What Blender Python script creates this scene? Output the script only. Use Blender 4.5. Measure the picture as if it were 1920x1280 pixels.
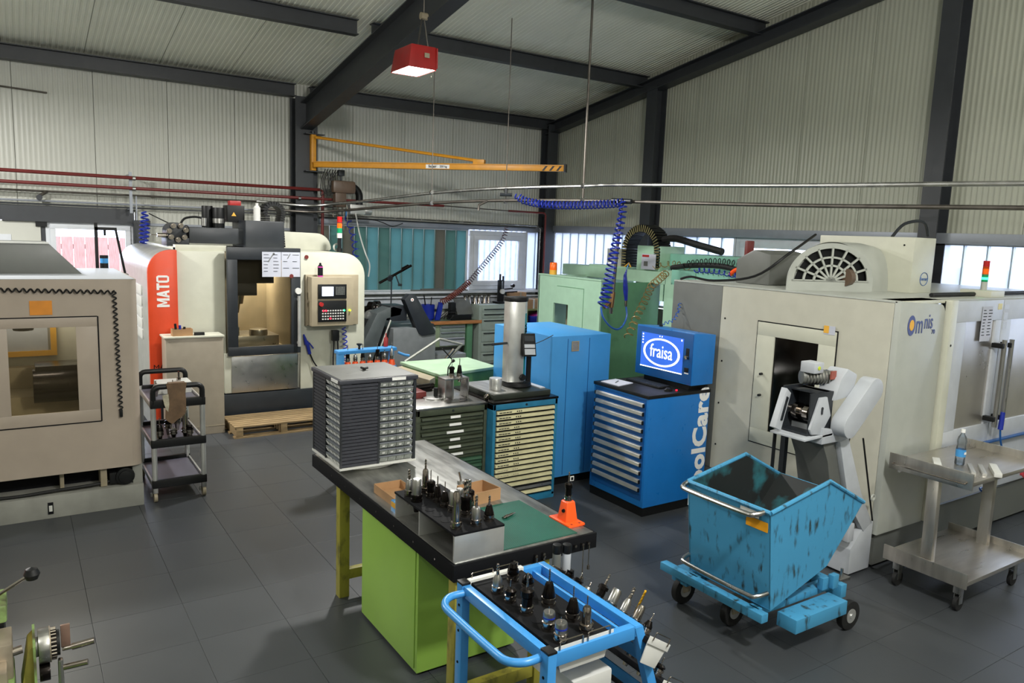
import bpy, bmesh, math, random
from math import sin, cos, pi, radians as R
from mathutils import Matrix, Vector
random.seed(7)
for o in list(bpy.data.objects): bpy.data.objects.remove(o)
C = bpy.context.scene.collection

# ---------------------------------------------------------------- camera
cam_d = bpy.data.cameras.new('camera'); cam = bpy.data.objects.new('camera', cam_d); C.objects.link(cam)
CAM = (0, 0, 2.5)
yaw, pitch, roll = 0.585084697, -0.140907187, 0.0369237208
f_ = Vector((sin(yaw)*cos(pitch), cos(yaw)*cos(pitch), sin(pitch)))
r_ = f_.cross(Vector((0, 0, 1))).normalized(); u_ = r_.cross(f_)
rr = cos(roll)*r_ + sin(roll)*u_; uu = -sin(roll)*r_ + cos(roll)*u_
cam.matrix_world = Matrix(((rr.x, uu.x, -f_.x, CAM[0]), (rr.y, uu.y, -f_.y, CAM[1]), (rr.z, uu.z, -f_.z, CAM[2]), (0, 0, 0, 1)))
cam_d.sensor_width = 36; cam_d.lens = 1418.68/1920*36; cam_d.clip_start = .05; cam_d.clip_end = 200
bpy.context.scene.camera = cam

# ---------------------------------------------------------------- world, lights, exposure
S = bpy.context.scene
S.view_settings.view_transform = 'Standard'; S.view_settings.look = 'None'
S.view_settings.gamma = 1; S.view_settings.use_curve_mapping = False
S.view_settings.exposure = 0.15
w = bpy.data.worlds.new('world'); S.world = w; w.use_nodes = True
bg = w.node_tree.nodes['Background']; bg.inputs[0].default_value = (.84, .88, 1.0, 1); bg.inputs[1].default_value = 7
def area(loc, size, power, col=(1, .985, .95), sizey=None, rot=(0, 0, 0), spread=None):
    d = bpy.data.lights.new('hall_lamp_light', 'AREA'); d.energy = power; d.color = col
    d.shape = 'RECTANGLE'; d.size = size; d.size_y = sizey or size
    if spread: d.spread = spread
    o = bpy.data.objects.new('hall_lamp_light', d); C.objects.link(o); o.location = loc; o.rotation_euler = rot
    return o
LAMP = (3.90, 8.12, 4.28)
area((LAMP[0], LAMP[1], LAMP[2]-.02), .30, 190, sizey=.34)
area((-1.7, 9.4, 4.3), .34, 330)
# out-of-frame point fills added to lift roof and walls; above, another high bay
def fill_point(loc, power, r=.16, col=(1, .985, .95)):
    d = bpy.data.lights.new('added_fill_light', 'POINT'); d.energy = power; d.color = col; d.shadow_soft_size = r
    o = bpy.data.objects.new('added_fill_light', d); C.objects.link(o); o.location = loc; return o
for x, y, z, p in ((-3.0, 8.8, 4.1, 60), (2.6, .1, 4.5, 600), (-1.8, .6, 5.0, 120), (9.0, .2, 4.8, 110), (-5.5, 5.5, 4.6, 110), (2.0, -3.0, 5.0, 160)):
    fill_point((x, y, z), p)

# ---------------------------------------------------------------- materials
def lin(c):
    if isinstance(c, str):
        c = c.lstrip('#'); c = [int(c[i:i+2], 16)/255 for i in (0, 2, 4)]
    return tuple(((v/12.92) if v <= .04045 else ((v+.055)/1.055)**2.4) for v in c)
MATS = {}
def mat(name, col, rough=.5, metal=0, noise=.06, scale=8, bump=0, spec=.5, coat=0, emit=None, estr=0, stretch=None, col2=None, thr=None):
    if name in MATS: return MATS[name]
    m = bpy.data.materials.new(name); m.use_nodes = True; nt = m.node_tree; b = nt.nodes['Principled BSDF']
    c = lin(col); b.inputs['Roughness'].default_value = rough; b.inputs['Metallic'].default_value = metal
    b.inputs['Specular IOR Level'].default_value = spec; b.inputs['Coat Weight'].default_value = coat
    b.inputs['Base Color'].default_value = (*c, 1)
    tc = nt.nodes.new('ShaderNodeTexCoord'); n = nt.nodes.new('ShaderNodeTexNoise'); n.inputs['Scale'].default_value = scale
    n.inputs['Detail'].default_value = 5
    mp = nt.nodes.new('ShaderNodeMapping'); nt.links.new(tc.outputs['Object'], mp.inputs[0]); nt.links.new(mp.outputs[0], n.inputs['Vector'])
    if stretch: mp.inputs['Scale'].default_value = stretch
    if noise or col2:
        rp = nt.nodes.new('ShaderNodeValToRGB'); nt.links.new(n.outputs['Fac'], rp.inputs[0])
        if col2:
            d = lin(col2); t = thr or (.45, .6)
            rp.color_ramp.elements[0].position = t[0]; rp.color_ramp.elements[1].position = t[1]
            rp.color_ramp.elements[0].color = (*c, 1); rp.color_ramp.elements[1].color = (*d, 1)
        else:
            k = 1-noise*2.5; k2 = 1+noise
            rp.color_ramp.elements[0].position = .3; rp.color_ramp.elements[1].position = .65
            rp.color_ramp.elements[0].color = (*[v*k for v in c], 1); rp.color_ramp.elements[1].color = (*[min(1, v*k2) for v in c], 1)
        nt.links.new(rp.outputs[0], b.inputs['Base Color'])
        mr = nt.nodes.new('ShaderNodeMapRange'); nt.links.new(n.outputs['Fac'], mr.inputs[0])
        mr.inputs[3].default_value = max(.02, rough-.08); mr.inputs[4].default_value = min(1, rough+.08)
        nt.links.new(mr.outputs[0], b.inputs['Roughness'])
    if bump:
        bp = nt.nodes.new('ShaderNodeBump'); bp.inputs['Strength'].default_value = bump; bp.inputs['Distance'].default_value = .01
        nt.links.new(n.outputs['Fac'], bp.inputs['Height']); nt.links.new(bp.outputs[0], b.inputs['Normal'])
    if emit: b.inputs['Emission Color'].default_value = (*lin(emit), 1); b.inputs['Emission Strength'].default_value = estr
    MATS[name] = m; return m
def glassy(name, tint, gloss=.15, rough=.05, diffuse=0, dcol='#ffffff'):
    m = bpy.data.materials.new(name); m.use_nodes = True; nt = m.node_tree; nt.nodes.clear()
    out = nt.nodes.new('ShaderNodeOutputMaterial'); t = nt.nodes.new('ShaderNodeBsdfTransparent'); g = nt.nodes.new('ShaderNodeBsdfGlossy')
    t.inputs[0].default_value = (*lin(tint), 1); g.inputs['Roughness'].default_value = rough
    mx = nt.nodes.new('ShaderNodeMixShader'); fr = nt.nodes.new('ShaderNodeLayerWeight'); fr.inputs[0].default_value = gloss
    nt.links.new(fr.outputs['Fresnel'], mx.inputs[0]); nt.links.new(t.outputs[0], mx.inputs[1]); nt.links.new(g.outputs[0], mx.inputs[2])
    last = mx
    if diffuse:
        d = nt.nodes.new('ShaderNodeBsdfTranslucent'); d.inputs[0].default_value = (*lin(dcol), 1)
        d2 = nt.nodes.new('ShaderNodeBsdfDiffuse'); d2.inputs[0].default_value = (*lin(dcol), 1)
        a = nt.nodes.new('ShaderNodeMixShader'); a.inputs[0].default_value = .35; nt.links.new(d.outputs[0], a.inputs[1]); nt.links.new(d2.outputs[0], a.inputs[2])
        m2 = nt.nodes.new('ShaderNodeMixShader'); m2.inputs[0].default_value = diffuse
        nt.links.new(mx.outputs[0], m2.inputs[1]); nt.links.new(a.outputs[0], m2.inputs[2]); last = m2
    nt.links.new(last.outputs[0], out.inputs[0]); MATS[name] = m; return m

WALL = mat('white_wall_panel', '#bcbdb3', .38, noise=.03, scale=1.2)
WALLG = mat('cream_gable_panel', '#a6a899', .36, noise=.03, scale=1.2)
CEIL = mat('cream_roof_panel', '#e6e7d8', .5, noise=.03, scale=1)
STEEL = mat('anthracite_beam_paint', '#323539', .45, noise=.05)
SLAB = mat('dark_joint', '#2a2b2d', .8)
TILE = mat('rubber_floor_tile', '#3e4144', .40, noise=.05, scale=1.3, bump=.04)
FRAME = mat('white_window_frame', '#c9cdd2', .4, noise=.02)
GREYTRIM = mat('grey_metal_trim', '#8b9098', .4, .3, noise=.03)
BLACK = mat('black_plastic', '#131415', .45, noise=.03, spec=.3)
DARK = mat('anthracite_paint', '#24282d', .38, noise=.04)
RUBBER = mat('black_rubber', '#131313', .7)
CHROME = mat('polished_steel', '#aaa199', .13, 1, noise=.03)
STEELB = mat('brushed_steel', '#b4b3b0', .3, 1, noise=.02, scale=14, stretch=(1, 12, 1))
STEELT = mat('worn_bench_steel', '#adada9', .36, .85, noise=.14, scale=4, stretch=(6, 1, 1))
INOX = mat('inox_sheet', '#bdb8b0', .30, .85, noise=.06, scale=3, stretch=(1, 8, 1))
ALU = mat('aluminium', '#cfcfcc', .34, .7, noise=.05)
BLK_STEEL = mat('blackened_steel', '#25211f', .24, .85, noise=.06)
CREAM = mat('cream_machine_paint', '#a9aca5', .35, noise=.02)
CREAM2 = mat('warm_grey_machine_paint', '#bbb9ab', .38, noise=.02)
PALE = mat('pale_machine_paint', '#c0c0b0', .36, noise=.02)
GREYP = mat('grey_machine_paint', '#646662', .4, noise=.03)
LGREY = mat('light_grey_paint', '#b5b9bf', .38, noise=.03)
TAUPE = mat('taupe_machine_paint', '#a99c8e', .42, noise=.03, scale=3)
BEIGE = mat('beige_cabinet_paint', '#968d7d', .45, noise=.03)
ORANGE = mat('orange_red_paint', '#cf421a', .4, noise=.03)
ORANGE2 = mat('bright_orange_plastic', '#ff5a1e', .35, noise=.02)
BLUE = mat('blue_enamel', '#3f8ecc', .36, noise=.03, scale=3)
BLUE2 = mat('royal_blue_enamel', '#1a70bc', .3, noise=.02)
BLUED = mat('deep_blue_enamel', '#15508f', .32, noise=.02)
BLUET = mat('sky_blue_trolley_paint', '#3f8fd2', .32, noise=.02)
BINBLUE = mat('worn_blue_paint', '#4592bc', .42, scale=7, stretch=(3, 3, 1), col2='#2c3530', thr=(.56, .70))
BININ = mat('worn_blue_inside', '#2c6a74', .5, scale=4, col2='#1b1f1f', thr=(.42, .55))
BENCHGREEN = mat('lime_green_paint', '#96bf52', .42, noise=.03, scale=2)
OLIVE = mat('olive_green_paint', '#474e3e', .42, noise=.12, scale=6, stretch=(1, 1, 5))
OLIVED = mat('dark_olive_paint', '#343c2c', .42, noise=.12, scale=6)
GREENF = mat('green_drawer_paint', '#3b5b45', .42, noise=.08)
WOODY = mat('worn_yellow_leg_paint', '#99923a', .5, scale=9, stretch=(2, 2, 1), col2='#5d5a28', thr=(.5, .72))
MINT = mat('mint_green_paint', '#a8ccb2', .4, noise=.02)
MINTD = mat('mid_green_paint', '#5f8f6c', .42, noise=.03)
MINTT = mat('teal_green_paint', '#7fb5a2', .4, noise=.03)
PGREEN = mat('pale_green_paint', '#9db89a', .45, noise=.05)
PGREEND = mat('leaf_green_paint', '#56804a', .45, noise=.05)
CARTGREY = mat('violet_grey_shelf', '#5c5a66', .42, noise=.06)
YELLOW = mat('yellow_crane_paint', '#d18f16', .42, noise=.05)
REDPIPE = mat('oxide_red_paint', '#6a2624', .42, noise=.05)
LAMPRED = mat('red_lamp_paint', '#a31f1d', .4, noise=.05)
PIPE = mat('galvanised_pipe', '#a9a9a6', .26, .9, noise=.12, scale=6, stretch=(1, 1, 1))
PIPED = mat('dull_pipe', '#6a655f', .4, .8, noise=.12)
CARD = mat('cardboard', '#a5805a', .75, noise=.06)
WOOD = mat('pallet_wood', '#937c58', .7, noise=.2, scale=6, stretch=(1, 14, 14))
BWOOD = mat('beech_edge', '#bd7f4a', .55, noise=.12, scale=6, stretch=(1, 10, 10))
DRAWERCREAM = mat('cream_drawer_label', '#cfc9a0', .5, noise=.08, scale=6)
WHITE = mat('white_print', '#e8e8e6', .5, noise=0)
WHITEP = mat('white_plastic', '#cfcfca', .4, noise=.02)
PAPER = mat('paper', '#b9bcc8', .7, noise=.02)
INK = mat('black_print', '#101114', .7, noise=0, spec=.15)
NAVY = mat('navy_print', '#4a5688', .5, noise=0)
GOLD = mat('ochre_print', '#e0a83a', .5, noise=0)
GREENMAT = mat('green_rubber_mat', '#164c3e', .6, noise=.05)
GREENRIB = mat('green_mat_rib', '#24695a', .55, noise=.03)
HOSEB = mat('blue_hose', '#1d2f9a', .3, noise=.02)
HOSEL = mat('light_blue_hose', '#2b5fb4', .3, noise=.02)
HOSEG = mat('brown_clear_hose', '#8a7442', .3, noise=.05)
HOSER = mat('grey_red_hose', '#5d4a52', .35, noise=.05)
BROWN = mat('brown_hoist_paint', '#5c4a3c', .42, noise=.05)
CLOTHB = mat('brown_cloth', '#6b5540', .85, noise=.1, scale=20, bump=.3)
CLOTHR = mat('red_cloth', '#b5303c', .85, noise=.1, scale=30, bump=.3)
SCREENB = mat('screen_blue', '#2f5fc0', .3, noise=0, emit='#3560c8', estr=.75)
SCREENW = mat('screen_white', '#e8ecff', .3, noise=0, emit='#dfe6ff', estr=1.3)
SCRTXT = mat('screen_lettering', '#ffffff', .4, noise=0, emit='#ffffff', estr=1.2)
LED_R = mat('red_led', '#ff2030', .4, noise=0, emit='#ff1830', estr=4)
LED_G = mat('green_led', '#20ff80', .4, noise=0, emit='#30ff90', estr=5)
LED_Y = mat('yellow_led', '#d8ff20', .4, noise=0, emit='#e0ff20', estr=3)
REDL = mat('red_lens', '#b01818', .25, noise=0)
ORL = mat('orange_lens', '#ff6a12', .2, noise=0)
GRL = mat('green_lens', '#0f8a5a', .25, noise=0)
LAMPGLOW = mat('lamp_glass', '#ffffff', .4, noise=0, emit='#fffaf0', estr=14)
PINK = mat('pink_plastic', '#c23a9a', .45)
DBLUE = mat('ink_blue_plastic', '#1b2f9c', .35)
CERAM = mat('clear_drawer_plastic', '#8d928d', .25, noise=.12, scale=30)
TEALP = mat('teal_print', '#0f7f88', .4, noise=0)
BRICKW = mat('outdoor_fence_board', '#c4948a', .8, noise=.1, scale=6, stretch=(8, 8, 1))
OUTW = mat('outdoor_corrugated', '#b8c0d0', .6, noise=.05)
OUTG = mat('outdoor_ground', '#9a9a98', .9)
CLAY = mat('tan_plastic', '#9a8f78', .5, noise=.04)
FELT = mat('slate_panel', '#34363e', .5, noise=.04)
JOINTG = mat('green_glass_edge', '#4f6f68', .3, noise=0); JOINTB = mat('pale_blue_glass_edge', '#a3b9c8', .3, noise=0)
GLASS = glassy('window_glass', '#f4f8ff', .12)
MGLASS = glassy('machine_window_glass', '#f2efe6', .10, .08, .018, '#cdbf9c')
DGLASS = glassy('dark_machine_glass', '#5a5a58', .35, .08)
UGLASS = glassy('profiled_glass', '#e2e9f2', .2, .2, .6, '#e6ebf4')
TGLASS = glassy('teal_profiled_glass', '#6f8f88', .2, .25, .7, '#6f8780')
TGLASS2 = glassy('grey_profiled_glass', '#7a7a70', .2, .25, .75, '#7c7a70')
TGLASS3 = glassy('bright_teal_profiled_glass', '#7fa3a4', .2, .25, .65, '#7a9a9a')
BOTTLE = glassy('clear_bottle_plastic', '#e2eaf0', .3, .04, .08)

# ---------------------------------------------------------------- mesh helpers
class MB:
    def __init__(s): s.v = []; s.f = []; s.T = None; s.sm = False
    def add(s, vs, fs):
        n = len(s.v)
        if s.T: vs = [tuple(s.T @ Vector(v)) for v in vs]
        s.v += [tuple(v) for v in vs]; s.f += [tuple(i+n for i in f) for f in fs]; return s
    def box(s, x0, x1, y0, y1, z0, z1):
        return s.add([(x0, y0, z0), (x1, y0, z0), (x1, y1, z0), (x0, y1, z0), (x0, y0, z1), (x1, y0, z1), (x1, y1, z1), (x0, y1, z1)],
                     [(0, 3, 2, 1), (4, 5, 6, 7), (0, 1, 5, 4), (1, 2, 6, 5), (2, 3, 7, 6), (3, 0, 4, 7)])
    def cyl(s, a, b, r, n=12, r2=None, cap=True):
        a = Vector(a); b = Vector(b); r2 = r if r2 is None else r2
        d = (b-a).normalized(); u = d.orthogonal().normalized(); v = d.cross(u); vs = []
        for p, q in ((a, r), (b, r2)):
            for i in range(n): t = 2*pi*i/n; vs.append(p+u*q*cos(t)+v*q*sin(t))
        fs = [(i, (i+1) % n, n+(i+1) % n, n+i) for i in range(n)]
        if cap: fs += [tuple(range(n))[::-1], tuple(range(n, 2*n))]
        return s.add(vs, fs)
    def tube(s, pts, r, n=8, closed=False):
        P = [Vector(p) for p in pts]; m = len(P); vs = []; fs = []
        up = None
        for i in range(m):
            if closed: d = P[(i+1) % m]-P[i-1]
            else: d = P[min(i+1, m-1)]-P[max(i-1, 0)]
            if d.length < 1e-9: d = Vector((0, 0, 1))
            d.normalize()
            if up is None: up = d.orthogonal().normalized()
            up = (up-d*up.dot(d))
            if up.length < 1e-6: up = d.orthogonal()
            up.normalize(); w_ = d.cross(up); q = r[i] if isinstance(r, (list, tuple)) else r
            for k in range(n): t = 2*pi*k/n; vs.append(P[i]+up*q*cos(t)+w_*q*sin(t))
        for i in range(m if closed else m-1):
            j = (i+1) % m
            for k in range(n): fs.append((i*n+k, i*n+(k+1) % n, j*n+(k+1) % n, j*n+k))
        if not closed: fs += [tuple(range(n))[::-1], tuple(range((m-1)*n, m*n))]
        return s.add(vs, fs)
    def lathe(s, prof, n=20, T=None):
        vs = []; fs = []; m = len(prof)
        for r, z in prof:
            for k in range(n): t = 2*pi*k/n; vs.append((r*cos(t), r*sin(t), z))
        for i in range(m-1):
            for k in range(n): fs.append((i*n+k, i*n+(k+1) % n, (i+1)*n+(k+1) % n, (i+1)*n+k))
        if prof[0][0] > 1e-5: fs.append(tuple(range(n))[::-1])
        if prof[-1][0] > 1e-5: fs.append(tuple(range((m-1)*n, m*n)))
        if T: vs = [tuple(T @ Vector(v)) for v in vs]
        return s.add(vs, fs)
    def prism(s, poly, ax, a, b):
        n = len(poly)
        def P(p, t):
            return {'x': (t, p[0], p[1]), 'y': (p[0], t, p[1]), 'z': (p[0], p[1], t)}[ax]
        vs = [P(p, a) for p in poly]+[P(p, b) for p in poly]
        return s.add(vs, [tuple(range(n))[::-1], tuple(range(n, 2*n))]+[(i, (i+1) % n, n+(i+1) % n, n+i) for i in range(n)])
    def frame(s, x0, x1, z0, z1, w_, ax, a, b):
        for q in ((x0, x1, z1-w_, z1), (x0, x1, z0, z0+w_), (x0, x0+w_, z0+w_, z1-w_), (x1-w_, x1, z0+w_, z1-w_)):
            if ax == 'y': s.box(q[0], q[1], a, b, q[2], q[3])
            elif ax == 'x': s.box(a, b, q[0], q[1], q[2], q[3])
            else: s.box(q[0], q[1], q[2], q[3], a, b)
        return s
    def plate_hole(s, X, Z, hx, hz, ax, a, b):   # plate X x Z with rectangular hole hx x hz
        for q in ((X[0], X[1], hz[1], Z[1]), (X[0], X[1], Z[0], hz[0]), (X[0], hx[0], hz[0], hz[1]), (hx[1], X[1], hz[0], hz[1])):
            if ax == 'y': s.box(q[0], q[1], a, b, q[2], q[3])
            elif ax == 'x': s.box(a, b, q[0], q[1], q[2], q[3])
            else: s.box(q[0], q[1], q[2], q[3], a, b)
        return s
    def mesh(s, name, m, bev=0):
        me = bpy.data.meshes.new(name); me.from_pydata(s.v, [], s.f)
        bm = bmesh.new(); bm.from_mesh(me)
        bmesh.ops.recalc_face_normals(bm, faces=bm.faces)
        if bev:
            ed = [e for e in bm.edges if len(e.link_faces) == 2 and e.calc_face_angle(0) > .6]
            if len(ed) < 1500: bmesh.ops.bevel(bm, geom=ed, offset=bev, segments=2, affect='EDGES', profile=.6, clamp_overlap=True)
        bm.to_mesh(me); bm.free()
        me.polygons.foreach_set('use_smooth', [True]*len(me.polygons)); me.set_sharp_from_angle(angle=.62)
        me.materials.append(m); return me
def link(name, me, parent=None, loc=None):
    o = bpy.data.objects.new(name, me); C.objects.link(o)
    if parent: o.parent = parent
    if loc: o.location = loc
    return o
def obj(name, b, m, parent=None, bev=0, label=None):
    o = link(name, b.mesh(name, m, bev), parent)
    if label: o['label'] = label
    return o
def thing(name, label, cat, loc=(0, 0, 0), rot=(0, 0, 0), group=None):
    o = bpy.data.objects.new(name, None); C.objects.link(o); o.empty_display_size = .1
    o.location = loc; o.rotation_euler = rot; o['label'] = label; o['category'] = cat
    if group: o['group'] = group
    return o
def tag(o, label, cat, group=None):
    o['label'] = label; o['category'] = cat
    if group: o['group'] = group
    return o
def struct(name, b, m, parent=None, bev=0):
    o = obj(name, b, m, parent, bev)
    if not parent: o['kind'] = 'structure'
    return o
def mkstruct(name, loc=(0, 0, 0)):
    o = bpy.data.objects.new(name, None); C.objects.link(o); o['kind'] = 'structure'; o.location = loc; return o
def rel(root, b):           # meshes are written in world numbers; shift them to the thing's own base
    x, y, z = root.location; b.v = [(p[0]-x, p[1]-y, p[2]-z) for p in b.v]; return b
def part(name, b, m, root, bev=0, label=None):
    return obj(name, rel(root, b) if root.location.length else b, m, root, bev, label)
def sub(name, b, m, parent, root, bev=0, label=None):
    return obj(name, rel(root, b) if root.location.length else b, m, parent, bev, label)
def text(name, s_, size, m, parent, loc, rot, ext=.0015, align='CENTER', sx=1, bold=0):
    c = bpy.data.curves.new(name, 'FONT'); c.body = s_; c.size = size; c.extrude = ext; c.align_x = align; c.align_y = 'CENTER'
    c.offset = bold; c.resolution_u = 3; c.space_character = 1.0+bold*6
    q = bpy.data.objects.new(name, c); me = bpy.data.meshes.new_from_object(q); bpy.data.objects.remove(q)
    me.materials.clear(); me.materials.append(m)
    o = bpy.data.objects.new(name, me); C.objects.link(o); o.rotation_euler = rot; o.scale = (sx, 1, 1)
    if parent:
        o.parent = parent; o.location = Vector(loc)-parent.location if parent.type == 'EMPTY' else loc
    else: o.location = loc
    return o
def parts(name, boxes, m, root, bev=0, parent=None):
    for q in boxes: sub(name, MB().box(*q), m, parent or root, root, bev)
FRONT = (pi/2, 0, 0)           # text facing -y
LEFT = (pi/2, 0, -pi/2)        # text facing -x
def arc(cx, cy, r, a0, a1, n): return [(cx+r*cos(R(a0+(a1-a0)*i/n)), cy+r*sin(R(a0+(a1-a0)*i/n))) for i in range(n+1)]
def spline(pts, n=8):
    P = [Vector(p) for p in pts]; out = []
    for i in range(len(P)-1):
        p0 = P[max(i-1, 0)]; p1 = P[i]; p2 = P[i+1]; p3 = P[min(i+2, len(P)-1)]
        for k in range(n):
            t = k/n; out.append(.5*((2*p1)+(-p0+p2)*t+(2*p0-5*p1+4*p2-p3)*t*t+(-p0+3*p1-3*p2+p3)*t*t*t))
    out.append(P[-1]); return out
def coil(path, rad, turns, r, n=5, per=10):
    P = spline(path, 10); L = [0]
    for a, b in zip(P, P[1:]): L.append(L[-1]+(b-a).length)
    N = int(turns*per); pts = []; up = Vector((.3, .2, 1)).normalized()
    j = 0
    for i in range(N+1):
        s_ = L[-1]*i/N
        while j < len(L)-2 and L[j+1] < s_: j += 1
        t = (s_-L[j])/max(1e-9, L[j+1]-L[j]); p = P[j].lerp(P[j+1], t); d = (P[j+1]-P[j]).normalized()
        u = d.cross(up)
        if u.length < .2: u = d.cross(Vector((1, 0, 0)))
        u.normalize(); v = d.cross(u); a = 2*pi*turns*i/N
        q = rad if not callable(rad) else rad(i/N)
        pts.append(p+u*q*cos(a)+v*q*sin(a))
    return MB().tube(pts, r, n)

# ================================================================ SETTING
def zc(y): return 4.92+.165*(12.6-max(y, .5))-.165*max(0, .5-y)
XW, YW = 9.4, 13.0
fl = struct('floor', MB().box(-8, XW+.2, -6, YW+.2, -.12, -.006), SLAB)
tm = MB().box(.001, .524, .001, .524, -.006, 0).mesh('tile', TILE, .001)
tm.polygons.foreach_set('use_smooth', [False]*len(tm.polygons))
hid = [(-8, .9, 7.1, 13), (1.3, 4, 9.7, 13), (5.55, 9.5, 3.15, 6.2), (4.6, 5.6, 4.7, 5.6), (4.3, 5.2, 5.8, 6.9), (7, 9.4, 8.3, 13)]
nt_ = 0
cells = []
for i in range(-16, 18):
    for j in range(-12, 17):
        x = .31+.525*i; y = 4.57+.525*j
        if x < -7.9 or x > XW-.5 or y < -5.9 or y > 12.5: continue
        d = Vector((x+.26, y+.26, -2.5)); q = (d.dot(rr), d.dot(uu), d.dot(f_))
        vis = q[2] > .5 and abs(q[0]/q[2]) < .75 and abs(q[1]/q[2]) < .53
        if any(a <= x and x+.52 <= b and c <= y and y+.52 <= e for a, b, c, e in hid): vis = False
        cells.append((0 if vis else 1, q[2], x, y))
cells.sort()
far = MB()
for k, (h, dd, x, y) in enumerate(cells):
    if h == 0 and nt_ < 295:
        link('tile', tm, fl, (x, y, 0)); nt_ += 1
    else: far.box(x+.001, x+.524, y+.001, y+.524, -.006, 0)
o = obj('tiling', far, TILE, fl); o['kind'] = 'stuff'

def ribbed(L, wd=1.0, n=16, dep=.0035):      # panel lying in x (0..wd) and z (0..L), ribs towards -y
    pts = []; g = .003
    for i in range(n):
        a = g+(wd-2*g)*i/n; p = (wd-2*g)/n
        pts += [(a, 0), (a+p*.42, 0), (a+p*.52, -dep), (a+p*.9, -dep)]
    pts.append((wd-g, 0)); poly = pts+[(wd-g, .03), (g, .03)]
    return MB().prism([(p[0], p[1]) for p in poly], 'z', 0, L)
# back wall: upper band, lower bands and the panels
wb = MB()
wb.box(-8, XW+.2, YW+.04, YW+.2, 2.62, 5.3).box(-8, -.3, YW+.04, YW+.2, 0, 2.62)
wb.box(1.60, 4.3, YW+.04, YW+.2, 0, 2.62).box(-.3, 1.6, YW+.04, YW+.2, 0, 1.25).box(4.3, XW+.2, YW+.04, YW+.2, 0, 1.38)
wallb = struct('wall_back', wb, WALL)
pm = ribbed(2.5).mesh('panel', WALL); 
for i in range(-8, 10): 
    if i < 9: link('panel', pm, wallb, (i+.1, YW, 2.66))
link('panel', ribbed(2.5, .3, 5).mesh('panel', WALL), wallb, (9.1, YW, 2.66))
pl = ribbed(2.66, .9, 14).mesh('panel', WALL)
for i in range(3): link('panel', pl, wallb, (1.62+.9*i, YW, 0))
link('panel', ribbed(1.36, 5.05, 60).mesh('panel', WALL), wallb, (4.32, YW+.005, 0))
# gable wall on the right
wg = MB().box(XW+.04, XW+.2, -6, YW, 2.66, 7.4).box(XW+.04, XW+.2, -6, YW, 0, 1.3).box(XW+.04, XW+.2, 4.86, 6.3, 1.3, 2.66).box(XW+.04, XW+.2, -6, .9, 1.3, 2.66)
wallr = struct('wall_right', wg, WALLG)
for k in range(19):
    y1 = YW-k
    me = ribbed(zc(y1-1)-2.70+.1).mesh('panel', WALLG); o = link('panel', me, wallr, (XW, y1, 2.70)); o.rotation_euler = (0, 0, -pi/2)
# unseen sides of the hall
struct('wall_left', MB().box(-8.2, -8, -6, YW+.2, 0, 7), WALL)
struct('wall_front', MB().box(-8.2, XW+.2, -6.2, -6, 0, 7), WALL)
# roof
sl = math.atan(.165)
ce = MB(); ce.prism([(YW+.3, zc(YW+.3)+.05), (.5, zc(.5)+.05), (-6.3, zc(-6.3)+.05), (-6.3, zc(-6.3)+.2), (.5, zc(.5)+.2), (YW+.3, zc(YW+.3)+.2)], 'x', -8.3, XW+.3)
ceil = struct('ceiling', ce, CEIL)
cm = ribbed(12.9/cos(sl), 1.0, 14, .007).mesh('panel', CEIL)
for i in range(-8, 10):
    o = link('panel', cm, ceil); 
    # local z runs up the slope towards the camera, ribs point down
    Mx = Matrix.Translation((i if i < 9 else 8.9, YW+.2, zc(YW+.2))) @ Matrix(((1, 0, 0, 0), (0, sin(sl), -cos(sl), 0), (0, cos(sl), sin(sl), 0), (0, 0, 0, 1)))
    o.matrix_local = Mx
# steel frame
def hbeam(name, p, q, h, wd, up=(0, 0, 1), t=.014):
    p = Vector(p); q = Vector(q); d = (q-p); L = d.length; d.normalize(); u = Vector(up); u = (u-d*u.dot(d)).normalized(); s_ = d.cross(u)
    b = MB(); b.T = Matrix(((d.x, s_.x, u.x, p.x), (d.y, s_.y, u.y, p.y), (d.z, s_.z, u.z, p.z), (0, 0, 0, 1)))
    b.box(0, L, -wd/2, wd/2, h/2-t, h/2).box(0, L, -wd/2, wd/2, -h/2, -h/2+t).box(0, L, -t/2, t/2, -h/2+t, h/2-t)
    return struct(name, b, STEEL)
hbeam('rafter_beam', (4.15, 12.75, 4.06+.21), (4.15, .5, 4.06+.21+.175*12.25), .42, .20)
hbeam('column', (4.12, 12.78, 0), (4.12, 12.78, 4.6), .30, .30, (0, 1, 0))
hbeam('column', (4.30, 12.84, 0), (4.30, 12.84, 4.3), .18, .16, (0, 1, 0))
hbeam('column', (9.22, 12.80, 0), (9.22, 12.80, 4.7), .24, .24, (0, 1, 0))
for y, yy in ((9.82, 9.82), (4.93, 4.93), (.0, .0)):
    hbeam('column', (9.27, y, 0), (9.27, y, 4.62+.155*(12.6-y)), .24, .24 if y > 8 else .22, (1, 0, 0))
def zg(y): return 4.66+.155*(12.6-y)
hbeam('gable_beam', (9.25, 12.95, zg(12.95)), (9.25, .5, zg(.5)), .20, .22)
hbeam('eave_beam', (-8, 12.84, 4.71), (4.02, 12.84, 4.71), .20, .2)
hbeam('eave_beam', (4.28, 12.84, 4.71), (9.3, 12.84, 4.71), .20, .2)
for y in (10.2, 7.75, 5.3, 2.85):
    z = zc(y)-.13
    hbeam('purlin_beam', (-8, y, z), (4.05, y, z), .2, .14); hbeam('purlin_beam', (4.26, y, z), (9.38, y, z), .2, .14)
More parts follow.
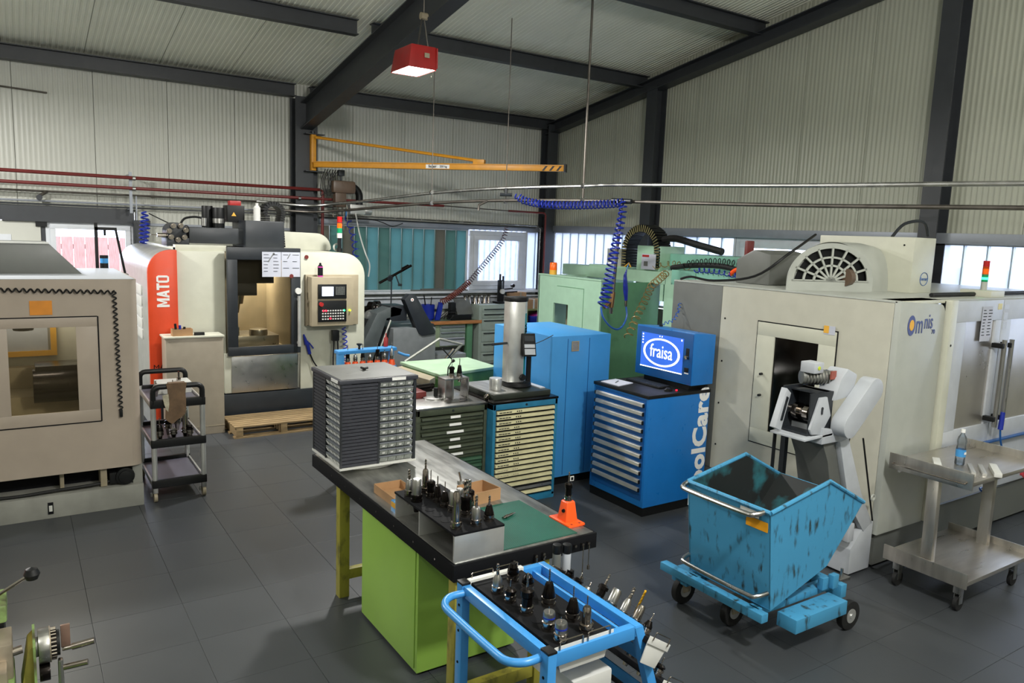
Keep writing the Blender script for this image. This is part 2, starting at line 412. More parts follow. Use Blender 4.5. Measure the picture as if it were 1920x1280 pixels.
# window head and sill trims
struct('trim_1', MB().box(4.3, 9.36, 12.90, 13.02, 2.56, 2.66), GREYTRIM, bev=.004)
struct('trim_7', MB().box(-8, 1.58, 12.93, 13.05, 2.44, 2.66).box(.34, .46, 12.97, 13.05, 0, 2.5).box(1.56, 1.66, 12.97, 13.05, 0, 2.5), STEEL)
struct('trim_2', MB().box(9.30, 9.48, 0, 12.9, 2.575, 2.70), GREYTRIM, bev=.004)
struct('trim_3', MB().box(4.36, 9.3, 12.78, 13.02, 1.33, 1.375).box(4.36, 9.3, 12.84, 13.0, 1.24, 1.27), FRAME, bev=.004)
struct('trim_4', MB().box(4.36, 9.3, 12.9, 13.0, 1.02, 1.22), LGREY, bev=.004)
struct('trim_5', MB().box(-.1, 1.8, 12.9, 13.04, 2.43, 2.50).box(1.56, 1.74, 12.86, 13.04, 0, 2.5), STEEL)
struct('trim_6', MB().box(1.6, 4.0, 12.97, 13.0, 2.42, 2.46), GREYTRIM)
def strips(name, ax, a0, a1, z0, z1, n, m, at, bright=None):
    root = mkstruct(name); st = (a1-a0)/n
    for i in range(n):
        b = MB(); p = a0+i*st+.006; q = a0+(i+1)*st-.006; g = m if not bright else bright[i % len(bright)]
        if ax == 'y': b.box(p, q, at, at+.008, z0, z1); jb = MB().box(p-.008, p+.010, at-.004, at+.05, z0, z1)
        else: b.box(at, at+.008, p, q, z0, z1); jb = MB().box(at-.004, at+.05, p-.008, p+.010, z0, z1)
        obj('glass_strip', b, g, root); obj('strip_joint', jb, JOINTG if bright else JOINTB, root)
    fr = MB()
    if ax == 'y': fr.frame(a0-.03, a1+.03, z0-.03, z1+.04, .04, 'y', at-.02, at+.07)
    else: fr.frame(a0-.03, a1+.03, z0-.03, z1+.04, .04, 'x', at-.02, at+.07)
    obj('window_frame', fr, FRAME, root); return root
def casement(name, ax, a0, a1, z0, z1, at, handle=None, wd=.07):
    root = mkstruct(name)
    obj('window_frame', MB().frame(a0, a1, z0, z1, wd, ax, at-.02, at+.06), FRAME, root, .004)
    obj('sash', MB().frame(a0+wd*.8, a1-wd*.8, z0+wd*.8, z1-wd*.8, wd, ax, at-.04, at+.04), FRAME, root, .004)
    g = MB()
    if ax == 'y': g.box(a0+wd*1.6, a1-wd*1.6, at, at+.006, z0+wd*1.6, z1-wd*1.6)
    else: g.box(at, at+.006, a0+wd*1.6, a1-wd*1.6, z0+wd*1.6, z1-wd*1.6)
    obj('pane', g, GLASS, root)
    if handle:
        hx, hz = handle; b = MB()
        if ax == 'y': b.box(hx-.015, hx+.015, at-.06, at-.04, hz-.05, hz+.03).box(hx-.02, hx+.09, at-.08, at-.06, hz+.02, hz+.045)
        else: b.box(at-.06, at-.04, hx-.015, hx+.015, hz-.05, hz+.03).box(at-.08, at-.06, hx-.02, hx+.09, hz+.02, hz+.045)
        obj('window_handle', b, WHITEP, root)
    return root
casement('window_1', 'y', .42, 1.58, 1.25, 2.46, 12.98)
strips('window_2', 'y', 4.45, 7.45, 1.38, 2.53, 13, TGLASS, 13.0, [TGLASS2, TGLASS, TGLASS2, TGLASS, TGLASS3, TGLASS, TGLASS3, TGLASS3, TGLASS3, TGLASS3, TGLASS2, TGLASS, TGLASS3])
casement('window_3', 'y', 7.52, 8.84, 1.38, 2.54, 12.98, (8.66, 1.85), .10)
strips('window_4', 'y', 8.88, 9.30, 1.38, 2.54, 2, UGLASS, 13.0)
strips('window_5', 'x', 8.02, 12.72, 1.35, 2.56, 18, UGLASS, 9.4)
casement('window_6', 'x', 6.32, 7.98, 1.35, 2.62, 9.40, None, .11)
strips('window_7', 'x', .9, 4.86, 1.35, 2.56, 15, UGLASS, 9.4)
dr = mkstruct('door_1'); obj('door_leaf', MB().box(-3.2, .36, 12.95, 13.0, 0, 2.43), WALL, dr, .004)
obj('door_panel', MB().box(-.9, .0, 12.94, 12.95, 1.6, 2.24), FRAME, dr, .003); obj('hinge', MB().box(.30, .44, 12.92, 12.95, 2.36, 2.44), BLACK, dr)
# outdoors
struct('ground_outside', MB().box(-14, 30, 13.3, 40, -.2, -.1).box(9.7, 30, -14, 13.3, -.2, -.1), OUTG)
t = thing('garden_fence', 'reddish board fence outside behind the left window', 'fence', (.9, 17, -.1))
for i in range(26):
    part('board', MB().box(-2.4+i*.20, -2.4+i*.20+.192, 17, 17.03, -.1, 2.14), BRICKW, t)
part('rail', MB().box(-2.4, 2.8, 17.03, 17.1, 1.2, 1.3).box(-2.4, 2.8, 17.03, 17.1, 1.9, 2.0), BRICKW, t)
t = thing('corrugated_shed', 'pale corrugated shed wall outside behind the workbench window', 'shed', (11.5, 16.5, -.1))
b = MB(); pts = []
for i in range(70):
    x = 6.5+i*.16; pts += [(x, 16.5), (x+.06, 16.5), (x+.08, 16.54), (x+.14, 16.54)]
b.prism(pts+[(17.7, 16.7), (6.5, 16.7)], 'z', -.1, 2.75); part('wall_sheet', b, OUTW, t)
part('roof_edge', MB().box(6.4, 17.8, 16.3, 16.8, 2.75, 2.85), GREYTRIM, t)
t = thing('neighbour_building', 'grey building strip outside behind the right-hand windows', 'building', (13.5, 9, -.1))
part('wall', MB().box(13.5, 14, 3, 16, -.1, 2.02), OUTW, t); part('roof_band', MB().box(13.3, 14, 3, 16, 2.02, 2.22), GREYTRIM, t)
tag(obj('yard_wall', MB().box(3.4, 7.55, 15.2, 15.4, -.1, 2.35), OUTW), 'dull yard wall outside behind the teal glass strips', 'wall')

# ================================================================ PALE MACHINING CENTRE WITH THE ORANGE COLUMN
t = thing('machining_centre', 'large pale machining centre with orange-red front column and black framed door', 'machine', (1.3, 9.7, 0))
rr0 = .26
prof = [(1.62, .06), (1.3, .06), (1.3, 2.17-rr0)] + [(x, z) for x, z in arc(1.3+rr0, 2.17-rr0, rr0, 180, 90, 10)] + [(1.62, 2.17)]
part('side_cover', MB().prism(prof, 'y', 9.71, 12.3), ALU, t)
part('orange_column', MB().prism(prof, 'y', 9.66, 9.712), ORANGE, t, .003)
b = MB(); L_ = []   # block capitals drawn in (along, across) units, read bottom to top
def cap(polys, off): 
    for p in polys: L_.append([(off+a_, c_) for a_, c_ in p])
cap([[(0, 0), (.045, 0), (.045, .2), (0, .2)], [(.125, 0), (.17, 0), (.17, .2), (.125, .2)], [(.03, .2), (.045, .2), (.10, .04), (.07, .04)], [(.14, .2), (.125, .2), (.07, .04), (.10, .04)]], 0)
cap([[(0, 0), (.045, 0), (.095, .2), (.055, .2)], [(.15, 0), (.105, 0), (.055, .2), (.095, .2)], [(.035, .04), (.115, .04), (.108, .075), (.042, .075)]], .18)
cap([[(0, .16), (.13, .16), (.13, .2), (0, .2)], [(.043, 0), (.087, 0), (.087, .16), (.043, .16)]], .335)
cap([[(0, .03), (.04, .03), (.04, .17), (0, .17)], [(.10, .03), (.14, .03), (.14, .17), (.10, .17)], [(0, .17), (.14, .17), (.115, .2), (.025, .2)], [(.0, .03), (.025, 0), (.115, 0), (.14, .03)]], .478)
for i_, p in enumerate(L_):
    q = [(1.528-c_*.68, 1.50+a_*.60) for a_, c_ in p]; n_ = len(q)
    b.add([(x, 9.6595, z) for x, z in q]+[(x, 9.655-.0006*(i_ % 4), z) for x, z in q], [tuple(range(n_)), tuple(range(n_, 2*n_))]+[(k, (k+1) % n_, n_+(k+1) % n_, n_+k) for k in range(n_)])
part('lettering', b, WHITE, t)
text('small_lettering', 'MATO', .09, INK, t, (1.46, 9.655, .78), FRONT)
for k in range(5):
    part('vent_pane', MB().box(1.285, 1.30, 10.15, 10.7, 1.06+.135*k, 1.175+.135*k), WHITEP, t, .003)
part('front_panel', MB().box(1.62, 2.17, 9.70, 9.75, .4, 2.16), PALE, t, .004)
part('roof_panel', MB().box(1.62, 3.0, 9.75, 12.2, 2.16, 2.20).box(1.62, 2.2, 9.74, 9.9, 2.16, 2.23), PALE, t, .004)
part('kick_base', MB().box(1.4, 3.9, 9.64, 12.2, 0, .385), DARK, t, .004)
# cabin inside, lit
part('cabin_liner', MB().box(2.2, 3.1, 11.2, 11.24, .86, 2.16).box(2.17, 2.2, 9.75, 11.2, .86, 2.16).box(3.08, 3.11, 9.75, 11.2, .86, 2.16).box(2.2, 3.1, 9.75, 11.2, .83, .87), CLAY, t)
b = MB(); b.box(2.25, 2.88, 10.1, 10.9, 1.74, 2.14).box(2.30, 2.66, 10.1, 10.8, 1.58, 1.74); part('spindle_head', b, BLACK, t, .01)
part('spindle_nose', MB().cyl((2.46, 10.3, 1.58), (2.46, 10.3, 1.46), .085, 18, .065).cyl((2.46, 10.3, 1.46), (2.46, 10.3, 1.34), .03, 12, .012), CHROME, t)
part('work_fixture', MB().box(2.3, 3.0, 10.3, 10.9, .87, 1.02).cyl((2.75, 10.4, 1.02), (2.75, 10.4, 1.10), .12, 20).box(2.35, 2.5, 10.4, 10.5, 1.02, 1.14), STEELB, t, .004)
d = bpy.data.lights.new('cabin_lamp_light', 'AREA'); d.energy = 48; d.size = .6; d.color = (1, .92, .78); o = bpy.data.objects.new('cabin_lamp_light', d); C.objects.link(o); o.location = (2.75, 11.0, 2.10)
dr = part('door', MB().plate_hole((2.17, 3.07), (.88, 2.22), (2.29, 2.95), (.99, 2.07), 'y', 9.58, 9.64), DARK, t, .004)
sub('window_pane', MB().box(2.28, 2.96, 9.605, 9.612, .98, 2.08), MGLASS, dr, t)
sub('door_handle', MB().cyl((3.035, 9.53, .97), (3.035, 9.53, 1.62), .022, 12).box(3.02, 3.05, 9.53, 9.59, 1.0, 1.03).box(3.02, 3.05, 9.53, 9.59, 1.56, 1.59), ALU, dr, t)
sub('lock', MB().cyl((3.035, 9.55, 1.68), (3.035, 9.58, 1.68), .04, 18), WHITEP, dr, t)
part('splash_panel', MB().box(2.22, 3.05, 9.65, 9.69, .40, .86), STEELB, t, .003, 'polished lower splash panel')
part('front_post', MB().box(2.14, 2.22, 9.66, 9.75, .40, .90), PALE, t, .003)
q = .30
prof = [(3.09, .385), (3.97, .385), (3.97, 2.17-q)] + arc(3.97-q, 2.17-q, q, 0, 90, 10) + [(3.09, 2.17)]
part('control_tower', MB().prism(prof, 'y', 9.66, 11.6), PALE, t, .004)
prof = [(3.0, 2.17), (3.82, 2.17)] + arc(3.62, 2.19, .22, 0, 90, 8) + [(3.06, 2.42)]
part('rear_hood', MB().prism(prof, 'y', 10.6, 11.4), PALE, t, .004)
b = MB(); b.T = Matrix.Translation((3.78, 10.2, 2.23)) @ Matrix.Rotation(pi/2, 4, 'X'); b.tube([(.045*cos(a*.4), .045*sin(a*.4), 0) for a in range(16)], .014, 8, True); part('lifting_eye', b, CREAM, t)
for x, z in ((3.17, 2.11), (2.95, 1.87)):
    part('screw_cap', MB().cyl((x, 9.645, z), (x, 9.57 if x < 3 else 9.66, z), .026, 14), REDPIPE, t)
# control panel
p = part('control_panel', MB().box(3.16, 3.72, 9.42, 9.60, 1.235, 1.865).box(3.14, 3.86, 9.60, 9.66, 1.22, 1.885), CLAY, t, .006)
sub('screen_bezel', MB().box(3.24, 3.62, 9.405, 9.42, 1.59, 1.775), BLACK, p, t, .003)
sub('screen', MB().box(3.29, 3.44, 9.40, 9.406, 1.625, 1.745), SCREENW, p, t)
b = MB()
for i in range(6):
    for j in range(6): b.box(3.47+.021*i, 3.486+.021*i, 9.398, 9.406, 1.64+.018*j, 1.653+.018*j)
o = sub('display_keys', b, GREYP, p, t); o['kind'] = 'stuff'
sub('key_board', MB().box(3.24, 3.62, 9.405, 9.42, 1.29, 1.565), BLACK, p, t, .003)
b = MB()
for i in range(9):
    for j in range(4): b.box(3.29+.034*i, 3.31+.034*i, 9.397, 9.406, 1.32+.036*j, 1.336+.036*j)
o = sub('keys', b, WHITEP, p, t); o['kind'] = 'stuff'
sub('emergency_stop', MB().cyl((3.275, 9.405, 1.52), (3.275, 9.37, 1.52), .027, 18), LAMPRED, p, t)
for nm, x, z, m in (('red_lamp', 3.305, 1.436, LED_R), ('red_lamp', 3.34, 1.436, LED_R), ('red_lamp', 3.40, 1.335, LED_R), ('green_lamp', 3.585, 1.436, LED_G), ('yellow_lamp', 3.665, 1.435, LED_Y)):
    sub(nm, MB().cyl((x, 9.42, z), (x, 9.392, z), .011, 10), m, p, t)
sub('side_slots', MB().box(3.718, 3.724, 9.46, 9.50, 1.64, 1.79).box(3.718, 3.724, 9.46, 9.50, 1.30, 1.42), DARK, p, t)
part('pendant_box', MB().box(3.47, 3.56, 9.50, 9.58, 1.02, 1.16), BLACK, t, .006)
part('pendant_cable', MB().tube([(3.50, 9.54, 1.02), (3.49, 9.54, .8), (3.50, 9.56, .5)], .012, 8).tube([(3.55, 9.54, 1.02), (3.56, 9.54, .8), (3.55, 9.56, .5)], .012, 8), RUBBER, t)
part('spiral_cable', coil([(3.62, 9.50, 1.20), (3.64, 9.50, .9), (3.62, 9.52, .6)], .028, 9, .008, 6), HOSEB, t)
# top side: tool magazine, spindle motor, cable chain
part('magazine_arm', MB().prism([(1.86, 2.24), (2.60, 2.24), (2.56, 2.42), (2.5, 2.44), (1.86, 2.44)], 'y', 10.2, 10.7), DARK, t, .01)
part('head_cover', MB().box(2.52, 3.02, 10.1, 10.8, 2.2, 2.55), DARK, t, .01)
b = MB().cyl((2.16, 10.6, 2.44), (2.16, 10.6, 2.72), .07, 16).cyl((2.28, 10.5, 2.44), (2.28, 10.5, 2.70), .075, 16).box(2.38, 2.60, 10.45, 10.7, 2.52, 2.74); part('motor', b, BLACK, t, .006)
part('motor_plate', MB().box(2.42, 2.56, 10.47, 10.6, 2.74, 2.80), LAMPRED, t, .003, 'red motor top plate')
part('motor_collar', MB().cyl((2.28, 10.5, 2.50), (2.28, 10.5, 2.56), .08, 16).cyl((2.09, 10.45, 2.46), (2.09, 10.45, 2.56), .035, 12), STEELB, t)
b = MB(); b.prism([(2.43, 2.60), (2.49, 2.60), (2.46, 2.65)], 'y', 10.44, 10.45); part('warning_sign', b, GOLD, t)
part('spray_can', MB().lathe([(0, 0), (.045, 0), (.045, .17), (.02, .2), (.02, .23), (0, .23)], 14, Matrix.Translation((2.72, 10.3, 2.55))), WHITEP, t)
chain = [(2.93, z) for z in (2.2, 2.35, 2.5, 2.62)] + arc(3.02, 2.66, .13, 170, 10, 12) + [(3.12, 2.5), (3.13, 2.35), (3.14, 2.2)]
ch = mkc = None
def energy_chain(root, pts, ax, a, b_, th, m, name='cable_chain'):
    """a flat link chain following pts (in the plane across ax), link by link"""
    P = [Vector((p[0], 0, p[1])) for p in pts]; L = [0]
    for i in range(1, len(P)): L.append(L[-1]+(P[i]-P[i-1]).length)
    n = int(L[-1]/(th*.55)); base = MB()
    for k in range(n):
        s_ = L[-1]*(k+.5)/n; j = max(i for i in range(len(L)) if L[i] <= s_); j = min(j, len(P)-2)
        tt = (s_-L[j])/(L[j+1]-L[j]); c_ = P[j].lerp(P[j+1], tt); d = (P[j+1]-P[j]).normalized(); nrm = Vector((-d.z, 0, d.x))
        h = L[-1]/n*.43
        vs = []
        for yy in (a, b_):
            for sx_, sn in ((-h, -th/2), (h, -th/2), (h, th/2), (-h, th/2)):
                v = c_+d*sx_+nrm*sn; vs.append((v.x, yy, v.z) if ax == 'y' else (yy, v.x, v.z))
        base.add(vs, [(0, 1, 2, 3), (7, 6, 5, 4), (0, 4, 5, 1), (1, 5, 6, 2), (2, 6, 7, 3), (3, 7, 4, 0)])
    base2 = MB()
    o = part(name, base, m, root); o['kind'] = 'stuff'; return o
energy_chain(t, chain, 'y', 10.55, 10.80, .06, BLACK)
# tool magazine wheel with steel tool holders
mg = thing('tool_magazine', 'cluster of chrome tool holders on the magazine above the orange lettered machine', 'magazine', (1.72, 10.3, 2.20))
part('magazine_body', MB().box(1.60, 1.86, 10.2, 10.6, 2.20, 2.30).cyl((1.72, 10.2, 2.38), (1.72, 10.6, 2.38), .11, 18), DARK, mg, .005)
for i in range(7):
    a = R(20+50*i); x = 1.72+.10*cos(a); z = 2.37+.09*sin(a)
    part('tool_holder', MB().cyl((x, 10.1, z), (x, 10.22, z), .022, 12).cyl((x, 10.13, z), (x, 10.15, z), .032, 12), CHROME, mg)
part('tool_holder', MB().cyl((1.50, 10.25, 2.33), (1.62, 10.25, 2.33), .025, 12).cyl((1.43, 10.25, 2.33), (1.5, 10.25, 2.33), .006, 8), CHROME, mg)
part('bracket', MB().tube(spline([(1.80, 10.5, 2.44), (1.86, 10.5, 2.54), (1.98, 10.5, 2.57), (2.08, 10.5, 2.56)], 5), .014, 8), BLACK, mg)
# things on or at that machine
c = tag(obj('spray_can', MB().lathe([(0, 0), (.033, 0), (.033, .13), (.022, .15), (.014, .155), (.014, .175), (0, .18)], 16, Matrix.Translation((3.30, 9.50, 1.866))), INK), 'black and pink spray can standing on top of the machine control panel', 'spray can')
o = obj('can_band', MB().cyl((3.30, 9.50, 1.868), (3.30, 9.50, 1.882), .0335, 16).cyl((3.30, 9.50, 1.985), (3.30, 9.50, 1.998), .034, 16), PINK, c)
def sheet(name, label, x0, x1, z0, z1, y, lines, grp=None, dx=0):
    s_ = tag(obj(name, MB().box(x0, x1, y-.0015, y, z0, z1), PAPER), label, 'paper', grp); b = MB(); h = (z1-z0)
    for i in range(lines): 
        z = z1-h*(.12+.8*i/lines)
        for k in range(2): b.box(x0+.02+k*(x1-x0)/2, x0+.02+k*(x1-x0)/2+(x1-x0)*random.uniform(.2, .38), y-.003, y-.001, z, z+.006)
    obj('print', b, INK, s_); return s_
s_ = sheet('drawing_sheet', 'left printed tool drawing sheet taped to the black machine door', 2.585, 2.82, 1.86, 2.17, 9.575, 6)
b = MB(); b.tube([(2.66, 9.572, 2.05), (2.72, 9.572, 2.14)], .006, 6).cyl((2.725, 9.572, 2.145), (2.735, 9.572, 2.155), .012, 8); obj('drawing', b, GREYP, s_)
s_ = sheet('drawing_sheet', 'right printed tool drawing sheet taped over the black machine door frame', 2.825, 3.06, 1.86, 2.17, 9.573, 3)
b = MB(); b.tube([(2.90, 9.570, 2.09), (2.935, 9.570, 2.15)], .005, 6); obj('drawing', b, GREYP, s_)
# signal tower
t = thing('signal_tower', 'red orange green stack light on black stalk standing on the pale machine tower', 'signal light', (3.78, 10.1, 2.17))
part('stalk', MB().cyl((3.78, 10.1, 2.17), (3.78, 10.1, 2.22), .04, 14).tube([(3.78, 10.1, 2.2), (3.775, 10.1, 2.3), (3.78, 10.1, 2.36)], .025, 10), BLACK, t)
for z, m, nm in ((2.36, WHITEP, 'base_module'), (2.43, GRL, 'green_lens'), (2.495, ORL, 'orange_lens'), (2.57, REDL, 'red_lens')):
    part(nm, MB().cyl((3.78, 10.1, z), (3.78, 10.1, z+(.065 if m != REDL else .08)), .036, 18), m, t)
t = thing('air_gun', 'dark blue air gun hanging on the pale machine front below the control panel', 'air gun', (3.16, 9.62, 1.0))
b = MB(); b.tube([(3.12, 9.62, 1.11), (3.16, 9.62, .98)], [.01, .03], 8).tube([(3.16, 9.62, 1.02), (3.20, 9.62, .85)], .024, 8).tube([(3.19, 9.62, 1.0), (3.25, 9.62, .92)], .009, 6); part('body', b, DBLUE, t)
part('hose', MB().tube(spline([(3.20, 9.62, .86), (3.26, 9.60, .72), (3.36, 9.55, .60), (3.5, 9.5, .52)], 6), .009, 6), INK, t)

# ---------------- beige side cabinet, card box, pallet
t = thing('side_cabinet', 'plain beige metal cabinet in front of the orange lettered column', 'cabinet', (1.42, 9.3, 0))
part('body', MB().box(1.42, 2.05, 9.3, 9.6, 0, 1.17), BEIGE, t, .006); part('top', MB().box(1.40, 2.06, 9.28, 9.6, 1.17, 1.19), PALE, t, .004)
part('base_seam', MB().box(1.42, 2.052, 9.295, 9.31, .10, .104), CLAY, t)
def carton(name, label, x0, x1, y0, y1, z0, z1, m=CARD, th=.004, cat='box', rot=0):
    cx, cy = (x0+x1)/2, (y0+y1)/2; t = thing(name, label, cat, (cx, cy, z0), (0, 0, rot)); X, Y, h = (x1-x0)/2, (y1-y0)/2, z1-z0
    for nm, q in (('bottom', (-X, X, -Y, Y, 0, th)), ('wall', (-X, X, -Y, -Y+th, th, h)), ('wall', (-X, X, Y-th, Y, th, h)), ('wall', (-X, -X+th, -Y+th, Y-th, th, h)), ('wall', (X-th, X, -Y+th, Y-th, th, h))):
        obj(nm, MB().box(*q), m, t)
    return t
t = carton('card_box', 'small tan open card box with tools on the beige cabinet', 1.50, 1.72, 9.34, 9.46, 1.19, 1.27)
for k, (m, nm) in enumerate(((BLACK, 'marker'), (DBLUE, 'marker'), (BLACK, 'marker'))):
    o = obj(nm, MB().cyl((-.06+.04*k, 0, .01), (-.07+.05*k, 0, .14-.02*k), .014, 8), m); o.location = t.location
    tag(o, ('black marker standing left in the card box on the beige cabinet', 'blue marker standing in the card box on the beige cabinet', 'short black marker standing right in the card box on the beige cabinet')[k], 'marker')
tag(obj('black_block', MB().box(1.74, 1.85, 9.34, 9.40, 1.19, 1.225), BLACK, None, .004), 'flat black block beside the card box on the beige cabinet', 'block')
t = thing('pallet', 'wooden slatted pallet lying on the floor in front of the machine door', 'pallet', (2.1, 8.95, 0))
for k in range(7): part('slat', MB().box(2.08, 3.22, 8.95+.088*k, 8.95+.088*k+.066, .125, .145), WOOD, t, .002)
for x in (2.10, 2.62, 3.12): part('bearer', MB().box(x, x+.08, 8.95, 9.55, .02, .125), WOOD, t, .002)
for k in range(3): part('bottom_board', MB().box(2.08, 3.22, 8.95+.25*k, 9.04+.25*k, 0, .02), WOOD, t)

# ================================================================ LEFT TAUPE MACHINE
t = thing('milling_machine', 'taupe grey enclosed machine at the left edge with a small door window', 'machine', (.88, 7.15, 0))
b = MB().plate_hole((-1.6, .57), (.80, 1.69), (-.065, .41), (.90, 1.61), 'y', 7.15, 7.17)
dr = part('door', b, TAUPE, t, .002)
sub('window_pane', MB().box(-.07, .415, 7.158, 7.163, .895, 1.615), MGLASS, dr, t)
sub('seam', MB().box(.568, .578, 7.146, 7.16, .795, 1.695).box(-1.6, .57, 7.146, 7.16, 1.69, 1.698).box(-1.6, .57, 7.146, 7.16, .792, .80), INK, dr, t)
b = MB().plate_hole((-1.6, .80), (.37, 2.0), (-1.6, .575), (.795, 1.695), 'y', 7.15, 7.22)
b.prism([(.80, 7.15)] + arc(.80, 7.23, .08, -90, 0, 6) + [(.88, 8.7), (.82, 8.7), (.82, 7.22), (.80, 7.22)], 'z', .37, 2.0)
part('body', b, TAUPE, t)
part('roof', MB().box(-1.6, .86, 7.16, 8.7, 2.0, 2.006), LGREY, t, .003)
part('hood', MB().prism([(-1.6, 2.0), (.52, 2.0), (.27, 2.27), (-1.6, 2.27)], 'y', 7.8, 8.6), GREYP, t, .006)
part('hood_edge', MB().box(-1.6, .27, 7.78, 7.86, 2.265, 2.28), WHITEP, t, .002)
part('plinth', MB().box(-1.6, .88, 7.15, 8.6, 0, .195).box(.80, .88, 7.2, 8.6, .195, .37), mat('grey_plinth_paint', '#8f8f88', .45, noise=.08, scale=4), t, .005)
part('recess_wall', MB().box(-1.6, .8, 7.42, 7.45, .195, .37), INK, t)
parts('recess_bracket', [(.55, .60, 7.2, 7.42, .2, .36), (.25, .28, 7.25, 7.42, .2, .36)], CLAY, t, .002)
part('level_plate', MB().box(.15, .19, 7.14, 7.15, .04, .14), INK, t, .002); part('level_window', MB().box(.158, .182, 7.136, 7.141, .065, .115), WHITEP, t)
part('hose', MB().tube(spline([(-1.0, 7.2, .30), (-.2, 7.2, .215), (.2, 7.2, .22), (.55, 7.22, .225), (.7, 7.25, .25)], 6), .014, 8), RUBBER, t)
part('pump_motor', MB().cyl((.74, 7.17, .275), (.74, 7.36, .275), .075, 20).cyl((.74, 7.15, .275), (.74, 7.17, .275), .055, 18).box(.62, .70, 7.2, 7.36, .21, .31), BLACK, t, .003)
# cabin inside the left machine
part('cabin_liner', MB().box(-.7, .8, 8.5, 8.54, .5, 1.95).box(.66, .7, 7.3, 8.5, .5, 1.95).box(-.7, .8, 7.3, 8.5, .62, .66), CREAM2, t)
part('inner_window', MB().box(-.30, .25, 8.46, 8.5, 1.22, 1.66), LGREY, t); part('inner_frame', MB().frame(-.34, .32, 1.18, 1.72, .05, 'y', 8.44, 8.47), GOLD, t)
part('spindle_head', MB().box(-.3, .30, 7.7, 8.1, 1.58, 1.8).cyl((.05, 7.9, 1.5), (.05, 7.9, 1.6), .08, 14), BLACK, t, .01)
part('rotary_table', MB().cyl((.10, 7.75, 1.02), (.62, 7.75, 1.02), .15, 24).box(.12, .6, 7.7, 8.0, 1.12, 1.20), BLK_STEEL, t, .004)
part('table_bed', MB().box(-.6, .6, 7.9, 8.4, .66, .9).box(-.6, .6, 8.3, 8.4, .9, 1.1), CLAY, t, .006)
d = bpy.data.lights.new('cabin_lamp_light', 'AREA'); d.energy = 22; d.size = .4; d.color = (1, .97, .92); o = bpy.data.objects.new('cabin_lamp_light', d); C.objects.link(o); o.location = (.1, 7.85, 1.93)
tag(obj('orange_notice', MB().box(.095, .25, 7.144, 7.149, 1.715, 1.83), mat('orange_notice', '#d98a28', .6)), 'orange notice stuck on the taupe machine above its window', 'notice')
b = MB()
pts = [(-.2+.9*i/220, 7.13+.012*sin(i*.9), 1.925-.03*(i/220)+.014*sin(i*.52)) for i in range(221)]
pts += [(.70+.014*sin(i*.55)+.02*i/260, 7.13, 1.90-1.02*i/260) for i in range(261)]
c = tag(obj('spiral_cable', b.tube(pts, .0065, 6), RUBBER), 'black spiral cable running over and down the taupe machine front', 'cable')
obj('plug', MB().box(.708, .732, 7.12, 7.145, .82, .885), BLACK, c, .003)
t = thing('spindle_stand', 'black square tube frame standing on the taupe machine roof before the window', 'frame', (.73, 8.9, 1.93))
part('shelf', MB().box(.50, 1.0, 8.75, 9.05, 1.90, 1.945), GREYP, t, .003); part('support', MB().box(.55, .80, 8.80, 8.98, 0, 1.90), GREYP, t, .003); part('post', MB().box(.715, .745, 8.9, 8.93, 1.945, 2.46), BLACK, t)
part('crossbar', MB().box(.72, .92, 8.9, 8.93, 2.385, 2.415).cyl((.81, 8.915, 2.33), (.81, 8.915, 2.39), .012, 8), BLACK, t); part('brace', MB().tube([(.91, 8.915, 2.4), (.985, 8.915, 1.945)], .012, 6), BLACK, t)
t = thing('wire_spool', 'small black and blue spool on the black frame shelf before the left window', 'spool', (.80, 8.85, 1.945))
part('block', MB().box(.74, .90, 8.82, 8.90, 1.945, 1.975), REDPIPE, t, .003)
part('cap', MB().cyl((.79, 8.86, 1.975), (.79, 8.86, 2.05), .04, 14).cyl((.79, 8.86, 2.10), (.79, 8.86, 2.13), .04, 14), BLACK, t); part('blue_ring', MB().cyl((.79, 8.86, 2.05), (.79, 8.86, 2.10), .038, 14), BLUE, t)

# ================================================================ BLACK THREE-TIER CART
t = thing('tool_cart', 'black plastic three-tier service cart with silver posts beside the taupe machine', 'cart', (.95, 7.15, 0))
X0, X1, Y0, Y1 = .95, 1.41, 7.14, 7.98
for x in (X0+.025, X1-.025):
    for y in (Y0+.025, Y1-.025):
        part('post', MB().cyl((x, y, .16), (x, y, .92), .023, 14), ALU, t)
        wq = part('caster', MB().box(x-.02, x+.02, y-.02, y+.02, .085, .16).cyl((x-.03, y, .09), (x-.03, y, .055), .012, 8), STEELB, t, .002)
        sub('wheel', MB().cyl((x-.014, y+.01, .045), (x+.014, y+.01, .045), .045, 18), CLAY, wq, t)
for z in (.13, .50, .86):
    s_ = part('shelf', MB().box(X0+.02, X1-.02, Y0+.02, Y1-.02, z+.005, z+.025), CARTGREY, t)
    parts('end_rim', [(X0, X1, Y0, Y0+.045, z, z+.075), (X0, X1, Y1-.045, Y1, z, z+.06)], BLACK, t, .008, s_)
    parts('side_rim', [(X0+.005, X0+.02, Y0+.04, Y1-.04, z, z+.045), (X1-.02, X1-.005, Y0+.04, Y1-.04, z, z+.045)], ALU, t, .002, s_)
for y in (Y0+.022, Y1-.022):
    part('handle', MB().tube([(X0+.025, y, .90), (X0+.025, y, 1.0)] + [(X0+.025+.05*(1-cos(a*pi/8)), y, 1.0+.05*sin(a*pi/8)) for a in range(1, 5)] + [(X1-.075+.05*sin(a*pi/8), y, 1.0+.05*cos(a*pi/8)) for a in range(0, 5)] + [(X1-.025, y, .90)], .024, 10), BLACK, t)
b = MB(); g = 10; vs = []; 
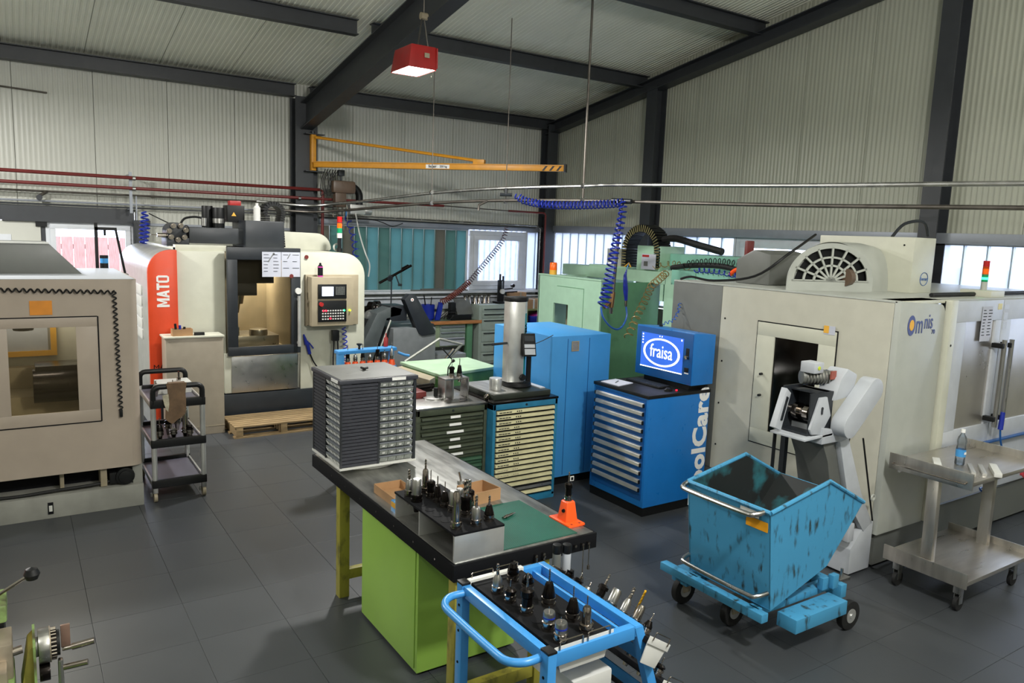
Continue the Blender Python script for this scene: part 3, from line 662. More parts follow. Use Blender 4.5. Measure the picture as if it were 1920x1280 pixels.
for j in range(g+1):
    for i in range(g+1):
        u, v = i/g, j/g; x = 1.08+.17*u*(1-.18*max(0, v-.5)*2)+.012*sin(v*5+u*3); z = 1.082-.30*v-(.07*(1-abs(u-.35)*2) if v > .85 else 0)
        y = Y0-.006-.014*sin(u*9)*v-.01; vs.append((x, y, z))
fs = [(j*(g+1)+i, j*(g+1)+i+1, (j+1)*(g+1)+i+1, (j+1)*(g+1)+i) for j in range(g) for i in range(g)]
b.add(vs, fs); b.add([(v[0], v[1]+.008, v[2]) for v in vs], fs)
b.box(1.10, 1.24, Y0-.01, Y0+.06, 1.072, 1.082)
tag(obj('work_cloth', b, CLOTHB), 'brown work cloth hanging over the near handle of the black cart', 'cloth')
tag(obj('white_rag', MB().prism([(1.045, .98), (1.095, .99), (1.10, .90), (1.09, .83), (1.075, .85), (1.06, .90)], 'y', Y0-.03, Y0-.012), mat('off_white_cloth', '#b5ae98', .85, noise=.15, scale=30)), 'crumpled off-white rag beside the brown cloth on the black cart', 'rag')
t = thing('tool_box_tray', 'white open tool block standing on the top shelf of the black cart', 'tool block', (1.1, 7.6, .885))
part('tray', MB().box(1.08, 1.38, 7.62, 7.84, .885, .99), WHITEP, t, .004); part('tool_holder', MB().cyl((1.28, 7.70, .99), (1.28, 7.70, 1.02), .02, 12).cyl((1.28, 7.70, 1.02), (1.28, 7.70, 1.08), .008, 8), CHROME, t)

# ================================================================ WORK BENCH
t = thing('work_bench', 'steel-topped work bench with yellow wooden legs and black edge', 'bench', (1.73, 3.05, 0))
part('table_top', MB().box(1.745, 2.615, 3.065, 5.135, .862, .89), STEELT, t, .002)
parts('edge_band', [(1.73, 2.63, 3.05, 3.065, .80, .886), (1.73, 2.63, 5.135, 5.15, .80, .886), (1.73, 1.745, 3.065, 5.135, .80, .886), (2.615, 2.63, 3.065, 5.135, .80, .886)], INK, t, .002)
part('sub_frame', MB().box(1.76, 2.60, 3.08, 5.12, .80, .862), DARK, t)
for x in (1.755, 2.26):
    for y in (3.075, 4.66): part('leg', MB().box(x, x+.07, y, y+.07, 0, .80), WOODY, t, .003)
part('stretcher', MB().box(1.82, 2.27, 3.09, 3.14, .12, .19), WOODY, t, .003)
part('stretcher', MB().box(1.82, 2.27, 4.67, 4.72, .12, .19), WOODY, t, .003)
b = MB()
for k in range(8): b.cyl((1.7285, 3.25+.25*k, .845), (1.7305, 3.25+.25*k, .845), .006, 8)
o = part('screws', b, CHROME, t); o['kind'] = 'stuff'
t = thing('bench_cabinet', 'lime green metal cabinet standing under the work bench', 'cabinet', (1.80, 3.57, 0))
part('body', MB().box(1.80, 2.46, 3.57, 4.38, .02, .80), BENCHGREEN, t, .004)
part('side_panel', MB().box(1.795, 1.80, 3.60, 4.35, .04, .79), BENCHGREEN, t, .002)
# hooks and tools hanging on the near bench edge
hk = [2.07, 2.21, 2.26, 2.34, 2.42, 2.47, 2.52, 2.56]
for i, x in enumerate(hk):
    h = tag(obj('edge_hook', MB().cyl((x, 3.05, .845), (x, 3.03, .845), .004, 8).cyl((x, 3.033, .845), (x, 3.028, .845), .008, 10), CHROME), 'small steel pin on the near black edge of the work bench', 'hook', 'steel pins on the near bench edge')
def twist(b, x, y, z0, z1, r, T=None, n=14, turns=2.5):
    vs = []; m = 12
    for i in range(n+1):
        f = i/n; z = z0+(z1-z0)*f; a0 = 2*pi*turns*f; q = 1 if f < .93 else .6
        for k in range(m):
            a = 2*pi*k/m; rad = r*q*(1-.32*abs(sin((a-a0)))**3)
            vs.append((x+rad*cos(a), y+rad*sin(a), z))
    fs = [(i*m+k, i*m+(k+1) % m, (i+1)*m+(k+1) % m, (i+1)*m+k) for i in range(n) for k in range(m)]+[tuple(range(m))[::-1], tuple(range(n*m, (n+1)*m))]
    b.add(vs, fs)
for i, (x, L, kind, lab) in enumerate(((2.21, .13, 'd', 'thick twist drill hanging nearest the corner of the near bench edge'), (2.26, .10, 'c', 'short chain of small drills hanging second on the near bench edge'), (2.34, .20, 'r', 'red-handled screwdriver hanging on the near bench edge'), (2.42, .24, 'd', 'long bright twist drill hanging beside the red handle on the bench edge'), (2.52, .18, 'k', 'thin hex key hanging second from the right corner of the bench edge'), (2.56, .12, 'k', 'thin hex key hanging last at the right corner of the bench edge'))):
    nm = {'d': 'twist_drill', 'c': 'drill_chain', 'r': 'screwdriver', 'k': 'hex_key'}[kind]; b = MB()
    if kind == 'd': twist(b, 0, 0, -L, -.04, .0075); b.cyl((0, 0, -.04), (0, 0, 0), .006, 10)
    elif kind == 'c':
        for k in range(4): b.cyl((.004*(-1)**k, 0, -.025*k), (-.004*(-1)**k, 0, -.025*k-.022), .006, 8)
    elif kind == 'r': b.cyl((0, 0, -.10), (0, 0, 0), .004, 8)
    else: b.cyl((0, 0, -L), (0, 0, 0), .003, 8).cyl((0, 0, -L-.02), (0, 0, -L), .008, 8)
    o = obj(nm, b, CHROME); o.location = (x, 3.026, .838); tag(o, lab, {'d': 'drill', 'c': 'drill', 'r': 'screwdriver', 'k': 'hex key'}[kind])
    if kind == 'r': obj('grip', MB().cyl((0, 0, -.20), (0, 0, -.095), .009, 12), LAMPRED, o, 0, 'red grip')

# ---------------- tool holder maker
FINK = {}
def tool_holder(loc, kind, h, label, rot=(0, 0, 0), group=None, cut=None, s=1.0, name=None):
    """loc = point on the rack plate; h = height of the tip above it"""
    nm = name or {'endmill': 'end_mill_holder', 'shrink': 'shrink_fit_holder', 'collet': 'collet_chuck', 'hydro': 'hydraulic_chuck', 'weldon': 'weldon_holder', 'shell': 'face_mill_holder', 'probe': 'setting_probe'}[kind]
    t = thing(nm, label, 'tool holder', loc, rot, group)
    dark = kind in ('shrink', 'collet', 'shell')
    R_ = .027*s; fl_ = [(0, -.05*s), (.012*s, -.05*s), (.020*s, 0), (R_, 0), (R_, .012*s), (R_*.84, .014*s), (R_*.84, .019*s), (R_, .021*s), (R_, .032*s), (R_*.8, .034*s), (0, .034*s)]
    obj('taper_flange', MB().lathe(fl_, 22), CHROME, t)
    z = .034*s; hb = h*.62 if kind not in ('shell',) else h*.45
    if kind == 'shrink': pr = [(R_*.92, z), (R_*.90, z+.008), (R_*.56, hb-.006), (R_*.48, hb), (0, hb+.001)]
    elif kind == 'collet': pr = [(R_*.80, z), (R_*.80, hb*.66), (R_*.72, hb*.67), (R_*.72, hb*.70), (R_*1.0, hb*.72), (R_*1.0, hb-.008), (R_*.66, hb), (0, hb)]
    elif kind == 'shell': pr = [(R_*.9, z), (R_*.95, hb), (R_*1.0, hb+.004), (R_*.9, hb+.02), (0, hb+.02)]
    elif kind == 'hydro': hb = h*.93 if cut is None else h*.7; pr = [(R_*.72, z), (R_*.66, hb*.6), (R_*.60, hb-.010), (R_*.45, hb), (0, hb)]
    elif kind == 'weldon': hb = h*.97 if cut is None else h*.6; pr = [(R_*.8, z), (R_*.8, hb-.01), (R_*.62, hb), (0, hb)]
    elif kind == 'probe': hb = h*.8; pr = [(R_*.8, z), (R_*.86, z+.006), (R_*.86, hb-.006), (R_*.78, hb), (0, hb)]
    else: pr = [(R_*.78, z), (R_*.74, hb*.75), (R_*.4, hb), (0, hb)]
    obj('chuck_body', MB().lathe(pr, 22), BLK_STEEL if dark else (STEELB if kind != 'hydro' else CHROME), t)
    if kind == 'probe': obj('blue_band', MB().cyl((0, 0, hb*.66), (0, 0, hb*.74), R_*.87, 22), DBLUE, t); obj('stylus', MB().cyl((0, 0, hb), (0, 0, h), .0018, 6), CHROME, t); return t
    if kind == 'shell' and cut is None: obj('arbor_cap', MB().lathe([(R_*.6, hb+.02), (R_*.75, hb+.03), (R_*.5, h), (0, h)], 16), BLK_STEEL, t); return t
    if cut is None and kind in ('hydro', 'weldon'): return t
    c_ = cut or .004; b = MB(); twist(b, 0, 0, hb+.3*(h-hb), h, c_, turns=2 if c_ < .006 else 1.3); b.cyl((0, 0, hb-.002), (0, 0, hb+.32*(h-hb)), c_*.95, 12)
    obj('cutter', b, CHROME, t); return t

# ---------------- tool block on the bench
t = thing('tool_block', 'black top plate on two aluminium legs holding tools on the bench corner', 'tool rack', (1.74, 3.07, .89))
px0, px1, py0, py1, pz = 1.74, 2.03, 3.07, 3.77, 1.028
rows = [(1.785, 3.675), (1.785, 3.59), (1.785, 3.51), (1.785, 3.425), (1.785, 3.336), (1.785, 3.246), (1.785, 3.137), (1.885, 3.675), (1.885, 3.59), (1.885, 3.51), (1.885, 3.43), (1.885, 3.35), (1.90, 3.255), (1.89, 3.13), (1.985, 3.675), (1.985, 3.43), (1.985, 3.35), (1.99, 3.255), (1.985, 3.150)]
b = MB().box(px0, px1, py0, py1, pz, pz+.012)
part('top_plate', b, INK, t, .001)
used = {2, 3, 4, 5}
for i in used:
    x, y = rows[i]; part('hole', MB().cyl((x, y, pz+.006), (x, y, pz+.0135), .026, 20), INK, t)
for y in (3.07, 3.46, 3.757): part('leg_plate', MB().box(px0+(.0 if y < 3.1 else .005), px1-(0 if y < 3.1 else .02), y, y+(.012 if y < 3.5 else .012), .89, pz), ALU, t, .001, 'brushed aluminium leg plate')
part('mirror_back', MB().box(2.00, 2.012, 3.10, 3.46, .89, pz), CHROME, t)
T0 = 1.040
for x, y, h, k, c_, s, lab in (
    (1.785, 3.675, .15, 'endmill', .008, 1, 'slim steel holder with end mill at the far left corner of the bench tool block'),
    (1.782, 3.575, .13, 'weldon', None, 1.2, 'fat dark domed holder second in the front row of the bench tool block'),
    (1.885, 3.675, .195, 'hydro', .006, 1, 'steel holder with the tallest thin drill in the bench tool block'),
    (1.875, 3.590, .158, 'collet', .003, .95, 'ribbed black collet chuck with a thin cutter in the bench tool block'),
    (1.878, 3.515, .145, 'shrink', .0035, .9, 'black cone holder with short drill in the middle row of the bench tool block'),
    (1.878, 3.430, .139, 'shrink', .0025, .95, 'dark slim shrink holder beside the empty holes of the bench tool block'),
    (1.885, 3.345, .117, 'weldon', None, 1.15, 'wide plain steel holder in the middle of the bench tool block'),
    (1.785, 3.137, .204, 'hydro', None, 1.1, 'tall bright cylindrical holder at the near left corner of the bench tool block'),
    (1.910, 3.260, .197, 'shell', .016, 1.1, 'dark chuck with the thick four-flute cutter in the bench tool block'),
    (1.995, 3.370, .150, 'collet', .010, 1, 'holder with a fluted cutter before the open card box on the bench'),
    (1.892, 3.125, .159, 'weldon', .008, 1.05, 'steel holder with end mill in the front row before the aluminium plate'),
    (1.985, 3.150, .134, 'shrink', .006, 1, 'black holder with drill at the right end of the bench tool block'),
    (1.975, 3.440, .085, 'weldon', None, .95, 'short steel holder in the back row of the bench tool block')):
    o = tool_holder((x, y, T0), k, h, lab, cut=c_, s=s)
    if 'domed' in lab: o.children[1].data.materials[0] = BLK_STEEL
# boxes, mat, orange fixture on the bench
carton('card_box', 'open card box behind the far end of the bench tool block', 1.80, 1.98, 3.90, 4.20, .89, .945)
t = thing('insert_packet', 'blue and yellow printed tool packet beside the card box on the bench', 'packet', (1.78, 3.86, .89))
part('packet', MB().box(1.765, 1.80, 3.79, 3.87, .89, .955), BLUE, t, .002); part('picture', MB().box(1.762, 1.765, 3.80, 3.86, .92, .95).box(1.77, 1.795, 3.786, 3.79, .92, .95), GOLD, t)
carton('card_box', 'small open card box standing beside the green bench mat', 2.22, 2.42, 3.72, 3.90, .89, .965, rot=.12)
t = tag(obj('bench_mat', MB().box(2.04, 2.52, 3.085, 3.66, .89, .8935), GREENMAT), 'green ribbed rubber mat on the near end of the bench', 'mat')
b = MB()
for k in range(48): b.box(2.043+.01*k, 2.048+.01*k, 3.087, 3.658, .8935, .8952)
o = obj('ribs', b, GREENRIB, t); o['kind'] = 'stuff'
t = thing('insert_tool', 'small polished boring tool lying on the green bench mat', 'tool', (2.30, 3.45, .904), (0, pi/2, .35))
obj('body', MB().cyl((0, 0, -.045), (0, 0, .045), .008, 12).cyl((0, 0, .045), (0, 0, .07), .004, 8), CHROME, t); obj('collar', MB().cyl((0, 0, -.02), (0, 0, .0), .011, 12), CHROME, t)
t = thing('clamp_tool', 'small steel tool with upright pin standing in the middle of the bench', 'tool', (2.36, 4.10, .89))
part('foot', MB().cyl((2.36, 4.10, .89), (2.36, 4.10, .912), .024, 14).box(2.36, 2.42, 4.08, 4.10, .89, .905), STEELB, t); part('pin', MB().cyl((2.36, 4.10, .91), (2.35, 4.11, .965), .007, 10), CHROME, t)
t = thing('assembly_fixture', 'orange plastic tool assembly fixture at the right corner of the bench', 'fixture', (2.575, 3.25, .89))
b = MB(); b.add([(2.515, 3.155, .89), (2.63, 3.155, .89), (2.63, 3.345, .89), (2.515, 3.345, .89), (2.515, 3.155, .905), (2.63, 3.155, .905), (2.63, 3.345, .905), (2.515, 3.345, .905)], [(0, 3, 2, 1), (4, 5, 6, 7), (0, 1, 5, 4), (1, 2, 6, 5), (2, 3, 7, 6), (3, 0, 4, 7)])
part('base_plate', b, ORANGE2, t, .005)
b = MB(); b.lathe([(0, .90), (.062, .90), (.058, .915), (.042, 1.01), (.036, 1.018), (0, 1.018)], 4, Matrix.Translation((2.575, 3.25, 0)) @ Matrix.Rotation(pi/4, 4, 'Z')); part('tower', b, ORANGE2, t, .008)
part('side_hole', MB().cyl((2.530, 3.235, .965), (2.545, 3.24, .965), .010, 14), INK, t)
part('screw_recess', MB().cyl((2.60, 3.17, .9052), (2.60, 3.17, .906), .007, 10).cyl((2.545, 3.17, .9052), (2.545, 3.17, .906), .007, 10), REDPIPE, t)
o = tool_holder((2.575, 3.25, 1.018), 'collet', .165, 'tool holder with long drill standing in the orange fixture', cut=.005, s=.85)
obj('code_tag', MB().box(.006, .032, -.003, 0, .11, .137), WHITEP, o); obj('code_field', MB().box(.011, .027, -.0045, -.003, .115, .132), INK, o)

for x, y, zz, h, k, s_, lab in ((1.03, 7.22, .528, .16, 'shrink', 1.3, 'dark long tool near the left front post on the cart middle shelf'), (1.14, 7.45, .528, .12, 'collet', 1.3, 'dark chuck in the middle of the cart middle shelf'), (1.15, 7.24, .528, .09, 'endmill', 1.2, 'small chrome holder at the front of the cart middle shelf'), (1.25, 7.24, .528, .24, 'hydro', 1.3, 'tall chrome cylinder below the brown cloth on the cart'), (1.24, 7.60, .528, .12, 'collet', 1.3, 'dark chuck at the back right of the cart middle shelf'), (1.28, 7.20, .528, .08, 'shell', 1.2, 'short dark holder right of the chrome cylinder on the cart'), (1.05, 7.5, .89, .10, 'endmill', 1.1, 'slim tool standing left on the cart top shelf'), (1.17, 7.35, .89, .12, 'shrink', 1.1, 'dark tool standing behind the brown cloth on the cart top shelf')):
    tool_holder((x, y, zz+.055*s_), k, h, lab, s=s_)
# ================================================================ ROTATING SMALL PARTS CABINET
t = thing('revolving_cabinet', 'dark revolving small-parts cabinet with clear drawers on the work bench', 'cabinet', (2.0, 4.88, .89))
part('turntable', MB().lathe([(0, .89), (.235, .89), (.24, .895), (.24, .92), (.2, .925), (0, .925)], 40, Matrix.Translation((2.0, 4.86, 0))), WHITEP, t)
cx0, cx1, cy0, cy1, cz0, cz1 = 1.725, 2.265, 4.58, 5.12, .94, 1.50
part('base_plate', MB().box(cx0-.005, cx1+.005, cy0-.005, cy1+.005, .925, .94), WHITEP, t, .003)
part('core', MB().box(cx0+.05, cx1-.05, cy0+.05, cy1-.05, cz0, cz1), INK, t)
part('top_plate', MB().box(cx0-.01, cx1+.01, cy0-.01, cy1+.01, cz1, cz1+.028), FELT, t, .006)
part('top_inlay', MB().box(cx0+.005, cx1-.005, cy0+.005, cy1-.005, cz1+.028, cz1+.031), GREYP, t)
b = MB(); b.cyl((2.0, 4.86, cz1+.03), (2.0, 4.86, cz1+.045), .012, 10)
for k in range(3): a = 2.1*k; b.cyl((2.0, 4.86, cz1+.042), (2.0+.028*cos(a), 4.86+.028*sin(a), cz1+.046), .008, 8)
part('star_knob', b, BLACK, t)
part('label_strip', MB().box(2.08, 2.18, cy0-.013, cy0-.01, cz1+.004, cz1+.024), WHITE, t); part('label_strip', MB().box(cx0-.013, cx0-.01, 4.60, 4.72, cz1+.004, cz1+.024), WHITE, t)
n = 12; ph = (cz1-cz0)/n
# front (-y) face: slatted dark half on the left, drawers on the right; left (-x) face the same turned
parts('corner_post', [(cx0, cx0+.012, cy0, cy0+.012, cz0, cz1), (cx1-.02, cx1, cy0, cy0+.02, cz0, cz1), (1.985, 2.0, cy0, cy0+.01, cz0, cz1), (cx0, cx0+.01, 4.86, 4.875, cz0, cz1), (cx0, cx0+.02, cy1-.02, cy1, cz0, cz1)], DARK, t)
for k in range(24):
    z = cz0+.004+k*(cz1-cz0-.006)/24; zz = z+(cz1-cz0)/24-.005
    part('slat', MB().box(cx0+.012, 1.985, cy0+.002, cy0+.02, z, zz), FELT, t); part('slat', MB().box(cx0+.002, cx0+.02, 4.875, cy1-.02, z, zz), FELT, t)
for k in range(n):
    z = cz0+.005+k*ph
    part('drawer_shelf', MB().box(2.0, cx1-.02, cy0+.002, cy0+.08, z+ph-.012, z+ph-.008), GREYTRIM, t); part('drawer_shelf', MB().box(cx0+.002, cx0+.08, cy0+.012, 4.86, z+ph-.012, z+ph-.008), GREYTRIM, t)
dm = MB().add([(.001, 0, 0), (.058, 0, 0), (.058, .06, 0), (.001, .06, 0), (.001, -.014, .030), (.058, -.014, .030), (.058, .06, .030), (.001, .06, .030)], [(0, 3, 2, 1), (4, 5, 6, 7), (0, 1, 5, 4), (1, 2, 6, 5), (2, 3, 7, 6), (3, 0, 4, 7)]).mesh('drawer', CERAM, .0015)
lm = MB().add([(.018, -.0075, .010), (.038, -.0075, .010), (.038, -.0135, .022), (.018, -.0135, .022)], [(0, 1, 2, 3)]).mesh('label', WHITE)
lm_lit = MB().add([(.004, -.0035, .004), (.056, -.0035, .004), (.056, -.0150, .029), (.004, -.0150, .029)], [(0, 1, 2, 3)]).mesh('label', WHITE)  # real labels, enlarged in white to paint in the brightness of light from the left
for k in range(n):
    for i in range(4):
        z = cz0+.006+k*ph
        o = link('drawer', dm, t, (2.003+i*.0605-2.0, cy0+.012-4.88, z-.89))
        if k: link('label', lm, o)
        o = link('drawer', dm, t, (cx0+.014-2.0, 4.855-i*.066-4.88, z-.89)); o.rotation_euler = (0, 0, -pi/2); link('label', lm_lit, o)

# ================================================================ DRAWER CABINETS BEHIND THE BENCH
def drawer_cabinet(name, label, x0, x1, y0, y1, h, body, front, n, zt, zb, top, kind):
    t = thing(name, label, 'drawer cabinet', (x0, y0, 0))
    part('body', MB().box(x0+.03, x1-.03, y0+.03, y1, .06, h-.03), INK, t)
    parts('side_panel', [(x0, x0+.03, y0, y1, .03, h-.02), (x1-.03, x1, y0, y1, .03, h-.02)], body, t, .004)
    part('head_rail', MB().box(x0, x1, y0, y1, h-.075, h-.02), body, t, .004); part('foot_rail', MB().box(x0, x1, y0, y1, .0, .06), body, t, .004)
    part('top_plate', MB().box(x0-.005, x1+.005, y0-.005, y1, h-.02, h), top, t, .003)
    part('lock', MB().cyl(((x0+x1)/2, y0-.006, h-.047), ((x0+x1)/2, y0, h-.047), .011, 12), DARK, t)
    ph = (zt-zb)/n
    for k in range(n):
        z = zb+k*ph; m = front(k)
        d_ = part('drawer', MB().box(x0+.035, x1-.035, y0+.012, y0+.04, z+.003, z+ph-.003), m[0], t, .002)
        if kind == 'strip':
            b = MB().prism([(y0+.012, z+ph*.18), (y0-.012, z+ph*.34), (y0-.006, z+ph*.86), (y0+.012, z+ph*.9)], 'x', x0+.038, x1-.038)
            sub('label_strip', b, m[1], d_, t)
            if k > 3:
                b = MB(); xx = x0+.06
                for q in range(4): w_ = random.uniform(.02, .035); b.add([(xx, y0-.0112, z+ph*.5), (xx+w_, y0-.0112, z+ph*.5), (xx+w_, y0-.0095, z+ph*.66), (xx, y0-.0095, z+ph*.66)], [(0, 1, 2, 3)]); xx += w_+.004
                xx += .05
                for q in range(3): b.add([(xx, y0-.0112, z+ph*.48), (xx+.012, y0-.0112, z+ph*.48), (xx+.012, y0-.0092, z+ph*.70), (xx, y0-.0092, z+ph*.70)], [(0, 1, 2, 3)]); xx += .022
                sub('handwriting', b, CLAY if k < 6 else BLACK, d_, t)['kind'] = 'stuff'
        else:
            b = MB().prism([(y0+.012, z+ph*.50), (y0-.014, z+ph*.62), (y0-.010, z+ph*.92), (y0+.012, z+ph*.96)], 'x', x0+.045, x1-.045); sub('handle_rail', b, m[0], d_, t)
            xm = (x0+x1)/2+.02; w_ = (.085, .06, .05)[k % 3]
            sub('label_holder', MB().prism([(y0-.0135, z+ph*.60), (y0-.0165, z+ph*.60), (y0-.0125, z+ph*.92), (y0-.0095, z+ph*.92)], 'x', xm-w_, xm+w_), WHITE, d_, t)
    return t
t = drawer_cabinet('tool_drawer_cabinet', 'olive green drawer cabinet with white label holders behind the bench', 2.84, 3.545, 5.72, 6.45, .985, OLIVE, lambda k: ((GREENF if k < 6 else OLIVE), WHITE), 12, .90, .08, STEELB, 'rail')
t = drawer_cabinet('tool_drawer_cabinet', 'blue-framed drawer cabinet with seventeen cream drawer strips beside the tall blue cabinet', 3.55, 4.27, 5.62, 6.42, .995, mat('teal_blue_paint', '#2a789c', .42, noise=.08), lambda k: (DARK, STEELB if k == 1 else DRAWERCREAM), 17, .915, .07, BLK_STEEL, 'strip')
# tall blue cabinet
t = thing('tall_cabinet', 'tall plain sky blue cabinet with a small vent behind the drawer cabinets', 'cabinet', (4.34, 5.84, 0))
part('body', MB().box(4.34, 5.08, 5.84, 6.9, .10, 1.53), BLUE, t, .004); part('plinth', MB().box(4.40, 5.08, 5.90, 6.9, 0, .10), BLACK, t)
part('door_seam', MB().box(4.528, 4.532, 5.836, 5.845, .12, 1.5), BLUED, t); part('door_seam', MB().box(4.80, 4.804, 5.836, 5.845, .12, 1.5), BLUED, t)
v = part('vent', MB().frame(4.575, 4.665, 1.375, 1.475, .008, 'y', 5.83, 5.84), CLAY, t, .001)
for k in range(7): sub('louvre', MB().box(4.583, 4.657, 5.832, 5.84, 1.386+.0125*k, 1.393+.0125*k), CLAY, v, t)
# items on the olive cabinet / cream cabinet
t = thing('height_gauge', 'tall aluminium measuring column with teal stripe and small keypad on the cream-drawer cabinet', 'measuring column', (4.0, 5.95, 1.05))
part('foot', MB().lathe([(0, 1.05), (.14, 1.05), (.145, 1.06), (.14, 1.09), (.11, 1.10), (0, 1.10)], 28, Matrix.Translation((4.03, 5.98, 0))), BLACK, t)
part('column', MB().prism([(3.885, 5.92), (3.95, 5.885), (4.04, 5.885), (4.085, 5.92), (4.085, 6.02), (3.885, 6.02)], 'z', 1.10, 1.87), ALU, t, .006)
part('cap', MB().prism([(3.88, 5.915), (3.95, 5.875), (4.04, 5.875), (4.09, 5.915), (4.09, 6.025), (3.88, 6.025)], 'z', 1.87, 1.915), BLACK, t, .008)
part('teal_stripe', MB().prism([(4.043, 5.884), (4.072, 5.906), (4.070, 5.9085), (4.041, 5.8865)], 'z', 1.12, 1.76), TEALP, t)
text('lettering', 'TESA', .055, INK, t, (4.060, 5.892, 1.60), (pi/2, -pi/2, R(36)), bold=.001)
part('knob', MB().lathe([(0, 0), (.032, 0), (.034, .008), (.030, .02), (0, .022)], 8, Matrix.Translation((4.02, 5.87, 1.15)) @ Matrix.Rotation(pi/2, 4, 'X')), BLACK, t)
part('stylus_arm', MB().cyl((3.72, 5.95, 1.47), (3.885, 5.95, 1.475), .012, 10).cyl((3.74, 5.95, 1.38), (3.74, 5.95, 1.47), .003, 6), DARK, t)
k_ = part('keypad_stand', MB().box(4.10, 4.14, 5.90, 5.93, 1.08, 1.40).tube([(4.14, 5.9, 1.45), (4.24, 5.85, 1.50), (4.33, 5.82, 1.55)], .004, 5), BLACK, t)
b = MB(); b.T = Matrix.Translation((4.07, 5.86, 1.46)) @ Matrix.Rotation(-.25, 4, 'X') @ Matrix.Rotation(.05, 4, 'Y'); b.box(-.075, .075, -.02, .02, -.11, .11); kp = part('keypad', b, BLACK, t, .008)
b = MB(); b.T = Matrix.Translation((4.07, 5.86, 1.46)) @ Matrix.Rotation(-.25, 4, 'X') @ Matrix.Rotation(.05, 4, 'Y'); b.box(-.055, .055, -.023, -.02, .035, .085); sub('display', b, DARK, kp, t)
b = MB(); b.T = Matrix.Translation((4.07, 5.86, 1.46)) @ Matrix.Rotation(-.25, 4, 'X') @ Matrix.Rotation(.05, 4, 'Y'); b.box(-.06, .06, -.023, -.02, -.095, -.04).box(-.06, .06, -.023, -.02, -.03, .005); sub('key_field', b, LGREY, kp, t)
t = thing('measuring_plate', 'dark granite-like measuring plate on the cream-drawer cabinet under the column', 'plate', (3.60, 5.68, .995))
part('plate', MB().box(3.60, 4.24, 5.70, 6.32, .995, 1.045), mat('dark_green_cast', '#2b3028', .45, noise=.1), t, .005); part('ground_top', MB().box(3.61, 3.92, 5.71, 6.31, 1.045, 1.05), STEELT, t); part('rule', MB().box(4.17, 4.23, 5.78, 6.28, 1.045, 1.054), LGREY, t)
tag(obj('steel_cylinder', MB().lathe([(0, 1.05), (.058, 1.05), (.06, 1.054), (.06, 1.156), (.058, 1.16), (0, 1.16)], 28, Matrix.Translation((3.74, 5.90, 0))), ALU), 'plain aluminium cylinder standing on the measuring plate', 'cylinder')
t = thing('loose_tool_holder', 'steel tool holder lying on its side before the measuring plate', 'tool holder', (3.57, 5.78, 1.02), (0, pi/2, .9))
obj('taper', MB().lathe([(0, -.09), (.006, -.09), (.008, -.05), (.022, 0), (.026, .0), (.026, .02), (0, .02)], 18), CHROME, t); obj('nose', MB().lathe([(0, .02), (.016, .02), (.014, .06), (.006, .07), (.006, .1), (0, .1)], 16), CHROME, t)
t = thing('tool_stand', 'steel bridge-shaped stand holding two dark tools on the olive cabinet', 'tool rack', (3.18, 6.0, .985))
part('top_plate', MB().box(3.22, 3.47, 5.93, 6.07, 1.165, 1.18), STEELB, t, .002); parts('leg_plate', [(3.22, 3.232, 5.93, 6.07, .985, 1.165), (3.30, 3.312, 5.93, 6.07, .985, 1.165), (3.458, 3.47, 5.93, 6.07, .985, 1.165)], STEELB, t, .002)
tool_holder((3.335, 6.02, 1.18), 'collet', .15, 'left dark tool in the steel bridge stand on the olive cabinet', s=1, cut=.003)
tool_holder((3.405, 6.0, 1.18), 'shrink', .17, 'right dark cone tool in the steel bridge stand on the olive cabinet', s=1, cut=.004)
t = thing('stylus_arm', 'thin jointed black arm leaning above the bridge stand', 'arm', (3.33, 6.12, .985))
part('arm', MB().tube([(3.33, 6.1, .985), (3.34, 6.1, 1.25), (3.38, 6.09, 1.32), (3.28, 6.11, 1.43)], .006, 6).cyl((3.37, 6.08, 1.31), (3.39, 6.08, 1.32), .016, 10), BLACK, t)
t = thing('dial_stand', 'round steel base with black post standing on the olive cabinet', 'stand', (3.20, 6.0, .985))
part('base', MB().lathe([(0, .985), (.10, .985), (.10, .995), (.05, 1.005), (0, 1.005)], 26, Matrix.Translation((3.17, 6.05, 0))), STEELB, t); part('post', MB().cyl((3.19, 6.05, 1.0), (3.19, 6.05, 1.08), .02, 12), BLACK, t)
tag(obj('red_box', MB().box(3.0, 3.12, 6.10, 6.3, .985, 1.04), REDPIPE, None, .004), 'flat dark red box on the olive cabinet beside the revolving cabinet', 'box')
t = thing('black_gear', 'dark cluster of clamps lying at the back of the olive cabinet', 'clamps', (3.1, 6.35, .985))
part('clamp', MB().cyl((3.10, 6.36, 1.02), (3.34, 6.40, 1.02), .03, 12).cyl((3.12, 6.38, .985), (3.12, 6.38, 1.07), .035, 12).box(3.2, 3.3, 6.33, 6.42, .985, 1.01), BLK_STEEL, t)
tag(obj('wire_clip', MB().tube([(3.30, 5.80, .99), (3.40, 5.83, .99), (3.42, 5.88, .99), (3.36, 5.90, .99)], .003, 5), DARK), 'bent wire clip lying near the front of the olive cabinet', 'clip')

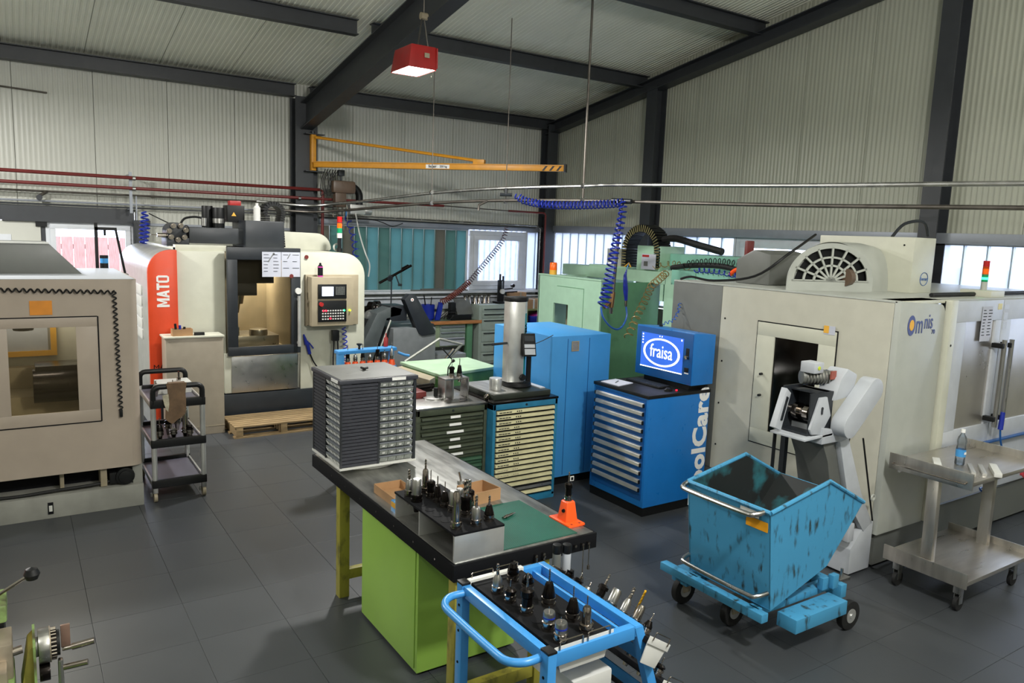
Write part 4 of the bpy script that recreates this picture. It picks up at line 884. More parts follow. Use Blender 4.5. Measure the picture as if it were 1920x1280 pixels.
# ================================================================ ROYAL BLUE WORKSTATION
t = thing('tool_dispenser', 'royal blue workstation cabinet with eleven silver drawer handles and white lettering', 'cabinet', (4.65, 4.8, 0))
X0, X1, Y0, Y1 = 4.66, 5.44, 4.80, 5.56
part('plinth', MB().box(X0+.01, X1, Y0+.01, Y1, 0, .085), BLACK, t); part('body', MB().box(X0, X1, Y0, Y1, .085, 1.095), BLUE2, t, .004)
part('worktop', MB().box(X0-.012, X1, Y0-.008, Y1, 1.095, 1.125), BLACK, t, .004)
part('drawer_bay', MB().box(X0-.004, X0, Y0+.03, Y1-.03, .15, 1.08), BLUED, t)
for k in range(11):
    z = .215+.078*k
    d_ = part('drawer', MB().box(X0-.010, X0-.003, Y0+.035, Y1-.035, z-.012, z+.060), BLUED, t, .002)
    b = MB().prism([(X0-.010, z+.012), (X0-.030, z+.018), (X0-.028, z+.044), (X0-.010, z+.052)], 'y', Y0+.05, Y1-.06); sub('handle', b, ALU, d_, t)
    sub('latch', MB().box(X0-.03, X0-.010, Y1-.058, Y1-.04, z+.014, z+.048), DARK, d_, t, .002); sub('end_cap', MB().box(X0-.03, X0-.010, Y0+.04, Y0+.05, z+.014, z+.048), BLACK, d_, t, .002)
text('lettering', 'ToolCare', .245, WHITE, t, (5.345, Y0-.002, .585), (pi/2, -pi/2, 0), sx=1.10, bold=.010, ext=.001)
t = thing('screen_terminal', 'blue terminal housing with a lit screen standing on the royal blue workstation', 'terminal', (5.15, 4.76, 1.125))
X0 = 5.15; Y0, Y1, Z0, Z1 = 4.77, 5.53, 1.18, 1.665
part('neck', MB().box(5.2, 5.42, 4.85, 5.45, 1.125, 1.18), BLACK, t)
part('housing', MB().prism([(X0, Z0), (5.43, Z0), (5.43, Z1-.02), (X0+.0, Z1)], 'y', Y0, Y1), BLUE2, t, .006)
part('bezel', MB().box(X0-.004, X0, Y0+.01, Y1-.01, Z0+.01, Z1-.01), BLUED, t, .001)
sc = part('screen', MB().box(X0-.007, X0-.004, 4.895, 5.455, 1.265, 1.60), SCREENB, t)
o = text('screen_word', 'fraisa', .18, SCRTXT, t, (X0-.010, 5.175, 1.432), LEFT, sx=.80, bold=.0, ext=.001)
b = MB(); n_ = 48; vs = []
for k in range(n_):
    a = 2*pi*k/n_
    for ry, rz in ((.245, .135), (.218 if cos(a) > -2 else .2, .118)):
        q = 1.0; vs.append((X0-.0085, 5.175+ry*cos(a), 1.43+rz*sin(a)))
b.add(vs, [(2*k, 2*((k+1) % n_), 2*((k+1) % n_)+1, 2*k+1) for k in range(n_)])
part('screen_ellipse', b, SCRTXT, t)
b = MB()
for k in range(4): b.box(X0-.0085, X0-.007, 5.425, 5.44, 1.575-.028*k, 1.588-.028*k)
b.box(X0-.0085, X0-.007, 4.91, 4.925, 1.575, 1.59).box(X0-.0085, X0-.007, 5.17, 5.18, 1.578, 1.59).box(X0-.0085, X0-.007, 5.20, 5.21, 1.578, 1.59).box(X0-.0085, X0-.007, 4.895, 5.455, 1.265, 1.275)
part('screen_icons', b, SCRTXT, t)['kind'] = 'stuff'
part('lock_recess', MB().box(X0-.006, X0-.004, 4.82, 4.86, 1.42, 1.52), BLACK, t, .002); part('lock', MB().cyl((X0-.03, 4.84, 1.44), (X0-.004, 4.84, 1.44), .018, 14).cyl((X0-.028, 4.83, 1.42), (X0-.03, 4.85, 1.445), .008, 8), CHROME, t)
part('card_reader', MB().box(X0-.012, X0-.004, 4.815, 4.865, 1.30, 1.34), BLACK, t, .003); part('reader_label', MB().box(X0-.006, X0-.004, 4.815, 4.865, 1.282, 1.292), WHITE, t)
parts('side_hinge', [(5.17, 5.20, Y1, Y1+.012, 1.52, 1.56), (5.17, 5.20, Y1, Y1+.012, 1.30, 1.34)], CHROME, t, .003)
t = thing('keyboard', 'black keyboard on the worktop before the blue terminal', 'keyboard', (5.0, 5.0, 1.125))
part('base', MB().box(4.965, 5.115, 4.99, 5.45, 1.125, 1.142), BLACK, t, .004); b = MB()
for i in range(5):
    for j in range(16): b.box(4.972+.027*i, 4.994+.027*i, 4.998+.028*j, 5.021+.028*j, 1.142, 1.147)
part('keys', b, DARK, t)['kind'] = 'stuff'
t = thing('computer_mouse', 'small black mouse with a red glow at the corner of the workstation top', 'mouse', (5.0, 4.88, 1.125))
part('shell', MB().lathe([(0, 0), (.03, 0), (.03, .012), (.018, .026), (0, .028)], 16, Matrix.Translation((4.99, 4.90, 1.125)) @ Matrix.Diagonal((1.5, 1, 1, 1))), BLACK, t); part('red_glow', MB().cyl((5.06, 4.865, 1.13), (5.06, 4.865, 1.136), .01, 8), LED_R, t)
t = thing('paper_pad', 'white paper pad lying at the far left of the black worktop', 'paper', (4.7, 5.28, 1.125))
part('sheets', MB().prism([(4.69, 5.24), (4.92, 5.30), (4.90, 5.53), (4.68, 5.49)], 'z', 1.125, 1.132), PAPER, t); part('pen', MB().cyl((4.75, 5.36, 1.136), (4.84, 5.42, 1.136), .004, 8), GREYP, t)
t = thing('antenna', 'short black antenna with blue spiral lead on the terminal top', 'antenna', (5.30, 5.36, 1.655))
part('rod', MB().cyl((5.30, 5.36, 1.655), (5.30, 5.36, 1.80), .004, 6).cyl((5.30, 5.36, 1.655), (5.30, 5.36, 1.675), .018, 12), BLACK, t)
part('spiral_lead', coil([(5.32, 5.36, 1.68), (5.40, 5.30, 1.72), (5.46, 5.30, 1.80), (5.50, 5.32, 1.90)], .014, 8, .004), HOSEL, t)

# ================================================================ OMNIS MACHINE ON THE RIGHT
t = thing('five_axis_machine', 'large cream machining centre with half-round grille dome on its roof', 'machine', (5.5, 3.1, 0))
b = MB().plate_hole((3.142, 4.79), (.36, 2.093), (3.62, 4.36), (.75, 1.80), 'x', 5.50, 5.53); part('side_panel', b, CREAM2, t)
part('rear_side_panel', MB().box(5.50, 5.53, 4.795, 5.42, .36, 2.093), GREYP, t, .002)
dd = part('door_gap', MB().frame(3.575, 4.365, .725, 1.825, .012, 'x', 5.495, 5.4985), INK, t)
dd = part('side_door', MB().plate_hole((3.585, 4.355), (.735, 1.815), (3.74, 4.17), (.86, 1.70), 'x', 5.488, 5.502), PALE, t, .002)
sub('window_pane', MB().box(5.505, 5.511, 3.70, 4.2, .84, 1.72), DGLASS, dd, t)
for z in (1.36, 1.17): sub('door_pin', MB().cyl((5.46, 4.27, z), (5.49, 4.27, z), .011, 10), BLACK, dd, t)
sub('warning_sticker', MB().box(5.485, 5.488, 3.60, 3.70, 1.79, 1.86), PAPER, dd, t); sub('sticker_head', MB().box(5.483, 5.486, 3.655, 3.70, 1.80, 1.86), GOLD, dd, t)
part('inner_wall', MB().box(6.6, 6.64, 3.3, 5.36, .4, 2.0), GREYP, t)
part('inner_column', MB().box(6.0, 6.5, 4.4, 5.2, .4, 1.9), DARK, t)
part('back_wall', MB().box(5.53, 9.1, 5.38, 5.42, .0, 2.09), GREYP, t); 
part('roof', MB().box(5.50, 9.1, 3.12, 5.42, 2.095, 2.11), CREAM, t, .002)
part('base_tank', MB().prism([(3.12, 0.03), (5.38, .03), (5.38, .36), (3.12, .36)], 'x', 5.53, 9.0), GREYP, t)
part('side_skirt', MB().box(5.505, 5.53, 3.3, 4.95, .06, .36), GREYP, t, .003)
part('front_panel', MB().prism([(5.50, .29), (6.14, .29), (6.14, 2.02)] + arc(6.06, 2.0, .08, 0, 90, 5)[1:] + [(5.50, 2.11)], 'y', 3.09, 3.14), CREAM, t, .004)
part('frame_strip', MB().box(6.155, 6.25, 3.05, 3.14, .29, 2.11).box(5.56, 6.155, 3.10, 3.3, 2.085, 2.11), PALE, t, .004)
part('frame_gap', MB().box(6.138, 6.158, 3.10, 3.12, .29, 2.1), INK, t)
text('lettering', 'm', .21, NAVY, t, (5.777, 3.087, 1.925), FRONT, sx=.66); text('lettering', 'nis', .17, NAVY, t, (5.905, 3.087, 1.945), FRONT, sx=.68); text('lettering', '70', .05, NAVY, t, (5.985, 3.087, 1.865), FRONT)
b = MB(); b.lathe([(0, 0), (.062, 0), (.062, .002), (0, .002)], 28, Matrix.Translation((5.665, 3.088, 1.925)) @ Matrix.Rotation(pi/2, 4, 'X') @ Matrix.Diagonal((.85, 1.25, 1, 1))); part('logo_ring', b, NAVY, t)
b = MB(); b.lathe([(0, 0), (.036, 0), (.036, .002), (0, .002)], 24, Matrix.Translation((5.665, 3.0855, 1.927)) @ Matrix.Rotation(pi/2, 4, 'X') @ Matrix.Diagonal((.85, 1.15, 1, 1))); part('logo_dot', b, GOLD, t)
for x0, x1, wx0, wx1 in ((6.26, 7.02, 6.43, 6.92), (7.03, 8.3, 7.19, 7.75)):
    dd = part('door', MB().plate_hole((x0, x1), (.87, 2.10), (wx0, wx1), (1.03, 1.93), 'y', 3.06, 3.10), LGREY, t, .003)
    sub('window_sheet', MB().box(wx0-.01, wx1+.01, 3.075, 3.085, 1.02, 1.94), INOX, dd, t)
    hx = 6.94 if x0 < 7 else 7.07
    sub('handle_bar', MB().cyl((hx, 2.98, 1.02), (hx, 2.98, 1.77), .02, 14), STEELB, dd, t)
    parts('handle_mount', [(hx-.05 if x0 < 7 else hx-.03, hx, 2.97, 3.06, 1.70, 1.74), (hx-.05 if x0 < 7 else hx-.03, hx, 2.97, 3.06, 1.07, 1.11)], BLACK, t, .003, dd)
part('door_sill', MB().box(6.26, 8.3, 3.03, 3.10, .855, .87), BLUED, t, .002)
part('front_apron', MB().box(6.25, 8.3, 3.08, 3.12, .40, .855), LGREY, t, .004)
part('base_front', MB().prism([(5.55, .05), (6.9, .05), (6.9, .13), (7.15, .13), (7.15, .05), (8.3, .05), (8.3, .40), (5.55, .29)], 'y', 3.13, 3.17), GREYP, t, .003)
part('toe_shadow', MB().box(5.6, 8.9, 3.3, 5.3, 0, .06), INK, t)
part('cable_duct', MB().tube([(6.3, 3.3, 2.13), (7.0, 3.3, 2.13), (8.9, 3.3, 2.13)], .018, 8), BLACK, t); part('junction_box', MB().box(7.0, 7.24, 3.16, 3.42, 2.11, 2.165), PALE, t, .004)
# dome
A = Vector((5.58, 4.17, 2.11)); B_ = Vector((6.34, 3.85, 2.11)); dx = (B_-A); Wd = dx.length; dx.normalize(); cen = (A+B_)/2; E_ = Vector((.66, .03, 0)); RD = Wd/2
def dome_pt(u, v, e=0): return cen+dx*u+Vector((0, 0, v))+E_*e
b = MB(); N = 28; vs = []
for e, r in ((0, RD), (.55, RD), (.78, RD*.96)):
    for k in range(N+1): a = pi*k/N; vs.append(dome_pt(r*cos(a), (r-.0)*sin(a)*1.03, e))
fs = [(j*(N+1)+k, j*(N+1)+k+1, (j+1)*(N+1)+k+1, (j+1)*(N+1)+k) for j in range(2) for k in range(N)]; b.add(vs, fs)
part('dome_cover', b, CREAM, t)
b = MB(); vs = []
for e, r in ((.70, RD*.80), (1.22, RD*.78)):
    for k in range(N+1): a = pi*k/N; vs.append(dome_pt(r*cos(a)-.0, r*sin(a), e))
b.add(vs, [(k, k+1, N+1+k+1, N+1+k) for k in range(N)]+[tuple(range(N+1, 2*N+2))]); part('dome_tail', b, CREAM, t)
# grille plate: polar bars
b = MB(); vc = .085; th = -dx.cross(Vector((0, 0, 1))).normalized()*.0
nrm = dx.cross(Vector((0, 0, 1))).normalized()
def ring(r0, r1, a0=0, a1=180, n=24, sc0=1, sc1=1):
    for k in range(n):
        q = []
        for a in (a0+(a1-a0)*k/n, a0+(a1-a0)*(k+1)/n):
            for r, s_ in ((r0, sc0), (r1, sc1)): q.append((r*cos(R(a)), vc+(r if callable(s_) else r*s_)*sin(R(a))))
        P4 = [q[0], q[1], q[3], q[2]]
        b.add([dome_pt(p[0], p[1])+nrm*.012 for p in P4]+[dome_pt(p[0], p[1])-nrm*.0 for p in P4], [(0, 1, 2, 3), (7, 6, 5, 4), (0, 4, 5, 1), (1, 5, 6, 2), (2, 6, 7, 3), (3, 7, 4, 0)])
ring(RD*.86, RD*1.0, n=30, sc0=.80, sc1=.80); ring(RD*.60, RD*.65, sc0=.80, sc1=.80); ring(RD*.36, RD*.41, sc0=.85, sc1=.85); ring(0, RD*.12, sc0=.8, sc1=.8)
def bar(u0, v0, u1, v1, w_):
    d = Vector((u1-u0, v1-v0)).normalized(); n2 = Vector((-d.y, d.x))*w_/2
    P4 = [(u0+n2.x, v0+n2.y), (u1+n2.x, v1+n2.y), (u1-n2.x, v1-n2.y), (u0-n2.x, v0-n2.y)]
    b.add([dome_pt(*p)+nrm*.012 for p in P4]+[dome_pt(*p) for p in P4], [(0, 1, 2, 3), (7, 6, 5, 4), (0, 4, 5, 1), (1, 5, 6, 2), (2, 6, 7, 3), (3, 7, 4, 0)])
for k in range(9):
    a = R(22.5*k); bar(0, vc, RD*.9*cos(a), vc+RD*.72*sin(a), .018)
bar(-RD, vc/2, RD, vc/2, vc)
part('dome_grille', b, CREAM, t)
b = MB(); b.add([dome_pt(u, v, .12) for u, v in [(RD*.97*cos(pi*k/20), RD*.97*sin(pi*k/20)) for k in range(21)]], [tuple(range(21))]); part('dome_interior', b, BLACK, t)
part('machine_hub', MB().cyl(dome_pt(.12, .12, .02), dome_pt(.12, .12, .12), .08, 18), BROWN, t)
# emblem tower
part('tower', MB().prism([(6.62, 2.11), (6.62, 2.60), (6.97, 2.60), (6.97, 2.11)], 'y', 3.66, 4.6), PALE, t, .006)
b = MB().tube([(6.83+.064*cos(a*pi/14), 3.658, 2.235+.058*sin(a*pi/14)) for a in range(28)], .003, 6, True); part('emblem_ring', b, BLUED, t)
text('emblem', 'Ferrari', .045, BLUED, t, (6.83, 3.657, 2.235), FRONT)
b = MB()
for y in (3.75, 4.3): b.cyl((6.615, y, 2.53), (6.622, y, 2.53), .008, 8)
for k in range(4): b.cyl((5.497, 4.74, .6+.4*k), (5.502, 4.74, .6+.4*k), .009, 8)
b.cyl((6.20, 3.048, 1.75), (6.20, 3.052, 1.75), .010, 8)
part('screws', b, INK, t)['kind'] = 'stuff'
part('rear_drive', MB().prism([(4.6, 2.11), (5.0, 2.11), (5.0, 2.34), (4.8, 2.44), (4.6, 2.40)], 'x', 5.9, 6.5), GREYP, t, .02)
part('red_lug', MB().box(6.05, 6.15, 5.0, 5.04, 2.3, 2.52), REDPIPE, t, .01)
part('top_cable', MB().tube(spline([(5.55, 5.38, 2.12), (5.56, 5.25, 2.15), (5.6, 5.0, 2.13), (5.7, 4.6, 2.2), (5.9, 4.4, 2.42), (6.4, 4.5, 2.6)], 6), .012, 6), BLACK, t)
part('tower_cable', MB().tube(spline([(6.75, 3.95, 2.6), (6.76, 3.85, 2.72), (6.8, 3.7, 2.74), (6.9, 3.7, 2.62)], 5), .014, 6), DARK, t)
t = thing('signal_tower', 'small red orange green stack light on the cream machine by the right window', 'signal light', (7.16, 3.3, 2.165))
for z, m, nm in ((2.165, CREAM, 'base_module'), (2.235, GRL, 'green_lens'), (2.30, ORL, 'orange_lens'), (2.35, REDL, 'red_lens')): part(nm, MB().cyl((7.16, 3.3, z), (7.16, 3.3, z+.07), .026, 16), m, t)
part('lit_ring', MB().cyl((7.16, 3.3, 2.255), (7.16, 3.3, 2.275), .0275, 16), LED_G, t, 0, 'lit green segment')
t = sheet('note_sheet', 'printed note hanging on the cream machine door above the steel window', 6.66, 6.83, 1.76, 2.05, 3.055, 9)
t = thing('door_labels', 'small printed labels on the cream machine between its doors', 'label', (6.95, 3.055, 2.0))
part('yellow_label', MB().box(6.93, 6.99, 3.056, 3.06, 2.02, 2.07), mat('pale_yellow_label', '#d8cf9a', .6), t); parts('grey_label', [(7.035, 7.12, 3.056, 3.06, 2.02, 2.06), (7.04, 7.11, 3.056, 3.06, 1.93, 1.99), (7.04, 7.11, 3.056, 3.06, 1.85, 1.91)], LGREY, t)
t = thing('air_gun', 'dark blue air gun hanging between the long steel door handles', 'air gun', (7.0, 2.97, 1.0))
part('body', MB().tube([(7.0, 2.95, 1.15), (6.99, 2.95, 1.0)], [.018, .022], 8), DBLUE, t); part('hose', MB().tube(spline([(6.99, 2.95, 1.0), (7.0, 2.94, .9), (7.06, 2.93, .78)], 5), .008, 6), BLUED, t)

# ================================================================ CHIP CONVEYOR
t = thing('chip_conveyor', 'light grey chip conveyor with pulley guard rising over the blue bin', 'conveyor', (5.25, 3.15, 0))
def stadium(c0, c1, r, n=10):
    d = math.degrees(math.atan2(c1[1]-c0[1], c1[0]-c0[0])); return arc(*c0, r, d+90, d+270, n)+arc(*c1, r, d-90, d+90, n)
part('belt_guard', MB().prism(stadium((4.925, 1.235), (5.19, 1.475), .088), 'y', 3.03, 3.14), LGREY, t, .006)
part('duct', MB().prism([(4.74, 1.20), (5.02, 1.14), (5.20, .80), (5.42, .40), (5.16, .30), (4.98, .62), (4.88, .95)], 'y', 3.16, 3.44), GREYP, t, .006)
part('duct_edge', MB().prism([(4.94, 1.10), (5.04, 1.12), (5.28, .66), (5.46, .40), (5.36, .34), (5.12, .62)], 'y', 3.115, 3.16), LGREY, t, .004)
part('duct_cap', MB().prism([(4.74, 1.10), (5.06, 1.10), (5.08, 1.16), (4.74, 1.22)], 'y', 3.13, 3.46), LGREY, t, .004)
part('base_trough', MB().prism([(5.22, .02), (5.49, .02), (5.49, .40), (5.40, .42), (5.22, .22)], 'y', 3.12, 3.64), LGREY, t, .006)
part('side_bar', MB().tube([(5.20, 3.10, 1.10), (5.44, 3.10, .42)], .007, 6), BLACK, t); part('stay_plate', MB().prism([(5.05, 1.06), (5.16, 1.06), (5.22, 1.22)], 'y', 3.18, 3.2), BLACK, t)
b = MB(); b.T = Matrix.Translation((5.38, 3.08, .62)) @ Matrix.Rotation(pi/2, 4, 'X'); b.tube([(.022*cos(a*.5236), .022*sin(a*.5236), 0) for a in range(12)], .007, 6, True); part('lifting_eye', b, CREAM, t)
parts('outlet_wall', [(4.62, 4.88, 3.165, 3.175, 1.18, 1.47), (4.62, 4.88, 3.39, 3.40, 1.18, 1.49), (4.62, 4.88, 3.17, 3.40, 1.17, 1.18), (4.70, 4.88, 3.17, 3.40, 1.46, 1.47), (4.80, 4.86, 3.17, 3.40, 1.18, 1.47)], DARK, t)
part('sprocket_shaft', MB().cyl((4.72, 3.18, 1.31), (4.72, 3.39, 1.31), .035, 12).cyl((4.72, 3.22, 1.31), (4.72, 3.26, 1.31), .06, 14).cyl((4.72, 3.31, 1.31), (4.72, 3.35, 1.31), .06, 14), CHROME, t)
part('side_flap', MB().prism([(4.61, 1.22), (4.64, 1.18), (4.74, 1.17), (4.84, 1.30), (4.78, 1.44), (4.70, 1.44)], 'y', 3.145, 3.163), LGREY, t, .003); part('flap_handle', MB().cyl((4.73, 3.14, 1.36), (4.73, 3.147, 1.36), .012, 8).box(4.72, 4.735, 3.138, 3.146, 1.32, 1.36), DARK, t)
part('side_flap', MB().prism([(4.36, 1.22), (4.42, 1.20), (4.50, 1.44), (4.47, 1.47)], 'y', 3.39, 3.42).prism([(4.36, 1.22), (4.42, 1.20), (4.50, 1.44), (4.47, 1.47)], 'y', 3.36, 3.385) if 0 else MB().prism([(4.50, 1.20), (4.57, 1.17), (4.65, 1.44), (4.60, 1.48)], 'y', 3.35, 3.40), LGREY, t, .004); part('flap_slot', MB().prism([(4.55, 1.25), (4.57, 1.245), (4.62, 1.41), (4.60, 1.42)], 'y', 3.344, 3.351), DARK, t)
part('chute_lip', MB().prism([(4.54, 1.145), (4.86, 1.155), (4.86, 1.175), (4.54, 1.16)], 'y', 3.13, 3.42), LGREY, t, .003)
m_ = part('gear_motor', MB().cyl((4.76, 3.36, 1.55), (4.96, 3.24, 1.55), .052, 20), GREYP, t, .003)
for k in range(8):
    f = .1+k*.1; p = Vector((4.76, 3.36, 1.55)).lerp(Vector((4.96, 3.24, 1.55)), f); q = Vector((4.76, 3.36, 1.55)).lerp(Vector((4.96, 3.24, 1.55)), f+.03)
    sub('cooling_fin', MB().cyl(p, q, .058, 18), STEELB, m_, t)
part('terminal_box', MB().box(4.74, 4.85, 3.24, 3.36, 1.59, 1.67), LGREY, t, .01); part('yellow_dot', MB().cyl((4.79, 3.235, 1.63), (4.79, 3.241, 1.63), .014, 12), mat('yellow_sticker', '#c8d838', .6), t); part('red_plate', MB().box(4.87, 4.93, 3.19, 3.20, 1.55, 1.61), mat('dull_red_plate', '#a05548', .5), t)
part('gearbox', MB().prism([(4.86, 1.40), (5.08, 1.42), (5.12, 1.58), (5.0, 1.63), (4.92, 1.56)], 'y', 3.14, 3.30), LGREY, t, .02)
part('support_leg', MB().box(4.78, 4.82, 3.46, 3.50, .0, 1.16), DARK, t); part('support_leg', MB().cyl((4.60, 3.42, .0), (4.60, 3.42, 1.16), .013, 10), BLACK, t)
part('switch_box', MB().box(4.56, 4.64, 3.22, 3.30, .24, .44) if 0 else MB().box(5.14, 5.21, 3.10, 3.16, .30, .44), LGREY, t, .006)

# ================================================================ BLUE TIPPING BIN
t = thing('chip_bin', 'worn blue steel tipping bin on wheels below the chip conveyor', 'bin', (3.66, 2.7, 0))
y0, y1 = 2.70, 3.36
prof = [(3.66, .93), (4.22, 1.04), (4.61, .84), (4.27, .47), (3.735, .30)]
part('side_plate', MB().prism(prof, 'y', y0, y0+.006), BINBLUE, t); part('side_plate', MB().prism(prof, 'y', y1-.006, y1), BINBLUE, t)
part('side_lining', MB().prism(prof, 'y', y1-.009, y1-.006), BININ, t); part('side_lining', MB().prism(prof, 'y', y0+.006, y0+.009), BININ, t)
def wallp(name, p, q, m, n2=None, tk=.006):
    d = Vector((q[0]-p[0], q[1]-p[1])).normalized(); nn = Vector((-d.y, d.x))*tk
    part(name, MB().prism([p, q, (q[0]+nn.x, q[1]+nn.y), (p[0]+nn.x, p[1]+nn.y)], 'y', y0+.004, y1-.004), m, t)
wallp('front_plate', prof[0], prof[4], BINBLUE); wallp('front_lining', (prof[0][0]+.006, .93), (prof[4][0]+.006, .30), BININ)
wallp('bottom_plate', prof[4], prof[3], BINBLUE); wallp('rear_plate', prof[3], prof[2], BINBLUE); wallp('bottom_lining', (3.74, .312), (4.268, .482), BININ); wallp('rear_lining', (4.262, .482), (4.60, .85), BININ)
for yy in (y0, y1): part('rim', MB().tube([(prof[0][0], yy, prof[0][1]), (prof[1][0], yy, prof[1][1]), (prof[2][0], yy, prof[2][1])], .014, 8), BINBLUE, t)
part('rim', MB().tube([(prof[0][0], y0, .93), (prof[0][0], y1, .93)], .014, 8), BINBLUE, t); part('rim', MB().tube([(4.61, y0, .84), (4.61, y1, .84)], .012, 8), BINBLUE, t)
def bent(y0_, y1_, x, z, out, r): return MB().tube(spline([(x+.01, y0_, z+.01), (x-out*.7, y0_+.02, z), (x-out, y0_+.09, z-.005), (x-out, y1_-.09, z-.005), (x-out*.7, y1_-.02, z), (x+.01, y1_, z+.01)], 5), r, 10)
part('push_handle', bent(y0+.04, y1-.0, 3.66, .915, .09, .016), STEELB, t, 0, 'bare steel push handle'); part('lower_handle', bent(y0+.02, y1-.0, 3.71, .40, .09, .014), STEELB, t)
part('yellow_label', MB().box(3.668, 3.672, 2.72, 2.88, .80, .86), mat('orange_yellow_label', '#e09a18', .5), t); part('white_label', MB().box(3.655, 3.659, 2.78, 2.92, .87, .91), WHITEP, t)
parts('fork_pocket', [(3.86, 4.38, 2.60, 2.74, .16, .25), (3.74, 4.3, 3.38, 3.52, .16, .25)], BINBLUE, t, .004)
parts('chassis_rail', [(3.70, 4.52, 2.76, 2.84, .245, .29), (3.70, 4.52, 3.26, 3.34, .245, .29), (3.66, 3.72, 2.70, 3.56, .235, .29), (4.46, 4.52, 2.70, 3.42, .20, .29)], BINBLUE, t, .004)
parts('hinge_block', [(4.28, 4.34, 2.72, 2.76, .29, .37), (4.36, 4.42, 2.70, 2.74, .29, .38)], BINBLUE, t, .003)
part('latch', MB().box(4.50, 4.62, 2.74, 2.80, .28, .30).cyl((4.56, 2.77, .30), (4.56, 2.77, .36), .01, 8), STEELB, t)
for x, y, fork in ((4.50, 2.66, 0), (4.50, 3.42, 0), (3.86, 3.08, 1), (3.80, 3.46, 1)):
    w_ = part('wheel', MB().cyl((x, y-.022, .098), (x, y+.022, .098), .098, 26), RUBBER, t, .006)
    sub('hub', MB().cyl((x, y-.026, .098), (x, y+.026, .098), .048, 18).cyl((x, y-.032, .098), (x, y+.032, .098), .016, 12), ALU, w_, t)
    if fork: sub('fork', MB().prism([(x-.03, .09), (x+.03, .09), (x+.06, .24), (x-.06, .24)], 'y', y-.034, y-.028), CLAY, w_, t)

# ================================================================ STEEL CART
t = thing('steel_cart', 'stainless two-tier cart with raised end lips beside the cream machine', 'cart', (5.3, 2.4, 0))
part('top_tray', MB().box(5.45, 6.46, 2.42, 3.02, .895, .925), INOX, t, .003); parts('tray_lip', [(5.44, 5.452, 2.42, 3.02, .865, .985), (6.458, 6.47, 2.42, 3.02, .865, .985)], INOX, t, .003)
part('bottom_tray', MB().box(5.36, 6.28, 2.34, 2.94, .225, .255), INOX, t, .003); parts('tray_lip', [(5.35, 5.362, 2.34, 2.94, .20, .31), (6.278, 6.29, 2.34, 2.94, .20, .31)], INOX, t, .003)
for xa, xb in ((5.47, 5.37), (6.32, 6.18)):
    part('post', MB().add([(xb, 2.60, .25), (xb+.05, 2.60, .25), (xb+.05, 2.68, .25), (xb, 2.68, .25), (xa, 2.66, .895), (xa+.05, 2.66, .895), (xa+.05, 2.74, .895), (xa, 2.74, .895)], [(0, 3, 2, 1), (4, 5, 6, 7), (0, 1, 5, 4), (1, 2, 6, 5), (2, 3, 7, 6), (3, 0, 4, 7)]), INOX, t, .003)
part('rail', MB().tube([(5.44, 2.46, .915), (5.41, 2.46, .91), (5.41, 2.98, .91), (5.44, 2.98, .915)], .006, 8), CHROME, t)
for x, y in ((5.42, 2.42), (5.42, 2.86), (6.22, 2.42), (6.22, 2.86)):
    c_ = part('caster', MB().box(x-.02, x+.03, y-.025, y+.025, .13, .225).box(x-.01, x+.04, y-.02, y-.015, .05, .14).box(x-.01, x+.04, y+.015, y+.02, .05, .14), STEELB, t, .002)
    sub('wheel', MB().cyl((x+.015, y-.013, .055), (x+.015, y+.013, .055), .055, 20), RUBBER, c_, t)
t = thing('water_bottle', 'clear plastic water bottle with blue label on the steel cart', 'bottle', (5.82, 2.68, .925))
T_ = Matrix.Translation((5.82, 2.70, .925))
part('bottle', MB().lathe([(0, 0), (.030, 0), (.034, .01), (.034, .12), (.030, .15), (.034, .18), (.028, .21), (.013, .235), (.013, .25), (0, .25)], 22, T_), BOTTLE, t)
part('cap', MB().lathe([(0, .245), (.015, .245), (.015, .27), (0, .27)], 16, T_), WHITE, t); part('blue_label', MB().cyl((5.82, 2.70, .99), (5.82, 2.70, 1.045), .0346, 22, cap=False), BLUE, t); part('label_text', MB().box(5.80, 5.83, 2.6645, 2.6655, 1.01, 1.028), WHITE, t)
part('water', MB().cyl((5.82, 2.70, .93), (5.82, 2.70, .965), .031, 18), BOTTLE, t)
for i, (x, y, L, w_, lab) in enumerate(((5.62, 2.76, .28, .05, 'broad flat white profile lying left on the steel cart'), (5.75, 2.58, .26, .03, 'slim silver rod lying in front of the water bottle on the cart'), (5.80, 2.53, .26, .03, 'second slim silver rod lying in front of the water bottle'), (5.86, 2.47, .28, .05, 'white block profile lying nearest the cart front edge'))):
    b = MB(); b.T = Matrix.Translation((x, y, .925)) @ Matrix.Rotation(.55, 4, 'Z'); b.box(-L/2, L/2, -w_/2, w_/2, 0, .02 if w_ < .04 else .03); tag(obj('profile_bar', b, WHITEP if w_ > .04 else ALU, None, .003), lab, 'profile')
b = MB(); g = 8; vs = []
for j in range(g+1):
    for i in range(g+1):
        u, v = i/g, j/g; x = 6.14+.30*u*(1-.35*v)+.12*v; z = .885-.19*v*(1.1-abs(u-.7)); vs.append((x, 2.418-.012*sin(u*8)*v-.004, z))
fs = [(j*(g+1)+i, j*(g+1)+i+1, (j+1)*(g+1)+i+1, (j+1)*(g+1)+i) for j in range(g) for i in range(g)]
b.add(vs, fs); b.add([(v[0], v[1]+.005, v[2]) for v in vs], fs); b.box(6.16, 6.42, 2.416, 2.43, .872, .888)
tag(obj('red_cloth', b, CLOTHR), 'red cloth hanging from the front edge of the steel cart', 'cloth')
tag(obj('blue_spiral_hose', coil([(6.55, 2.95, .80), (6.62, 2.85, .70), (6.66, 2.85, .60), (6.70, 2.9, .5)], .035, 5, .008), HOSEL), 'blue spiral hose behind the steel cart at the right edge', 'hose')
t = thing('wall_hook', 'short black hook with a white tip on the cream machine by the steel cart', 'hook', (5.60, 3.08, .84))
